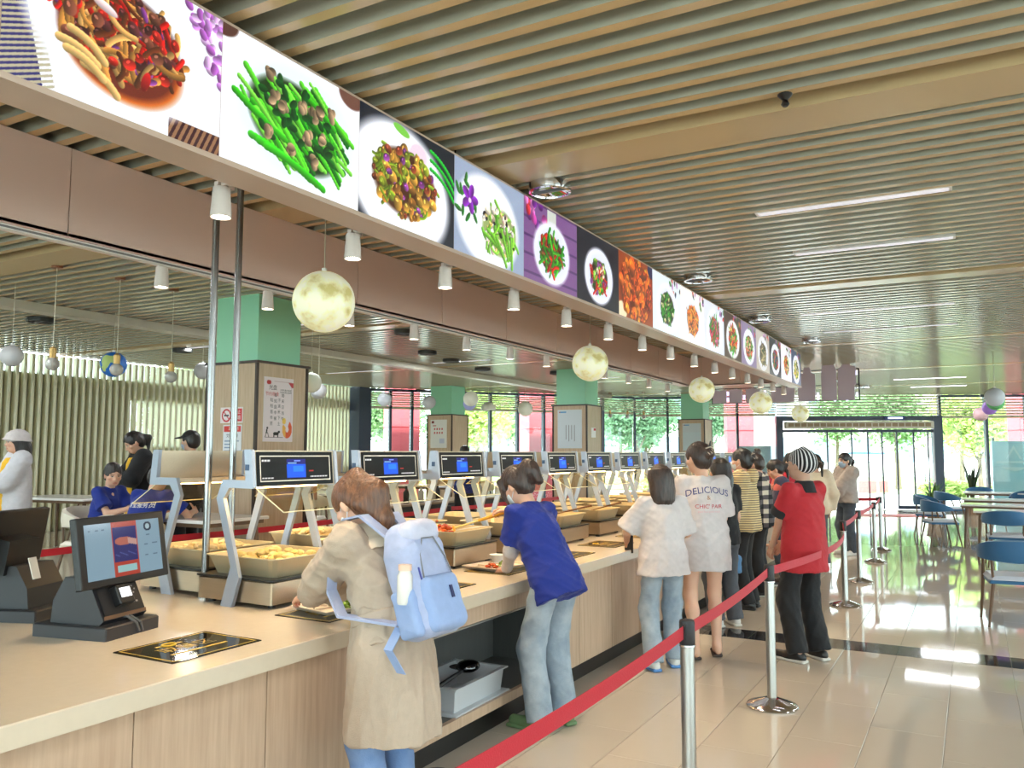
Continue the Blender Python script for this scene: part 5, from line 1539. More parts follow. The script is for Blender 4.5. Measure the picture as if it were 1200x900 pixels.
rb = MB().box(-4, 4, -.1, .1, 0, .55).build('low_wall', mat('low_wall_red', (196, 90, 90), .6)); rb.location = (p[0], p[1] + 6, -.14); rb.rotation_euler = (0, 0, drz)
tag(rb, 'low red banner wall outside beyond the entrance paving', 'wall', kind='thing')
# far buildings just seen between the trees
for k, (s, d_, w, h, lab) in enumerate(((-6, 48, 22, 9, 'pale building far beyond the trees on the left'), (20, 52, 26, 8, 'pale building far beyond the trees on the right'))):
    p = W2(s, d_)
    t = thing('building', lab, 'building', (p[0], p[1], -.14), drz)
    MB().box(-w / 2, w / 2, 0, 8, 0, h).build('wall', mat('building_cream', (214, 206, 196), .8), t)
    for a in range(7):
        for b_ in range(2):
            x = -w / 2 + (a + .6) * w / 7.2
            MB().box(x, x + 1.6, -.06, -.001, 1 + 3.6 * b_, 3.2 + 3.6 * b_).build('window', mat('building_glass', (110, 130, 146), .2), t)
# ================================================================ PEOPLE: smooth implicit bodies, meshed once each
def _n(v):
    v = np.asarray(v, float); return v / (np.linalg.norm(v) + 1e-9)
def rotx(a): c, s = math.cos(a), math.sin(a); return np.array([[1, 0, 0], [0, c, -s], [0, s, c]])
def roty(a): c, s = math.cos(a), math.sin(a); return np.array([[c, 0, s], [0, 1, 0], [-s, 0, c]])
def rotz(a): c, s = math.cos(a), math.sin(a); return np.array([[c, -s, 0], [s, c, 0], [0, 0, 1]])
class Prim:
    def __init__(self, f, lo, hi, k=.02, op='u'):
        self.f = f; self.lo = np.asarray(lo, float); self.hi = np.asarray(hi, float); self.k = k; self.op = op
def cap(a, b, ra, rb=None, k=.02, cut=False, sq=None):
    """tapered limb from a to b; cut gives it a flat far end (a cuff)"""
    a = np.asarray(a, float); b = np.asarray(b, float); rb = ra if rb is None else rb
    d = b - a; L2 = d @ d; L = math.sqrt(L2); u = d / (L + 1e-9)
    def f(X, Y, Z):
        px, py, pz = X - a[0], Y - a[1], Z - a[2]
        t = np.clip((px * d[0] + py * d[1] + pz * d[2]) / L2, 0, 1)
        q = np.sqrt((px - d[0] * t) ** 2 + (py - d[1] * t) ** 2 + (pz - d[2] * t) ** 2) - (ra + (rb - ra) * t)
        if cut: q = np.maximum(q, (X - b[0]) * u[0] + (Y - b[1]) * u[1] + (Z - b[2]) * u[2])
        return q
    r = max(ra, rb)
    return Prim(f, np.minimum(a, b) - r, np.maximum(a, b) + r, k)
def ell(c, r, R=None, k=.02, op='u'):
    c = np.asarray(c, float); r = np.asarray(r, float); R = np.eye(3) if R is None else R
    def f(X, Y, Z):
        px, py, pz = X - c[0], Y - c[1], Z - c[2]
        q = [R[0, i] * px + R[1, i] * py + R[2, i] * pz for i in range(3)]
        k0 = np.sqrt(sum((q[i] / r[i]) ** 2 for i in range(3))); k1 = np.sqrt(sum((q[i] / r[i] ** 2) ** 2 for i in range(3))) + 1e-9
        return k0 * (k0 - 1) / k1
    e = np.sqrt((R ** 2) @ (r ** 2))
    return Prim(f, c - e, c + e, k, op)
def rbx(c, h, rad, R=None, k=.02, op='u'):
    c = np.asarray(c, float); h = np.asarray(h, float); R = np.eye(3) if R is None else R
    def f(X, Y, Z):
        px, py, pz = X - c[0], Y - c[1], Z - c[2]
        q = [np.abs(R[0, i] * px + R[1, i] * py + R[2, i] * pz) - h[i] + rad for i in range(3)]
        return np.sqrt(sum(np.maximum(v, 0) ** 2 for v in q)) + np.minimum(np.maximum(q[0], np.maximum(q[1], q[2])), 0) - rad
    e = np.abs(R) @ h
    return Prim(f, c - e, c + e, k, op)
def loft(o, R, tab, k=.03):
    """elliptic tube along the frame's z axis: rows (z, rx, ry, yoff)"""
    o = np.asarray(o, float); T = np.asarray(tab, float)
    def f(X, Y, Z):
        px, py, pz = X - o[0], Y - o[1], Z - o[2]
        x, y, z = [R[0, i] * px + R[1, i] * py + R[2, i] * pz for i in range(3)]
        rx = np.interp(z, T[:, 0], T[:, 1]); ry = np.interp(z, T[:, 0], T[:, 2]); yo = np.interp(z, T[:, 0], T[:, 3])
        e = np.sqrt((x / rx) ** 2 + ((y - yo) / ry) ** 2)
        return np.maximum((e - 1) * np.minimum(rx, ry), np.maximum(T[0, 0] - z, z - T[-1, 0]))
    pts = []
    for z, rx, ry, yo in tab:
        for sx in (-1, 1):
            for sy in (-1, 1): pts.append(o + R @ np.array([sx * rx, yo + sy * ry, z]))
    pts = np.array(pts)
    return Prim(f, pts.min(0), pts.max(0), k)
def mesh_prims(prims, h):
    us = [p for p in prims if p.op == 'u']
    lo = np.min([p.lo for p in us], 0) - 3 * h; hi = np.max([p.hi for p in us], 0) + 3 * h
    n = np.ceil((hi - lo) / h).astype(int) + 1
    D = np.full(tuple(n), .3, np.float32)
    ax = [lo[i] + h * np.arange(n[i]) for i in range(3)]
    for p in prims:
        m = p.k + 2.5 * h
        s = [slice(max(0, int((p.lo[i] - m - lo[i]) / h)), min(n[i], int((p.hi[i] + m - lo[i]) / h) + 2)) for i in range(3)]
        if any(q.stop <= q.start for q in s): continue
        X, Y, Z = np.meshgrid(ax[0][s[0]], ax[1][s[1]], ax[2][s[2]], indexing='ij', sparse=True)
        d = p.f(X, Y, Z); A = D[tuple(s)]
        if p.op == 'u':
            t = np.clip(.5 + .5 * (A - d) / p.k, 0, 1); D[tuple(s)] = A + (d - A) * t - p.k * t * (1 - t)
        else:
            d = -d; t = np.clip(.5 - .5 * (A - d) / p.k, 0, 1); D[tuple(s)] = A + (d - A) * t + p.k * t * (1 - t)
    S = D < 0
    nx, ny, nz = D.shape
    C = [(i, j, k) for i in (0, 1) for j in (0, 1) for k in (0, 1)]
    cnt = sum(S[i:nx - 1 + i, j:ny - 1 + j, k:nz - 1 + k].astype(np.int8) for i, j, k in C)
    act = (cnt > 0) & (cnt < 8)
    idx = np.full(act.shape, -1, np.int32); cells = np.argwhere(act); idx[act] = np.arange(len(cells))
    pos = np.zeros((len(cells), 3)); w = np.zeros(len(cells))
    vals = {c: D[cells[:, 0] + c[0], cells[:, 1] + c[1], cells[:, 2] + c[2]] for c in C}
    for a in C:
        for q in range(3):
            if a[q] == 0:
                b = list(a); b[q] = 1; b = tuple(b)
                da, db = vals[a], vals[b]; m = (da < 0) != (db < 0)
                t = np.where(m, da / np.where(m, da - db, 1), 0)
                P = np.array(a, float)[None].repeat(len(cells), 0); P[:, q] += t
                pos[m] += P[m]; w += m
    V = lo + h * (cells + pos / w[:, None])
    F = []
    for q in range(3):
        sl0 = [slice(1, -1)] * 3; sl1 = [slice(1, -1)] * 3
        sl0[q] = slice(0, -1); sl1[q] = slice(1, None)
        A, B = S[tuple(sl0)], S[tuple(sl1)]
        e = np.argwhere(A != B)
        if not len(e): continue
        fl = A[e[:, 0], e[:, 1], e[:, 2]]
        off = np.ones(3, int); off[q] = 0; e = e + off
        r, s = (q + 1) % 3, (q + 2) % 3
        def at(dr, ds):
            c = e.copy(); c[:, r] += dr; c[:, s] += ds; return idx[c[:, 0], c[:, 1], c[:, 2]]
        Q = np.stack([at(-1, -1), at(0, -1), at(0, 0), at(-1, 0)], 1)
        Q[~fl] = Q[~fl][:, ::-1]
        F.append(Q)
    F = np.concatenate(F); F = F[(F >= 0).all(1)]
    return V, F
_rngn = np.random.RandomState(11)
_K = _rngn.normal(0, 1, (10, 3)); _K /= np.linalg.norm(_K, axis=1)[:, None]; _PH = _rngn.uniform(0, 6.28, 10)
def wrinkle(V, freq, seed=0):
    s = np.zeros(len(V)); W = V + .035 * np.sin(V[:, [1, 2, 0]] * freq * .6 + seed)
    for i in range(10):
        q = np.sin(W @ _K[i] * freq * (.5 + .2 * i) + _PH[i] + seed * 1.7)
        s += ((1 - np.abs(q)) ** 2 * 1.6 - .55) / (1 + .25 * i)
    return s / 2.2
def normals(V, F):
    N = np.zeros_like(V); n = np.cross(V[F[:, 2]] - V[F[:, 0]], V[F[:, 3]] - V[F[:, 1]])
    for i in range(4): np.add.at(N, F[:, i], n)
    return N / (np.linalg.norm(N, axis=1)[:, None] + 1e-12)
def relax(V, F, it=1, lam=.5):
    for _ in range(it):
        A = np.zeros_like(V); c = np.zeros(len(V))
        for i in range(4):
            j = (i + 1) % 4
            np.add.at(A, F[:, i], V[F[:, j]]); np.add.at(c, F[:, i], 1)
            np.add.at(A, F[:, j], V[F[:, i]]); np.add.at(c, F[:, j], 1)
        V = V + lam * (A / np.maximum(c, 1)[:, None] - V)
    return V
def solid(name, prims, h, m, parent, fold=0.0, freq=26., seed=0, stretch=(1, 1, 1), smooth_it=1):
    V, F = mesh_prims(prims, h)
    if smooth_it: V = relax(V, F, smooth_it)
    if fold: V = V + normals(V, F) * (fold * wrinkle(V * np.asarray(stretch), freq, seed))[:, None]
    return link(name, fast_mesh(name, V, F, m, True), parent)

M_skin = colour_attr_mat('skin', .45, sss=.12, spec=.4)
SKIN = np.array((224, 178, 152)) / 255.
def cloth(name, rgb, rough=.8, rgb2=None, var=.08, scale=30, bump=.25):
    return mat(name, rgb, rough, 0, var, scale, (1, 1, 1), bump, 220, sheen=.06, rgb2=rgb2)
M_hair = {}
def hair_mat(name, rgb, rgb2):
    if name in M_hair: return M_hair[name]
    m = mat(name, rgb, .38, 0, .5, 14, (6, 6, .8), .5, 26, rgb2=rgb2, spec=.6); M_hair[name] = m; return m
H_BLACK = hair_mat('hair_black', (26, 22, 22), (44, 36, 34)); H_BROWN = hair_mat('hair_brown', (74, 46, 32), (128, 84, 54)); H_DARK = hair_mat('hair_dark_brown', (38, 28, 25), (66, 46, 38))

def ik(a, t, l1, l2, pole):
    a = np.asarray(a, float); t = np.asarray(t, float); d = t - a; L = np.linalg.norm(d)
    if L > (l1 + l2) * .995: t = a + d / L * (l1 + l2) * .995; d = t - a; L = np.linalg.norm(d)
    u = d / L; x = (l1 * l1 - l2 * l2 + L * L) / (2 * L); hgt = math.sqrt(max(0, l1 * l1 - x * x))
    p = np.asarray(pole, float); p = p - u * (p @ u); p = _n(p)
    return a + u * x + p * hgt, t

class Fig:
    """a posed figure; local frame x right, y forward, z up, origin between the feet"""
    def __init__(self, label, x, y, fwd, H=1.62, z0=0., lean=0., side=0., twist=0., head=(0., 0.), hands=(None, None), poles=(None, None), feet=None, sit=None, group=None,
                 res=.012, skin=1.0, w=1.0, curl=(.5, .5), hdir=(None, None), hpalm=(None, None)):
        self.rz = math.atan2(fwd[1], fwd[0]) - PI / 2
        self.t = thing('person', label, 'person', (x, y, z0), self.rz, group)
        self.M = rotz(self.rz); self.o = np.array((x, y, z0)); self.H = H; s = self.s = H / 1.65; self.res = res; self.w = w
        self.skin = SKIN * skin; self.curl = curl
        Rt = self.Rt = rotz(twist) @ roty(side) @ rotx(-lean)
        pz = .535 * H if sit is None else sit + .09
        self.P = np.array((0, -.05 * math.sin(lean) * 1.5 if sit is None else -.02, pz))
        self.Pt = lambda x_, y_, z_: self.P + Rt @ np.array((x_ * s, y_ * s, z_ * s))
        self.neck = self.Pt(0, -.012, .475); self.Sh = [self.Pt(.155 * w, -.012, .435), self.Pt(-.155 * w, -.012, .435)]
        self.Rh = rotz(twist + head[1]) @ rotx(-head[0])
        self.hc = self.neck + (.35 * self.Rt + .65 * self.Rh) @ np.array((0, .022, .155)) * s
        la, lf = .278 * s, .243 * s
        self.El = []; self.Wr = []; self.hd = []; self.hp = []
        for i, sg in ((0, 1), (1, -1)):
            t = hands[i]
            t = self.Sh[i] + np.array((sg * .07, .05, -.49)) * s if t is None else self.local(t) if len(t) == 3 else np.array(t[:3])
            pl = poles[i] if poles[i] is not None else (sg * .5, -.8, -.3)
            e, wv = ik(self.Sh[i], t, la, lf, pl)
            self.El.append(e); self.Wr.append(wv)
            d = _n(wv - e)
            if hdir[i] is not None: d = _n(.3 * d + _n(hdir[i]))
            self.hd.append(d)
            pn = np.array(hpalm[i], float) if hpalm[i] is not None else np.array((-sg * .8, .1, -.3))
            self.hp.append(_n(pn - d * (pn @ d)))
        self.Hip = [self.P + np.array((.088 * s, 0, -.03)), self.P + np.array((-.088 * s, 0, -.03))]
        self.Kn = []; self.An = []; self.toe = []
        for i, sg in ((0, 1), (1, -1)):
            f = (sg * .10, .0) if feet is None else feet[i]
            an = np.array((f[0], f[1] - .04, .085 * s)); sp = f[2] if len(f) > 2 else 0.
            k, an2 = ik(self.Hip[i], an, .235 * H + .005, .235 * H + .005, (sg * .12, 1, .2))
            self.Kn.append(k); self.An.append(an2); self.toe.append(an2 + rotz(-sg * .18 + sp) @ np.array((0, .15 * s, -.055 * s)))
    def local(self, p):
        return self.M.T @ (np.asarray(p, float) - self.o)
    def world(self, p):
        return self.o + self.M @ np.asarray(p, float)
    # ---- the body itself
    def body(self, bare_legs=False, face=True, hands=True, hres=None):
        s, w = self.s, self.w; P = self.Pt
        b = [ell(self.P, np.array((.150 * w, .100, .115)) * s, self.Rt, .05), ell(P(0, .0, .16), np.array((.118 * w, .085, .13)) * s, self.Rt, .05),
             ell(P(0, -.005, .32), np.array((.135 * w, .095, .15)) * s, self.Rt, .05), cap(self.Sh[0], self.neck - self.Rt @ np.array((0, 0, .05)) * s, .044 * s, k=.04), cap(self.Sh[1], self.neck - self.Rt @ np.array((0, 0, .05)) * s, .044 * s, k=.04), cap(self.neck - (self.Rt @ np.array((0, 0, .05))) * s, self.hc + self.Rh @ np.array((0, -.02, -.05)) * s, .05 * s, .046 * s, k=.03)]
        for i in (0, 1):
            b += [cap(self.Sh[i], self.El[i], .044 * s, .035 * s, .03), cap(self.El[i], self.Wr[i], .037 * s, .024 * s, .02), cap(self.Wr[i] - self.hd[i] * .02, self.Wr[i] + self.hd[i] * .02, .024 * s, .022 * s, .01)]
            kn, an = self.Kn[i], self.An[i]
            calf = kn + (an - kn) * .3 + np.array((0, -.012, 0))
            b += [cap(self.Hip[i], kn, .078 * s, .05 * s, .04), cap(kn, calf, .05 * s, .05 * s, .03), cap(calf, an, .05 * s, .033 * s, .03), cap(an, self.toe[i] * .55 + an * .45 + np.array((0, 0, -.012)), .034 * s, .03 * s, .02), cap(an + np.array((0, -.03, -.035)) * s, self.toe[i], .03 * s, .024 * s, .03)]
        V, F = mesh_prims(b, max(self.res, .011)); V = relax(V, F, 1)
        Vs, Fs, Cs = [V], [F], [np.repeat(self.skin[None], len(V), 0)]
        # head
        c, R = self.hc, self.Rh; s = s * 1.045
        def hp(x, y, z): return c + R @ (np.array((x, y, z)) * s)
        hd = [ell(hp(0, -.008, .025), np.array((.073, .092, .085)) * s, R, .02), ell(hp(0, .022, -.028), np.array((.062, .070, .080)) * s, R, .025), ell(hp(0, .038, -.072), np.array((.043, .046, .036)) * s, R, .03),
              cap(hp(0, .084, .004), hp(0, .101, -.030), .008 * s, .0125 * s, .014), ell(hp(.014, .088, -.034), np.array((.009, .010, .008)) * s, R, .008), ell(hp(-.014, .088, -.034), np.array((.009, .010, .008)) * s, R, .008),
              ell(hp(0, .083, -.060), np.array((.022, .011, .006)) * s, R, .006), ell(hp(0, .081, -.070), np.array((.019, .011, .007)) * s, R, .006),
              cap(hp(.012, .079, .022), hp(.045, .066, .018), .008 * s, k=.014), cap(hp(-.012, .079, .022), hp(-.045, .066, .018), .008 * s, k=.014),
              ell(hp(.074, -.006, -.012), np.array((.009, .021, .033)) * s, R @ rotx(.2) @ rotz(-.3), .008), ell(hp(-.074, -.006, -.012), np.array((.009, .021, .033)) * s, R @ rotx(.2) @ rotz(.3), .008),
              ell(hp(.046, .058, -.026), np.array((.02, .02, .018)) * s, R, .02), ell(hp(-.046, .058, -.026), np.array((.02, .02, .018)) * s, R, .02),
              ell(hp(.031, .071, .003), np.array((.014, .011, .009)) * s, R, .006), ell(hp(-.031, .071, .003), np.array((.014, .011, .009)) * s, R, .006),
              cap(self.neck - (self.Rt @ np.array((0, 0, .03))) * s, hp(0, -.02, -.05), .049 * s, .046 * s, k=.025)]
        V, F = mesh_prims(hd, self.res * .55)
        C = np.repeat(self.skin[None], len(V), 0)
        if face:
            q = ((V - c) @ R) / s
            def paint(m, col, a=1.): C[m] = C[m] * (1 - a) + np.array(col) * a
            ax = np.abs(q[:, 0])
            paint((ax > .012) & (ax < .050) & (np.abs(q[:, 2] - .024 - .08 * (.03 - ax) * (ax > .03)) < .0045) & (q[:, 1] > .05), (.20, .14, .12), .6)
            paint((((ax - .031) / .015) ** 2 + ((q[:, 2] - .002) / .0065) ** 2 < 1) & (q[:, 1] > .05), (.80, .74, .70))
            paint((((ax - .031) / .0062) ** 2 + ((q[:, 2] - .002) / .0062) ** 2 < 1) & (q[:, 1] > .05), (.10, .06, .05))
            paint((ax > .016) & (ax < .047) & (np.abs(q[:, 2] - .0085) < .0028) & (q[:, 1] > .05), (.10, .07, .06), .9)
            paint(((q[:, 0] / .024) ** 2 + ((q[:, 2] + .065) / .010) ** 2 < 1) & (q[:, 1] > .07), (.76, .44, .40), .6)
            paint((((ax - .042) / .022) ** 2 + ((q[:, 2] + .03) / .02) ** 2 < 1) & (q[:, 1] > .04), (.88, .56, .48), .25)
        Vs.append(V); Fs.append(F); Cs.append(C)
        if hands:
            for i in (0, 1):
                V, F = mesh_prims(self.hand(i), hres or max(.0042, self.res * .42)); Vs.append(V); Fs.append(F)
                Cs.append(np.repeat(self.skin[None] * np.array((1.0, .96, .94)), len(V), 0))
        off = 0; FF = []
        for V, F in zip(Vs, Fs): FF.append(F + off); off += len(V)
        me = fast_mesh('body', np.concatenate(Vs), np.concatenate(FF), M_skin, True)
        set_colours(me, np.concatenate(Cs))
        return link('body', me, self.t)
    def hand(self, i):
        sg = 1 if i == 0 else -1
        s = self.s * .96; w0, d, n = self.Wr[i], self.hd[i], self.hp[i]
        lat = np.cross(d, n) * sg                      # towards the thumb
        R = np.stack([lat, d, n], 1)
        pr = [rbx(w0 + d * .052 * s, np.array((.037, .046, .0125)) * s, .011 * s, R, .012), cap(w0 - d * .02, w0 + d * .02 * s, .023 * s, .023 * s, .012)]
        cu = self.curl[i]
        for f, (lx, L) in enumerate(((.029, .070), (.0098, .079), (-.0098, .073), (-.0275, .056))):
            p = w0 + (d * .090 + lat * lx) * s; a = cu * .55 + .12 * f * cu; dd = _n(d + lat * lx * 2.2)
            for seg, fr in ((0, .45), (1, .31), (2, .24)):
                ang = a * (seg * .95 + .55)
                v = dd * math.cos(ang) + n * math.sin(ang)
                q = p + v * L * fr * s
                pr.append(cap(p, q, (.0088 - .0008 * seg) * s, (.0082 - .0009 * seg) * s, .004)); p = q
        p = w0 + (d * .026 + lat * .028) * s; v = _n(d * .62 + lat * .72 + n * .25)
        for seg, L in ((0, .040), (1, .030), (2, .022)):
            q = p + v * L * s; pr.append(cap(p, q, (.0115 - .0012 * seg) * s, (.0105 - .0014 * seg) * s, .006)); p = q; v = _n(v + d * .22 + n * .28 * cu)
        return pr
    # ---- clothes
    def top(self, name, m, loose=.0, sleeve=.62, hem=.06, long=False, fold=.006, flare=.0, srad=.0, seed=0, open_neck=True, shoulder=.0, freq=24., h=None):
        s, w = self.s, self.w; L = loose
        T = [(-hem, .168 * w + L + flare, .118 + L + flare, 0), (.0, .163 * w + L + flare * .6, .116 + L + flare * .6, 0), (.14, .142 * w + L, .106 + L, .0), (.30, .150 * w + L * .75, .114 + L * .65, -.004), (.385, .140 * w + L * .45, .096 + L * .4, -.012), (.435, .095 * w, .072, -.014), (.478, .058, .056, -.010)]
        pr = [loft(self.P, self.Rt, [tuple(v * s for v in r) for r in T], .035), cap(self.Sh[0], self.neck - self.Rt @ np.array((0, 0, .035)) * s, (.052 + L * .15 + shoulder) * s, .044 * s, k=.05), cap(self.Sh[1], self.neck - self.Rt @ np.array((0, 0, .035)) * s, (.052 + L * .15 + shoulder) * s, .044 * s, k=.05)]
        for i in (0, 1):
            S, E, W = self.Sh[i], self.El[i], self.Wr[i]; r = srad + L * .55
            if long:
                pr += [cap(S, E, (.058 + r) * s, (.050 + r) * s, .035), cap(E, E + (W - E) * (sleeve if sleeve <= 1 else 1) * .97, (.050 + r) * s, (.042 + r) * s, .03, cut=True)]
            else:
                pr += [cap(S, S + (E - S) * min(1, sleeve), (.054 + r * .3) * s, (.056 + r * .95) * s, .03, cut=True)]
        return solid(name, pr, h or self.res, m, self.t, fold, freq, seed)
    def trousers(self, m, wide=.0, hem=.06, fold=.006, seed=3, name='trousers', top=.10, freq=22.):
        s, w = self.s, self.w; pr = [loft(self.P, self.Rt if top > .05 else np.eye(3), [(-.12 * s, .150 * s * w, .112 * s, -.005), (0, .158 * s * w, .112 * s, 0), (top * s, .135 * s * w, .098 * s, 0)], .05)]
        for i in (0, 1):
            k, a = self.Kn[i], self.An[i]; b = a + (k - a) * max(0, hem - .05)
            pr += [cap(self.Hip[i], k, .088 * s, (.062 + wide * .7) * s, .04), cap(k, b - _n(k - a) * .03, (.062 + wide * .7) * s, (.052 + wide) * s, .04, cut=True)]
        return solid(name, pr, self.res, m, self.t, fold, freq, seed, (1, 1, .55))
    def shorts(self, m, length=.45, wide=.02, name='shorts'):
        s = self.s; pr = [loft(self.P, np.eye(3), [(-.12 * s, .156 * s, .116 * s, 0), (.08 * s, .14 * s, .10 * s, 0)], .05)]
        for i in (0, 1):
            e = self.Hip[i] + (self.Kn[i] - self.Hip[i]) * length
            pr.append(cap(self.Hip[i], e, .092 * s, (.088 + wide) * s, .04, cut=True))
        return solid(name, pr, self.res, m, self.t, .004, 22)
    def shoes(self, m, sole=None, h=None):
        s = self.s
        for i in (0, 1):
            a = self.An[i]; t = self.toe[i]; f = _n((t - a) * np.array((1, 1, 0)))
            hl = np.array((a[0], a[1], a[2] - .045 * s)) - f * .035 * s; zt = a[2] - .048 * s
            tt = np.array((t[0], t[1], zt)) + f * .03 * s
            pr = [cap(hl, tt, .036 * s, .034 * s, .02), cap(np.array((a[0], a[1], a[2] - .02 * s)), (hl + tt) / 2, .040 * s, .036 * s, .03), rbx(np.array((0, 0, -.2)) + hl, (.001,) * 3, .0005)]
            o = solid('shoe', pr[:2], h or self.res * .7, m, self.t)
            so = (hl + tt) / 2; L = np.linalg.norm(tt - hl)
            R = np.stack([np.cross(f, (0, 0, 1)), f, np.array((0, 0, 1.))], 1)
            base = a[2] - .085 * s
            solid('sole', [rbx(np.array((so[0], so[1], base + .013)), (.042 * s, L / 2 + .038 * s, .013), .011, R)], h or self.res * .7, sole or m, o)
    def hair(self, m, style, name='hair', extra=None):
        s, c, R = self.s * 1.08, self.hc, self.Rh
        def hp(x, y, z): return c + R @ (np.array((x, y, z)) * s)
        P_ = [ell(hp(0, -.012, .026), np.array((.083, .102, .096)) * s, R, .02), ell(hp(0, -.045, -.02), np.array((.074, .066, .075)) * s, R, .03)]
        cut = [ell(hp(0, .105, -.040), np.array((.066, .075, .090)) * s, R, .015, 's'), ell(hp(.075, .020, -.055), np.array((.03, .036, .05)) * s, R, .012, 's'), ell(hp(-.075, .020, -.055), np.array((.03, .036, .05)) * s, R, .012, 's')]
        dn = np.array((0, 0, -1.0)); bk = self.Rt @ np.array((0, -1.0, 0)); g = _n(dn * .8 + self.Rt @ np.array((0, 0, -1.)) * .5)
        if style == 'ponytail_half':
            P_ += [ell(hp(0, -.070, .092), np.array((.040, .042, .032)) * s, R, .02)]
            a = hp(0, -.085, .06); b = hp(0, -.125, -.04); e = b + g * .12 * s + bk * .03; f_ = e + g * .10 * s
            P_ += [cap(a, b, .042 * s, .050 * s, .03), cap(b, e, .050 * s, .040 * s, .03), cap(e, f_, .040 * s, .012 * s, .03), cap(hp(.05, -.06, -.05), e, .030 * s, .022 * s, .03), cap(hp(-.05, -.06, -.05), e, .030 * s, .022 * s, .03)]
        elif style == 'claw':
            P_ += [ell(hp(0, -.118, .030), np.array((.058, .066, .070)) * s, R, .03), cap(hp(0, -.13, .05), hp(0, -.150, -.055), .044 * s, .026 * s, .03), cap(hp(0, -.14, .05), hp(.01, -.165, .085), .016 * s, .006 * s, .01), cap(hp(-.062, .055, .055), hp(-.074, .068, -.03), .022 * s, .015 * s, .02), cap(hp(-.074, .068, -.03), hp(-.066, .066, -.105), .015 * s, .007 * s, .02), cap(hp(.062, .055, .055), hp(.072, .065, -.05), .02 * s, .008 * s, .02)]
        elif style == 'bob':
            P_ += [loft(hp(0, -.03, 0), R, [tuple(v * s for v in r) for r in ((-.205, .058, .030, -.03), (-.175, .088, .052, -.022), (-.10, .104, .080, -.012), (0, .098, .090, 0), (.06, .084, .085, 0))], .04)]
            cut = [ell(hp(0, .11, -.06), np.array((.064, .085, .16)) * s, R, .015, 's')]
        elif style == 'long':
            b = self.neck + bk * .07; e = b + g * .22 * s
            P_ += [loft(hp(0, -.03, 0), R, [tuple(v * s for v in r) for r in ((-.14, .078, .060, -.02), (-.08, .090, .075, -.012), (0, .090, .088, 0), (.06, .08, .085, 0))], .03), cap(hp(0, -.07, -.08), e, .072 * s, .05 * s, .04)]
            cut = [ell(hp(0, .11, -.06), np.array((.062, .085, .16)) * s, R, .015, 's')]
        elif style == 'bun':
            P_ += [ell(hp(0, -.075, .110), np.array((.042, .042, .038)) * s, R, .012)]
        elif style == 'bun_low':
            P_ += [ell(hp(0, -.110, .020), np.array((.044, .040, .044)) * s, R, .015), cap(hp(0, -.12, .05), hp(.0, -.14, .10), .014 * s, .007 * s, .01)]
        elif style == 'ponytail':
            a = hp(0, -.105, .02); b = a + R @ np.array((0, -.045, -.05)) * s; e = b + g * .17 * s
            P_ += [cap(hp(0, -.08, .03), a, .035 * s, .026 * s, .02), cap(a, b, .026 * s, .032 * s, .02), cap(b, e, .032 * s, .012 * s, .03)]
        o = solid(name, P_ + cut, self.res * .62, m, self.t, .0035, 60, 2, (1, 1, .25))
        if style in ('claw', 'bun_low'):
            mc = mat('hair_clip_pale', (206, 188, 170), .3)
            R3 = R
            b = MB()
            for q in range(5):
                p = hp(-.03 + .015 * q, -.125 - .012 * math.cos(q - 2), .045 - .006 * abs(q - 2))
                b.cyl(p, p + R3 @ np.array((0, -.028, -.028)) * s, .004, .003, 6)
            b.tube([hp(-.035, -.118, .052), hp(0, -.135, .06), hp(.035, -.118, .052)], .006, 8)
            tag(b.build('hair_clip', mc, o, True), kind='stuff')
        return o
    def mask(self, m):
        s, c, R = self.s * 1.045, self.hc, self.Rh
        def hp(x, y, z): return c + R @ (np.array((x, y, z)) * s)
        P_ = [ell(hp(0, .028, -.042), np.array((.067, .080, .072)) * s, R, .01), ell(hp(0, .09, -.035), np.array((.024, .026, .036)) * s, R, .02),
              rbx(hp(0, -.05, -.02), np.array((.12, .09, .2)) * s, .001, R, .006, 's'), rbx(hp(0, .0, .10), np.array((.12, .2, .105)) * s, .001, R, .006, 's')]
        o = solid('face_mask', P_, self.res * .55, m, self.t)
        for sg in (1, -1):
            MB().tube([Vector(hp(sg * .062, .040, -.02)), Vector(hp(sg * .079, .0, .012)), Vector(hp(sg * .076, -.018, -.01))], .0022, 5).tube([Vector(hp(sg * .060, .038, -.07)), Vector(hp(sg * .074, .0, -.045)), Vector(hp(sg * .076, -.018, -.01))], .0022, 5).build('ear_loop', m, o)
        return o
M_mask = mat('mask_white', (226, 230, 234), .7); M_maskb = mat('mask_blue', (170, 190, 214), .7)
M_jean = cloth('denim_light', (132, 148, 164), .85, (168, 180, 190), .3, 9); M_jeanb = cloth('denim_blue', (92, 124, 176), .85, (124, 152, 196), .3, 9); M_jeand = cloth('denim_dark', (58, 66, 78), .85, (78, 88, 100), .3, 9)
M_blk = cloth('cloth_black', (24, 24, 27), .8); M_wht = cloth('cloth_white', (216, 208, 208), .8); M_coat = cloth('coat_beige', (192, 172, 152), .75); M_royal = cloth('cloth_royal_blue', (10, 42, 138), .75)
M_redc = cloth('polo_red', (182, 30, 42), .75); M_gry = cloth('trousers_grey', (84, 88, 96), .85); M_sw = cloth('sweater_oatmeal', (176, 166, 160), .9); M_navy = cloth('jacket_navy_plum', (62, 58, 84), .7); M_yel = cloth('apron_yellow', (246, 190, 36), .7)
M_shw = mat('shoe_white', (222, 220, 216), .5); M_shb = mat('shoe_black', (26, 24, 24), .4); M_shg = mat('shoe_green', (96, 124, 84), .6); M_sole = mat('sole_pale', (216, 212, 204), .6)

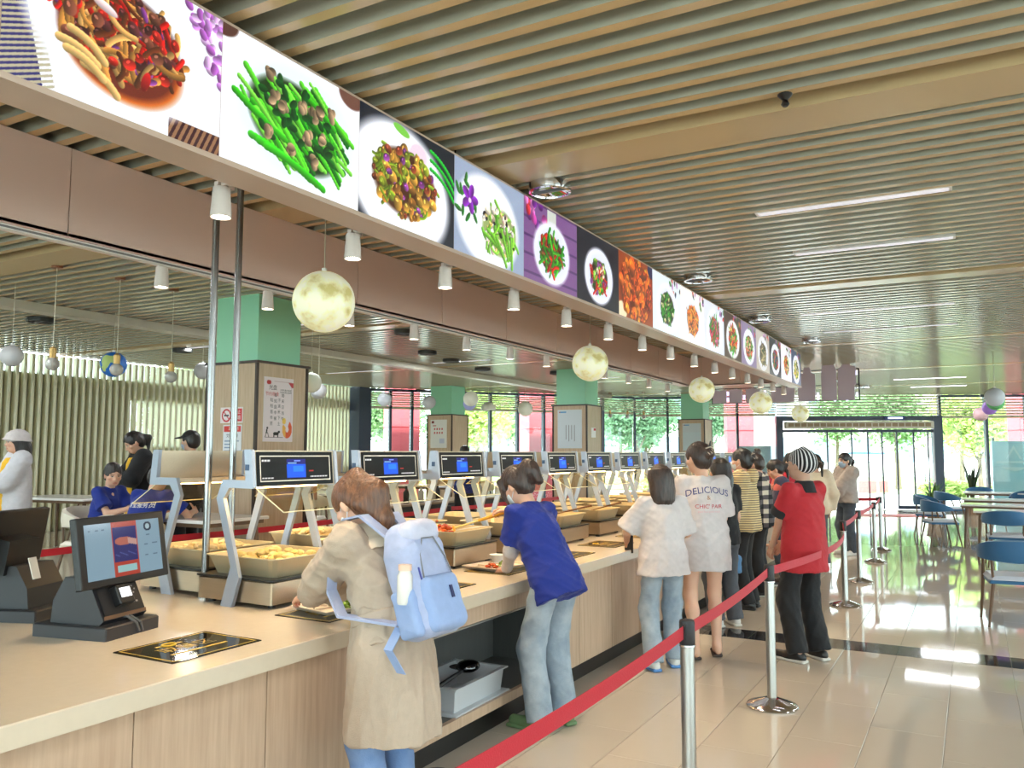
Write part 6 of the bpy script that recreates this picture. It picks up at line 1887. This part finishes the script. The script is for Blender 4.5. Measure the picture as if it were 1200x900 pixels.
def stripes_mat(name, a, b, axis, scale, rough=.85):
    m = mat(name, a, rough); nt = m.node_tree; bs = nt.nodes['Principled BSDF']
    tc = nt.nodes.new('ShaderNodeTexCoord'); sp = nt.nodes.new('ShaderNodeSeparateXYZ'); mu = nt.nodes.new('ShaderNodeMath'); mu.operation = 'MULTIPLY'; mu.inputs[1].default_value = scale
    fr = nt.nodes.new('ShaderNodeMath'); fr.operation = 'FRACT'; gt = nt.nodes.new('ShaderNodeMath'); gt.operation = 'GREATER_THAN'; gt.inputs[1].default_value = .6
    mx = nt.nodes.new('ShaderNodeMix'); mx.data_type = 'RGBA'; mx.inputs[6].default_value = lin(a); mx.inputs[7].default_value = lin(b)
    nt.links.new(tc.outputs['Object'], sp.inputs[0]); nt.links.new(sp.outputs[axis], mu.inputs[0]); nt.links.new(mu.outputs[0], fr.inputs[0]); nt.links.new(fr.outputs[0], gt.inputs[0]); nt.links.new(gt.outputs[0], mx.inputs[0]); nt.links.new(mx.outputs[2], bs.inputs['Base Color'])
    return m
def plaid_mat():
    m = mat('plaid_flannel', (226, 220, 208), .85); nt = m.node_tree; bs = nt.nodes['Principled BSDF']
    tc = nt.nodes.new('ShaderNodeTexCoord'); sp = nt.nodes.new('ShaderNodeSeparateXYZ'); nt.links.new(tc.outputs['Object'], sp.inputs[0]); outs = []
    for ax in ('Y', 'Z'):
        mu = nt.nodes.new('ShaderNodeMath'); mu.operation = 'MULTIPLY'; mu.inputs[1].default_value = 9.5; fr = nt.nodes.new('ShaderNodeMath'); fr.operation = 'FRACT'; gt = nt.nodes.new('ShaderNodeMath'); gt.operation = 'GREATER_THAN'; gt.inputs[1].default_value = .5
        nt.links.new(sp.outputs[ax], mu.inputs[0]); nt.links.new(mu.outputs[0], fr.inputs[0]); nt.links.new(fr.outputs[0], gt.inputs[0]); outs.append(gt)
    ad = nt.nodes.new('ShaderNodeMath'); ad.operation = 'ADD'; nt.links.new(outs[0].outputs[0], ad.inputs[0]); nt.links.new(outs[1].outputs[0], ad.inputs[1])
    hf = nt.nodes.new('ShaderNodeMath'); hf.operation = 'MULTIPLY'; hf.inputs[1].default_value = .5; nt.links.new(ad.outputs[0], hf.inputs[0])
    r = nt.nodes.new('ShaderNodeValToRGB'); r.color_ramp.interpolation = 'CONSTANT'; e = r.color_ramp.elements; e[0].color = lin((214, 200, 180)); e[1].position = .4; e[1].color = lin((92, 84, 86)); q = e.new(.9); q.color = lin((22, 22, 26))
    nt.links.new(hf.outputs[0], r.inputs[0]); nt.links.new(r.outputs[0], bs.inputs['Base Color'])
    return m
M_hood = stripes_mat('hoodie_striped_knit', (226, 200, 150), (120, 104, 88), 'Z', 42); M_plaid = plaid_mat(); 
def meridian_mat(name, a, b, centre, n):
    m = mat(name, a, .85); nt = m.node_tree; bs = nt.nodes['Principled BSDF']
    tc = nt.nodes.new('ShaderNodeTexCoord'); sp = nt.nodes.new('ShaderNodeSeparateXYZ'); mp = nt.nodes.new('ShaderNodeMapping'); mp.inputs['Location'].default_value = [-v for v in centre]
    at = nt.nodes.new('ShaderNodeMath'); at.operation = 'ARCTAN2'; mu = nt.nodes.new('ShaderNodeMath'); mu.operation = 'MULTIPLY'; mu.inputs[1].default_value = n / (2 * PI)
    fr = nt.nodes.new('ShaderNodeMath'); fr.operation = 'FRACT'; gt = nt.nodes.new('ShaderNodeMath'); gt.operation = 'GREATER_THAN'; gt.inputs[1].default_value = .62
    mx = nt.nodes.new('ShaderNodeMix'); mx.data_type = 'RGBA'; mx.inputs[6].default_value = lin(a); mx.inputs[7].default_value = lin(b)
    nt.links.new(tc.outputs['Object'], mp.inputs['Vector']); nt.links.new(mp.outputs['Vector'], sp.inputs[0]); nt.links.new(sp.outputs['Y'], at.inputs[0]); nt.links.new(sp.outputs['X'], at.inputs[1]); nt.links.new(at.outputs[0], mu.inputs[0]); nt.links.new(mu.outputs[0], fr.inputs[0]); nt.links.new(fr.outputs[0], gt.inputs[0]); nt.links.new(gt.outputs[0], mx.inputs[0]); nt.links.new(mx.outputs[2], bs.inputs['Base Color'])
    return m

# ---- 1 the woman in the trench coat
f = Fig('brown-haired woman in a long beige trench coat filling a tray at the counter', -2.19, 2.86, (-1, .10), H=1.60, lean=.34, head=(.70, .05), hands=((-2.70, 3.03, .965), (-2.72, 2.93, .95)), poles=((.6, -.7, -.4), (-.7, -.6, -.4)), res=.0085,
        feet=((.10, .02), (-.10, -.03)), hdir=((0, 1, -.1), (0, 1, -.1)), hpalm=((-.5, 0, -1), (.5, 0, -1)), curl=(.9, .9))
f.body(); F1 = f
o = f.top('trench_coat', M_coat, .030, 1.0, .02, long=True, fold=.014, srad=.018, seed=1, freq=21)
s = f.s
pz = f.P[2]
solid('coat_skirt', [loft((0, f.P[1], 0), np.eye(3), [(.455, .212, .206, .0), (.62, .208, .190, .0), (pz - .06, .204, .170, .005), (pz + .06, .188, .152, .015), (pz + .15, .168, .138, .035)], .03)], .0085, M_coat, f.t, .013, 17, 4, (1.6, 1.6, .25))
solid('belt', [loft(f.Pt(0, 0, .10), f.Rt, [(-.022, .178, .140, 0), (.022, .176, .138, 0)], .01)], .007, M_coat, f.t, .003)
solid('collar', [loft(f.neck - f.Rt @ np.array((0, .0, .055)), f.Rt, [(-.045, .140, .115, -.02), (.02, .092, .086, -.008), (.085, .078, .076, .0)], .02), ell(f.neck + f.Rt @ np.array((0, .09, .05)), (.045, .06, .07), f.Rt, .02, 's')], .007, mat('coat_collar', (222, 206, 184), .75), f.t, .004)
for i, sg in ((0, 1), (1, -1)):
    W, E = f.Wr[i], f.El[i]; d = _n(W - E)
    solid('cuff', [cap(W - d * .10, W - d * .015, .064, .068, .01, cut=True)], .007, M_coat, f.t, .004)
f.trousers(M_jeanb, .02, .06, .006, top=.04); f.shoes(M_shw, M_sole); f.hair(H_BROWN, 'ponytail_half'); f.mask(M_mask)

# her backpack, hung from the shoulders
bp = thing('backpack', 'pale lavender-blue backpack worn by the woman in the trench coat', 'backpack', tuple(f.o), f.rz)
M_bag = cloth('backpack_lavender', (172, 182, 214), .7, var=.1); M_bag2 = cloth('backpack_blue', (150, 172, 214), .7, var=.06); M_bagw = cloth('backpack_white', (200, 202, 222), .7)
Rb = f.Rt @ rotx(-.02)
bc = f.Pt(0, -.235, .20)
def bl(x, y, z): return bc + Rb @ np.array((x, y, z))
solid('bag_body', [rbx(bl(0, 0, -.04), (.128, .088, .205), .055, Rb, .04), rbx(bl(0, .01, .11), (.108, .07, .13), .06, Rb, .05)], .008, M_bag, bp, .006, 18, 5)
solid('front_pocket', [rbx(bl(.0, -.072, -.12), (.108, .045, .115), .038, Rb, .03)], .008, M_bag2, bp, .005, 18, 6)
solid('side_pocket', [rbx(bl(-.125, 0, -.13), (.028, .06, .10), .024, Rb, .02)], .008, M_bag2, bp, .004)
solid('top_flap', [rbx(bl(0, -.035, .18), (.100, .066, .055), .05, Rb, .03)], .008, M_bagw, bp, .006, 20, 7)
zp = MB().tube([Vector(bl(x, y, z)) for x, y, z in ((-.085, -.092, -.02), (-.072, -.090, .08), (-.035, -.090, .145), (.035, -.090, .145), (.08, -.088, .06), (.09, -.094, -.02))], .0035, 6).build('zip', M_grey, bp)
MB().tube([Vector(bl(-.095, -.086, .03)), Vector(bl(-.11, -.10, -.02))], .004, 6).build('zip_pull', mat('zip_pull_blue', (60, 70, 150), .5), zp)
MB().cbox(bl(.03, -.119, -.09), (.016, .004, .05), Matrix([list(r) for r in Rb])).build('fabric_tag', mat('tag_navy', (30, 34, 84), .5), bp)
for i, sg in ((0, 1), (1, -1)):
    p = [bl(sg * .07, .05, .20), f.Sh[i] * .62 + f.neck * .38 + f.Rt @ np.array((0, -.07, .075)), f.Sh[i] * .68 + f.neck * .32 + f.Rt @ np.array((0, .02, .088)), f.Sh[i] * .75 + f.neck * .25 + f.Rt @ np.array((0, .115, .02)), f.Pt(sg * .15, .150, .26), f.Pt(sg * .205, .06, .14), bl(sg * .13, .05, -.16)]
    v = []
    MB().strip([Vector(q) for q in p], Vector(f.Rt @ np.array((.055, 0, 0))), Vector(f.Rt @ np.array((0, -.008, .008)))).build('strap', M_bag, bp, True)
MB().strip([Vector(bl(-.13, .06, -.17)), Vector(bl(-.19, .09, -.24)), Vector(bl(-.16, .08, -.34))], (0.0, .045, 0), (.005, 0, 0)).build('loose_strap', M_bag2, bp)
bt = thing('drink_bottle', 'small clear bottle with a peach cap in the backpack side pocket', 'bottle', tuple(f.world(bl(-.137, -.005, -.09))), f.rz)
MB().lathe([(.028, 0), (.031, .01), (.031, .11), (.024, .125), (.024, .132), (.0001, .133)], n=18).build('bottle_body', mat('bottle_milky', (226, 222, 216), .25), bt, True)
MB().lathe([(.027, .132), (.027, .155), (.0001, .156)], n=18).build('cap', mat('cap_peach', (240, 202, 176), .4), bt, True)

# ---- 2 the woman in the blue T-shirt
f = Fig('woman in a royal blue T-shirt over white sleeves reaching into a pan with yellow tongs', -2.28, 4.57, (-1, .22), H=1.64, lean=.47, head=(.55, .15), hands=((-2.76, 4.94, 1.235), (-2.66, 4.70, .885)), poles=((.8, -.4, -.5), (-.8, -.9, -.1)), res=.009, feet=((.09, .0), (-.12, .02)),
        hdir=((-.2, 1, .0), (.2, 1, -.1)), hpalm=((-.3, .2, -1), (.4, 0, -1)), curl=(1.5, .8))
f.body(); F2 = f
for i in (0, 1):
    S_, E_, W_ = f.Sh[i], f.El[i], f.Wr[i]
    solid('sleeve', [cap(S_ + (E_ - S_) * .4, E_, .050, .046, .03), cap(E_, E_ + (W_ - E_) * .98, .047, .036, .03, cut=True)], .009, M_wht, f.t, .004, 26)
f.top('tshirt', M_royal, .030, .72, .14, fold=.013, seed=2, srad=.012, freq=17)
f.trousers(M_jean, .035, .05, .009, 7); f.shoes(M_shg, M_shg); f.hair(H_DARK, 'claw'); f.mask(M_mask)
h0 = Vector(f.world(f.Wr[0] + f.hd[0] * .075 + f.hp[0] * .022)); tip = Vector((-3.13, 4.80, 1.115))
tg = thing('serving_tongs', 'yellow-handled tongs in the blue-shirted diner\'s hand over the red stir-fry', 'tongs', tuple(h0))
d = tip - h0
MB().tube([-d * .12, d * .15, d * .48], [.012, .013, .010], 10).build('handle', mat('tongs_yellow', (232, 166, 46), .4), tg, True)
MB().tube([d * .46, d * .75, d * .98], [.007, .007, .008], 8).build('shaft', mat('tongs_pale_yellow', (236, 204, 128), .4), tg, True)
MB().cbox(d * 1.0, (.05, .04, .012), d.to_track_quat('Z', 'Y').to_matrix()).build('scoop', mat('tongs_yellow', (232, 166, 46), .4), tg, False, .004)

# ---- 3 the short-haired girl
f = Fig('girl with a dark bob, oversized plain white T-shirt and grey-blue jeans, back turned', -2.12, 6.20, (-.62, .78), H=1.56, lean=.06, head=(.18, .1), hands=((.16, .28, .92, 0), (-.20, .29, .93, 0)), poles=((.7, -.5, -.8), (-.8, -.5, -.7)), res=.0105, feet=((.09, .06), (-.11, -.03)))
f.body(); F3 = f
f.top('tshirt', M_wht, .045, .95, .15, fold=.011, seed=5, srad=.022, freq=19, flare=.012)
f.trousers(M_jean, .03, .06, .008, 8); f.shoes(M_shw, mat('sole_blue', (90, 140, 200), .5)); f.hair(H_DARK, 'bob')
ph = thing('phone', 'black phone in the short-haired girl\'s left hand', 'phone', tuple(f.world(f.Wr[1] + f.hd[1] * .08 + f.hp[1] * .02)), f.rz)
MB().cbox((0, 0, 0), (.072, .012, .145)).build('phone_body', M_black, ph, False, .004)

# ---- 4 the tall girl with the lettered shirt
f = Fig('tall bare-legged young woman in a long white T-shirt lettered DELICIOUS on its back', -1.95, 6.70, (-.50, .866), H=1.74, lean=.04, head=(.16, .55), hands=((.08, .27, 1.02, 0), (-.08, .27, 1.02, 0)), poles=((.35, -.5, -1), (-.35, -.5, -1)), res=.0105, feet=((.10, .04), (-.10, -.06)))
f.body(bare_legs=True); F4 = f
sh = f.top('tshirt', M_wht, .048, .90, .235, fold=.010, seed=9, srad=.024, freq=18)
f.shorts(M_jeanb, .42, .02)
for i in (0, 1):
    a, t = f.An[i], f.toe[i]; fw = _n((t - a) * np.array((1, 1, 0)))
    R = np.stack([np.cross(fw, (0, 0, 1)), fw, np.array((0, 0, 1.))], 1)
    c = (a + t) / 2; c[2] = .012
    so = solid('sandal', [rbx(c + fw * .005, (.042, .125, .012), .010, R)], .007, mat('sandal_dark', (60, 48, 42), .5), f.t)
    MB().tube([Vector(c + R @ np.array((-.045, .05, .01))), Vector(c + R @ np.array((0, .055, .058))), Vector(c + R @ np.array((.045, .05, .01)))], .006, 8).build('sandal_strap', mat('sandal_dark', (60, 48, 42), .5), so, True)
f.hair(H_DARK, 'bun_low')
bvh = BVHTree.FromObject(sh, bpy.context.evaluated_depsgraph_get())
def print_on(body, size, z, m, name, arc=0., x0=0., parent=None, y0=-.6):
    vs, fs = text_mesh(body, size)
    bmx = bmesh.new()
    vv = [bmx.verts.new((v[0], v[1], 0)) for v in vs]
    for q in fs:
        try: bmx.faces.new([vv[i] for i in q])
        except Exception: pass
    bmesh.ops.triangulate(bmx, faces=bmx.faces[:])
    bmesh.ops.subdivide_edges(bmx, edges=[e for e in bmx.edges if e.calc_length() > .012], cuts=1)
    out = []
    for v in bmx.verts:
        x, zz = v.co.x + x0, v.co.y + z - arc * (v.co.x ** 2)
        hit = bvh.ray_cast(Vector((x, y0, zz)), Vector((0, 1, 0)))
        out.append((hit[0] + Vector((0, -.0035, 0))) if hit[0] else Vector((x, -.2, zz)))
    bmx.verts.index_update()
    me = bpy.data.meshes.new(name); me.from_pydata([tuple(p) for p in out], [], [[v.index for v in q.verts] for q in bmx.faces]); me.materials.append(m); me.update(); bmx.free()
    return tag(link(name, me, parent), kind='stuff')
print_on('DELICIOUS', .072, 1.335, mat('print_navy', (54, 62, 128), .7), 'shirt_lettering', 1.1, .02, sh)
print_on('&', .05, 1.275, mat('print_ochre', (176, 130, 96), .7), 'shirt_emblem', 0, .02, sh)
print_on("CHIC' PAIR", .046, 1.205, mat('print_red', (198, 66, 84), .7), 'shirt_lettering', 0, .02, sh)
print_on('good food good mood', .020, 1.165, mat('print_pink', (226, 170, 176), .7), 'shirt_lettering', 0, .02, sh)

# ---- 5 the woman in black
f = Fig('long-haired woman in black, blue bag in hand, behind the lettered white T-shirt', -2.13, 7.98, (-.75, .66), H=1.60, lean=.02, head=(.1, .1), hands=((.20, .12, .76, 0), (-.24, .2, .95, 0)), res=.012)
f.body(); F5 = f
f.top('tshirt', M_blk, .025, .75, .10, fold=.006, seed=3); f.trousers(M_gry, .03, .05, .007); f.shoes(M_shw, M_sole); f.hair(H_BLACK, 'long')
hw = f.world(f.Wr[0] + f.hd[0] * .09)
bg_ = thing('handbag', 'blue cloth bag hanging from the hand of the woman in black', 'bag', tuple(hw), f.rz)
solid('bag_body', [rbx((0, .02, -.15), (.05, .14, .10), .035, None, .03)], .009, cloth('bag_blue', (92, 140, 186), .7), bg_, .01, 16, 2)
MB().tube([(0, -.07, -.08), (0, -.04, -.01), (0, .03, .012), (0, .09, -.02), (0, .11, -.08)], .008, 8).build('handle', cloth('bag_blue', (92, 140, 186), .7), bg_, True)

# ---- 6-8 the queue
f = Fig('woman in a striped beige hoodie and white face mask looking along the counter', -2.15, 8.98, (-1, .0), H=1.70, lean=.03, head=(.05, -.1), hands=((.16, .28, .92, 0), (-.22, .12, .84, 0)), res=.012)
f.body(); f.top('hoodie', M_hood, .045, 1., .10, long=True, fold=.008, srad=.02, seed=4); f.trousers(M_blk, .02, .05, .006); f.shoes(M_shb); f.hair(H_BLACK, 'bun_low'); f.mask(M_mask)
solid('hood', [ell(f.neck + f.Rt @ np.array((0, -.085, -.01)), (.115, .07, .085), f.Rt, .03), cap(f.neck + f.Rt @ np.array((.085, -.05, .0)), f.neck + f.Rt @ np.array((.05, .10, -.07)), .035, .03, .03), cap(f.neck + f.Rt @ np.array((-.085, -.05, .0)), f.neck + f.Rt @ np.array((-.05, .10, -.07)), .035, .03, .03)], .012, M_hood, f.t, .005)
f = Fig('woman in a black and white plaid shirt with a high hair bun in the queue', -2.18, 9.85, (-1, -.1), H=1.66, lean=.05, head=(.3, -.1), hands=((.1, .30, 1.02, 0), (-.16, .28, 1.0, 0)), res=.0135)
f.body(); f.top('plaid_shirt', M_plaid, .045, 1., .10, long=True, fold=.007, srad=.02, seed=6); f.trousers(M_blk, .03, .05); f.shoes(M_shb, M_sole); f.hair(H_DARK, 'bun')
f = Fig('girl in a plum and navy jacket with coral shoulders looking down at her phone', -2.12, 10.75, (-.93, -.28), H=1.58, lean=.05, head=(.42, 0), hands=((.06, .27, 1.04, 0), (-.10, .25, 1.0, 0)), res=.0135)
f.body(); f.top('jacket', M_navy, .045, 1., .10, long=True, fold=.007, srad=.02, seed=8); f.trousers(M_jeand, .02, .05); f.shoes(M_shb, M_sole); f.hair(H_BLACK, 'ponytail')
M_coral = cloth('jacket_coral', (214, 104, 96), .7)
for i in (0, 1):
    solid('shoulder_panel', [cap(f.Sh[i] * .82 + f.neck * .18, f.Sh[i] + (f.El[i] - f.Sh[i]) * .28, .092, .098, .03)], .0135, M_coral, f.t, .004)
solid('waist_band', [loft(f.P, f.Rt, [(-.12, .222, .170, 0), (-.06, .226, .174, 0)], .02)], .0135, M_coral, f.t, .003)
solid('shirt_front', [loft(f.P, f.Rt, [(-.02, .05, .05, .135), (.40, .06, .05, .085)], .02)], .0135, cloth('shirt_peach', (236, 168, 150), .7), f.t)
pw = f.world((f.Wr[0] + f.Wr[1]) / 2 + np.array((0, .10, .05)))
ph = thing('phone', 'white phone held by the girl in the plum jacket', 'phone', tuple(pw), f.rz)
MB().cbox((0, 0, 0), (.07, .012, .14), Matrix.Rotation(-.6, 3, 'X')).build('phone_body', M_shw, ph, False, .004)

# ---- 9 the man in the red polo
f = Fig('man in a red polo and black-and-white striped cap, seen from behind', -1.21, 6.98, (-.86, .50), H=1.68, lean=.0, head=(.0, .15), hands=((.06, .24, .90, 0), (-.09, .25, .86, 0)), poles=((.9, -.7, -.2), (-.9, -.7, -.2)), res=.0105, w=1.06, feet=((.11, .0), (-.12, .03)), skin=.88)
f.body(); F9 = f
f.top('polo_shirt', M_redc, .040, .80, .20, fold=.008, seed=12, srad=.014, freq=17)
solid('collar', [loft(f.neck - f.Rt @ np.array((0, 0, .03)), f.Rt, [(-.035, .098, .090, -.014), (.02, .086, .080, -.010), (.062, .072, .070, -.006)], .01), ell(f.neck + f.Rt @ np.array((0, .09, .04)), (.03, .05, .07), f.Rt, .02, 's')], .008, M_blk, f.t, .003)
for i in (0, 1):
    S, E = f.Sh[i], f.El[i]; d = _n(E - S); e = S + (E - S) * .80
    solid('sleeve_band', [cap(e - d * .018, e + d * .002, .0915, .0925, .005, cut=True)], .007, M_blk, f.t)
f.trousers(M_blk, .035, .07, .009, 9); f.shoes(M_shb, M_sole)
def hp9(x, y, z): return f.hc + f.Rh @ np.array((x, y, z))
M_beanie = meridian_mat('cap_black_white_stripe', (26, 26, 30), (214, 214, 214), hp9(0, .03, 0), 30)
cp = solid('striped_cap', [ell(hp9(0, -.02, .045), (.094, .112, .092), f.Rh, .02), ell(hp9(.0, -.06, .005), (.086, .08, .075), f.Rh, .03), ell(hp9(0, -.03, .13), (.022, .022, .018), f.Rh, .02), rbx(hp9(0, .115, -.10), (.1, .08, .12), .01, f.Rh, .02, 's')], .007, M_beanie, f.t, .003, 30)

# ---- 10-12 farther back
f = Fig('person in a dark red shirt mostly hidden behind the man in the striped cap', -2.16, 11.6, (.5, -.86), H=1.66, head=(.2, .3), hands=((.38, .12, 1.02, 0), (-.2, .2, 1.0, 0)), poles=((1, -.2, .3), None), res=.016)
f.body(); f.top('shirt', cloth('shirt_dark_red', (186, 40, 58), .75), .03, .75, .10, seed=2); f.trousers(M_blk, .02); f.shoes(M_shb); f.hair(H_BLACK, 'short')
f = Fig('person in a cream jacket just visible behind the red polo\'s shoulder', -2.0, 12.6, (-.6, .8), H=1.64, head=(.1, .2), res=.016)
f.body(); f.top('jacket', cloth('jacket_cream', (226, 208, 180), .75), .045, 1., .12, long=True, seed=3, srad=.02); f.trousers(M_gry, .02); f.shoes(M_shw); f.hair(H_BLACK, 'ponytail')
f = Fig('masked woman in an oatmeal sweater and dark jeans standing near the entrance', -1.82, 14.45, (-.62, -.55), H=1.66, head=(.12, .15), hands=((-.10, .24, 1.0, 0), (.10, .26, .98, 0)), poles=((1, -.3, -.5), (-1, -.3, -.5)), res=.013)
f.body(); f.top('sweater', M_sw, .055, 1., .05, long=True, fold=.007, srad=.03, seed=5); f.trousers(M_jeand, .035, .05, .006); f.shoes(M_shw, M_sole); f.hair(H_BLACK, 'ponytail'); f.mask(M_maskb)

# ---- people on the dining side (raised floor)
f = Fig('young woman in a white bucket hat, pale jacket and yellow apron', -9.05, 5.22, (-.30, -.95), H=1.63, z0=.25, head=(.05, -.05), hands=((.0, .25, 1.05, 0), (.02, .28, 1.0, 0)), poles=((1, -.3, -.6), (-1, -.3, -.6)), res=.012)
f.body(); f.top('jacket', cloth('jacket_pale_grey', (214, 212, 218), .75), .05, 1., .22, long=True, fold=.008, srad=.022, seed=4); f.trousers(cloth('denim_ice', (176, 196, 220), .8), .03); f.shoes(M_shw); f.hair(H_BLACK, 'long')
solid('apron', [loft(f.P, f.Rt, [(-.18, .10, .07, .145), (.10, .10, .07, .12), (.40, .075, .06, .085), (.455, .06, .05, .06)], .02)], .012, M_yel, f.t, .004)
solid('bucket_hat', [ell(f.hc + f.Rh @ np.array((0, -.012, .05)), (.100, .122, .090), f.Rh, .02), loft(f.hc + f.Rh @ np.array((0, -.01, .03)), f.Rh @ rotx(.12), [(-.022, .136, .158, 0), (.012, .108, .128, 0)], .015)], .009, M_wht, f.t, .003)
f = Fig('staff member in a black jacket and yellow apron with bowed head, standing', -8.4, 6.3, (-.45, -.89), H=1.66, z0=.25, lean=.12, head=(.55, .1), hands=((.02, .30, 1.12, 0), (-.04, .30, 1.08, 0)), poles=((1, -.3, -.5), (-1, -.3, -.5)), res=.012)
f.body(); f.top('jacket', M_blk, .045, 1., .15, long=True, fold=.007, srad=.02, seed=7); f.trousers(M_blk, .02); f.shoes(M_shb); f.hair(H_BLACK, 'ponytail')
solid('apron', [loft(f.P, f.Rt, [(-.30, .11, .07, .15), (.10, .10, .07, .125), (.38, .09, .06, .095), (.45, .07, .06, .06)], .02)], .012, M_yel, f.t, .004)
f = Fig('smiling staff woman in a blue shirt sitting at the table, turned to the right', -7.9, 5.47, (.9, .17), H=1.60, z0=.25, sit=.47, lean=.22, head=(.25, -.5), hands=((.06, .42, .82, 0), (-.04, .42, .80, 0)), res=.012, feet=((.12, .42), (-.12, .42)))
f.body(); f.top('shirt', M_royal, .035, .75, .10, fold=.007, seed=3, srad=.012); f.trousers(M_blk, .02, .06, .005, top=.04); f.shoes(M_shb); f.hair(H_BLACK, 'short')
f = Fig('staff member in a blue shirt with white lettering, bent over the table', -6.86, 5.14, (-.3, .95), H=1.66, z0=.25, sit=.47, lean=.42, head=(.45, 0), hands=((.22, .52, .80, 0), (-.12, .52, .80, 0)), res=.012, feet=((.12, .42), (-.12, .42)))
f.body(); sh2 = f.top('shirt', M_royal, .040, .75, .10, fold=.007, seed=6, srad=.012); f.trousers(M_blk, .02, .06, .005, top=.04); f.shoes(M_shb); f.hair(H_BLACK, 'short')
bvh = BVHTree.FromObject(sh2, bpy.context.evaluated_depsgraph_get())
zz = f.Pt(0, -.12, .30)[2]
print_on('食堂服务员', .055, zz, M_paper, 'shirt_lettering', 0, 0, sh2)
f = Fig('person in a black peaked cap and mask behind the leftmost rear station', -8.15, 6.75, (-.95, -.2), H=1.66, z0=.25, head=(.05, 0), res=.013)
f.body(hands=False); f.top('shirt', M_blk, .03, .8, .1); f.trousers(M_blk, .02); f.shoes(M_shb); f.hair(H_BLACK, 'short'); f.mask(M_maskb)
solid('peaked_cap', [ell(f.hc + f.Rh @ np.array((0, -.008, .052)), (.088, .106, .075), f.Rh, .02), rbx(f.hc + f.Rh @ np.array((0, .125, .045)), (.065, .055, .007), .006, f.Rh @ rotx(-.15), .015)], .009, M_blk, f.t)
f = Fig('dark-haired person standing behind the nearest pillar\'s poster side', -7.75, 8.15, (-.5, .86), H=1.58, z0=.25, res=.016)
f.body(hands=False); f.top('shirt', M_gry, .03, .8, .1); f.trousers(M_blk, .02); f.shoes(M_shb); f.hair(H_BLACK, 'short')
f = Fig('dark-haired person beyond the third display, only the top of the head showing', -7.3, 11.5, (-.5, .86), H=1.52, z0=.25, res=.016)
f.body(hands=False); f.top('shirt', M_royal, .03, .8, .1); f.trousers(M_blk, .02); f.shoes(M_shb); f.hair(H_BLACK, 'short')
# end
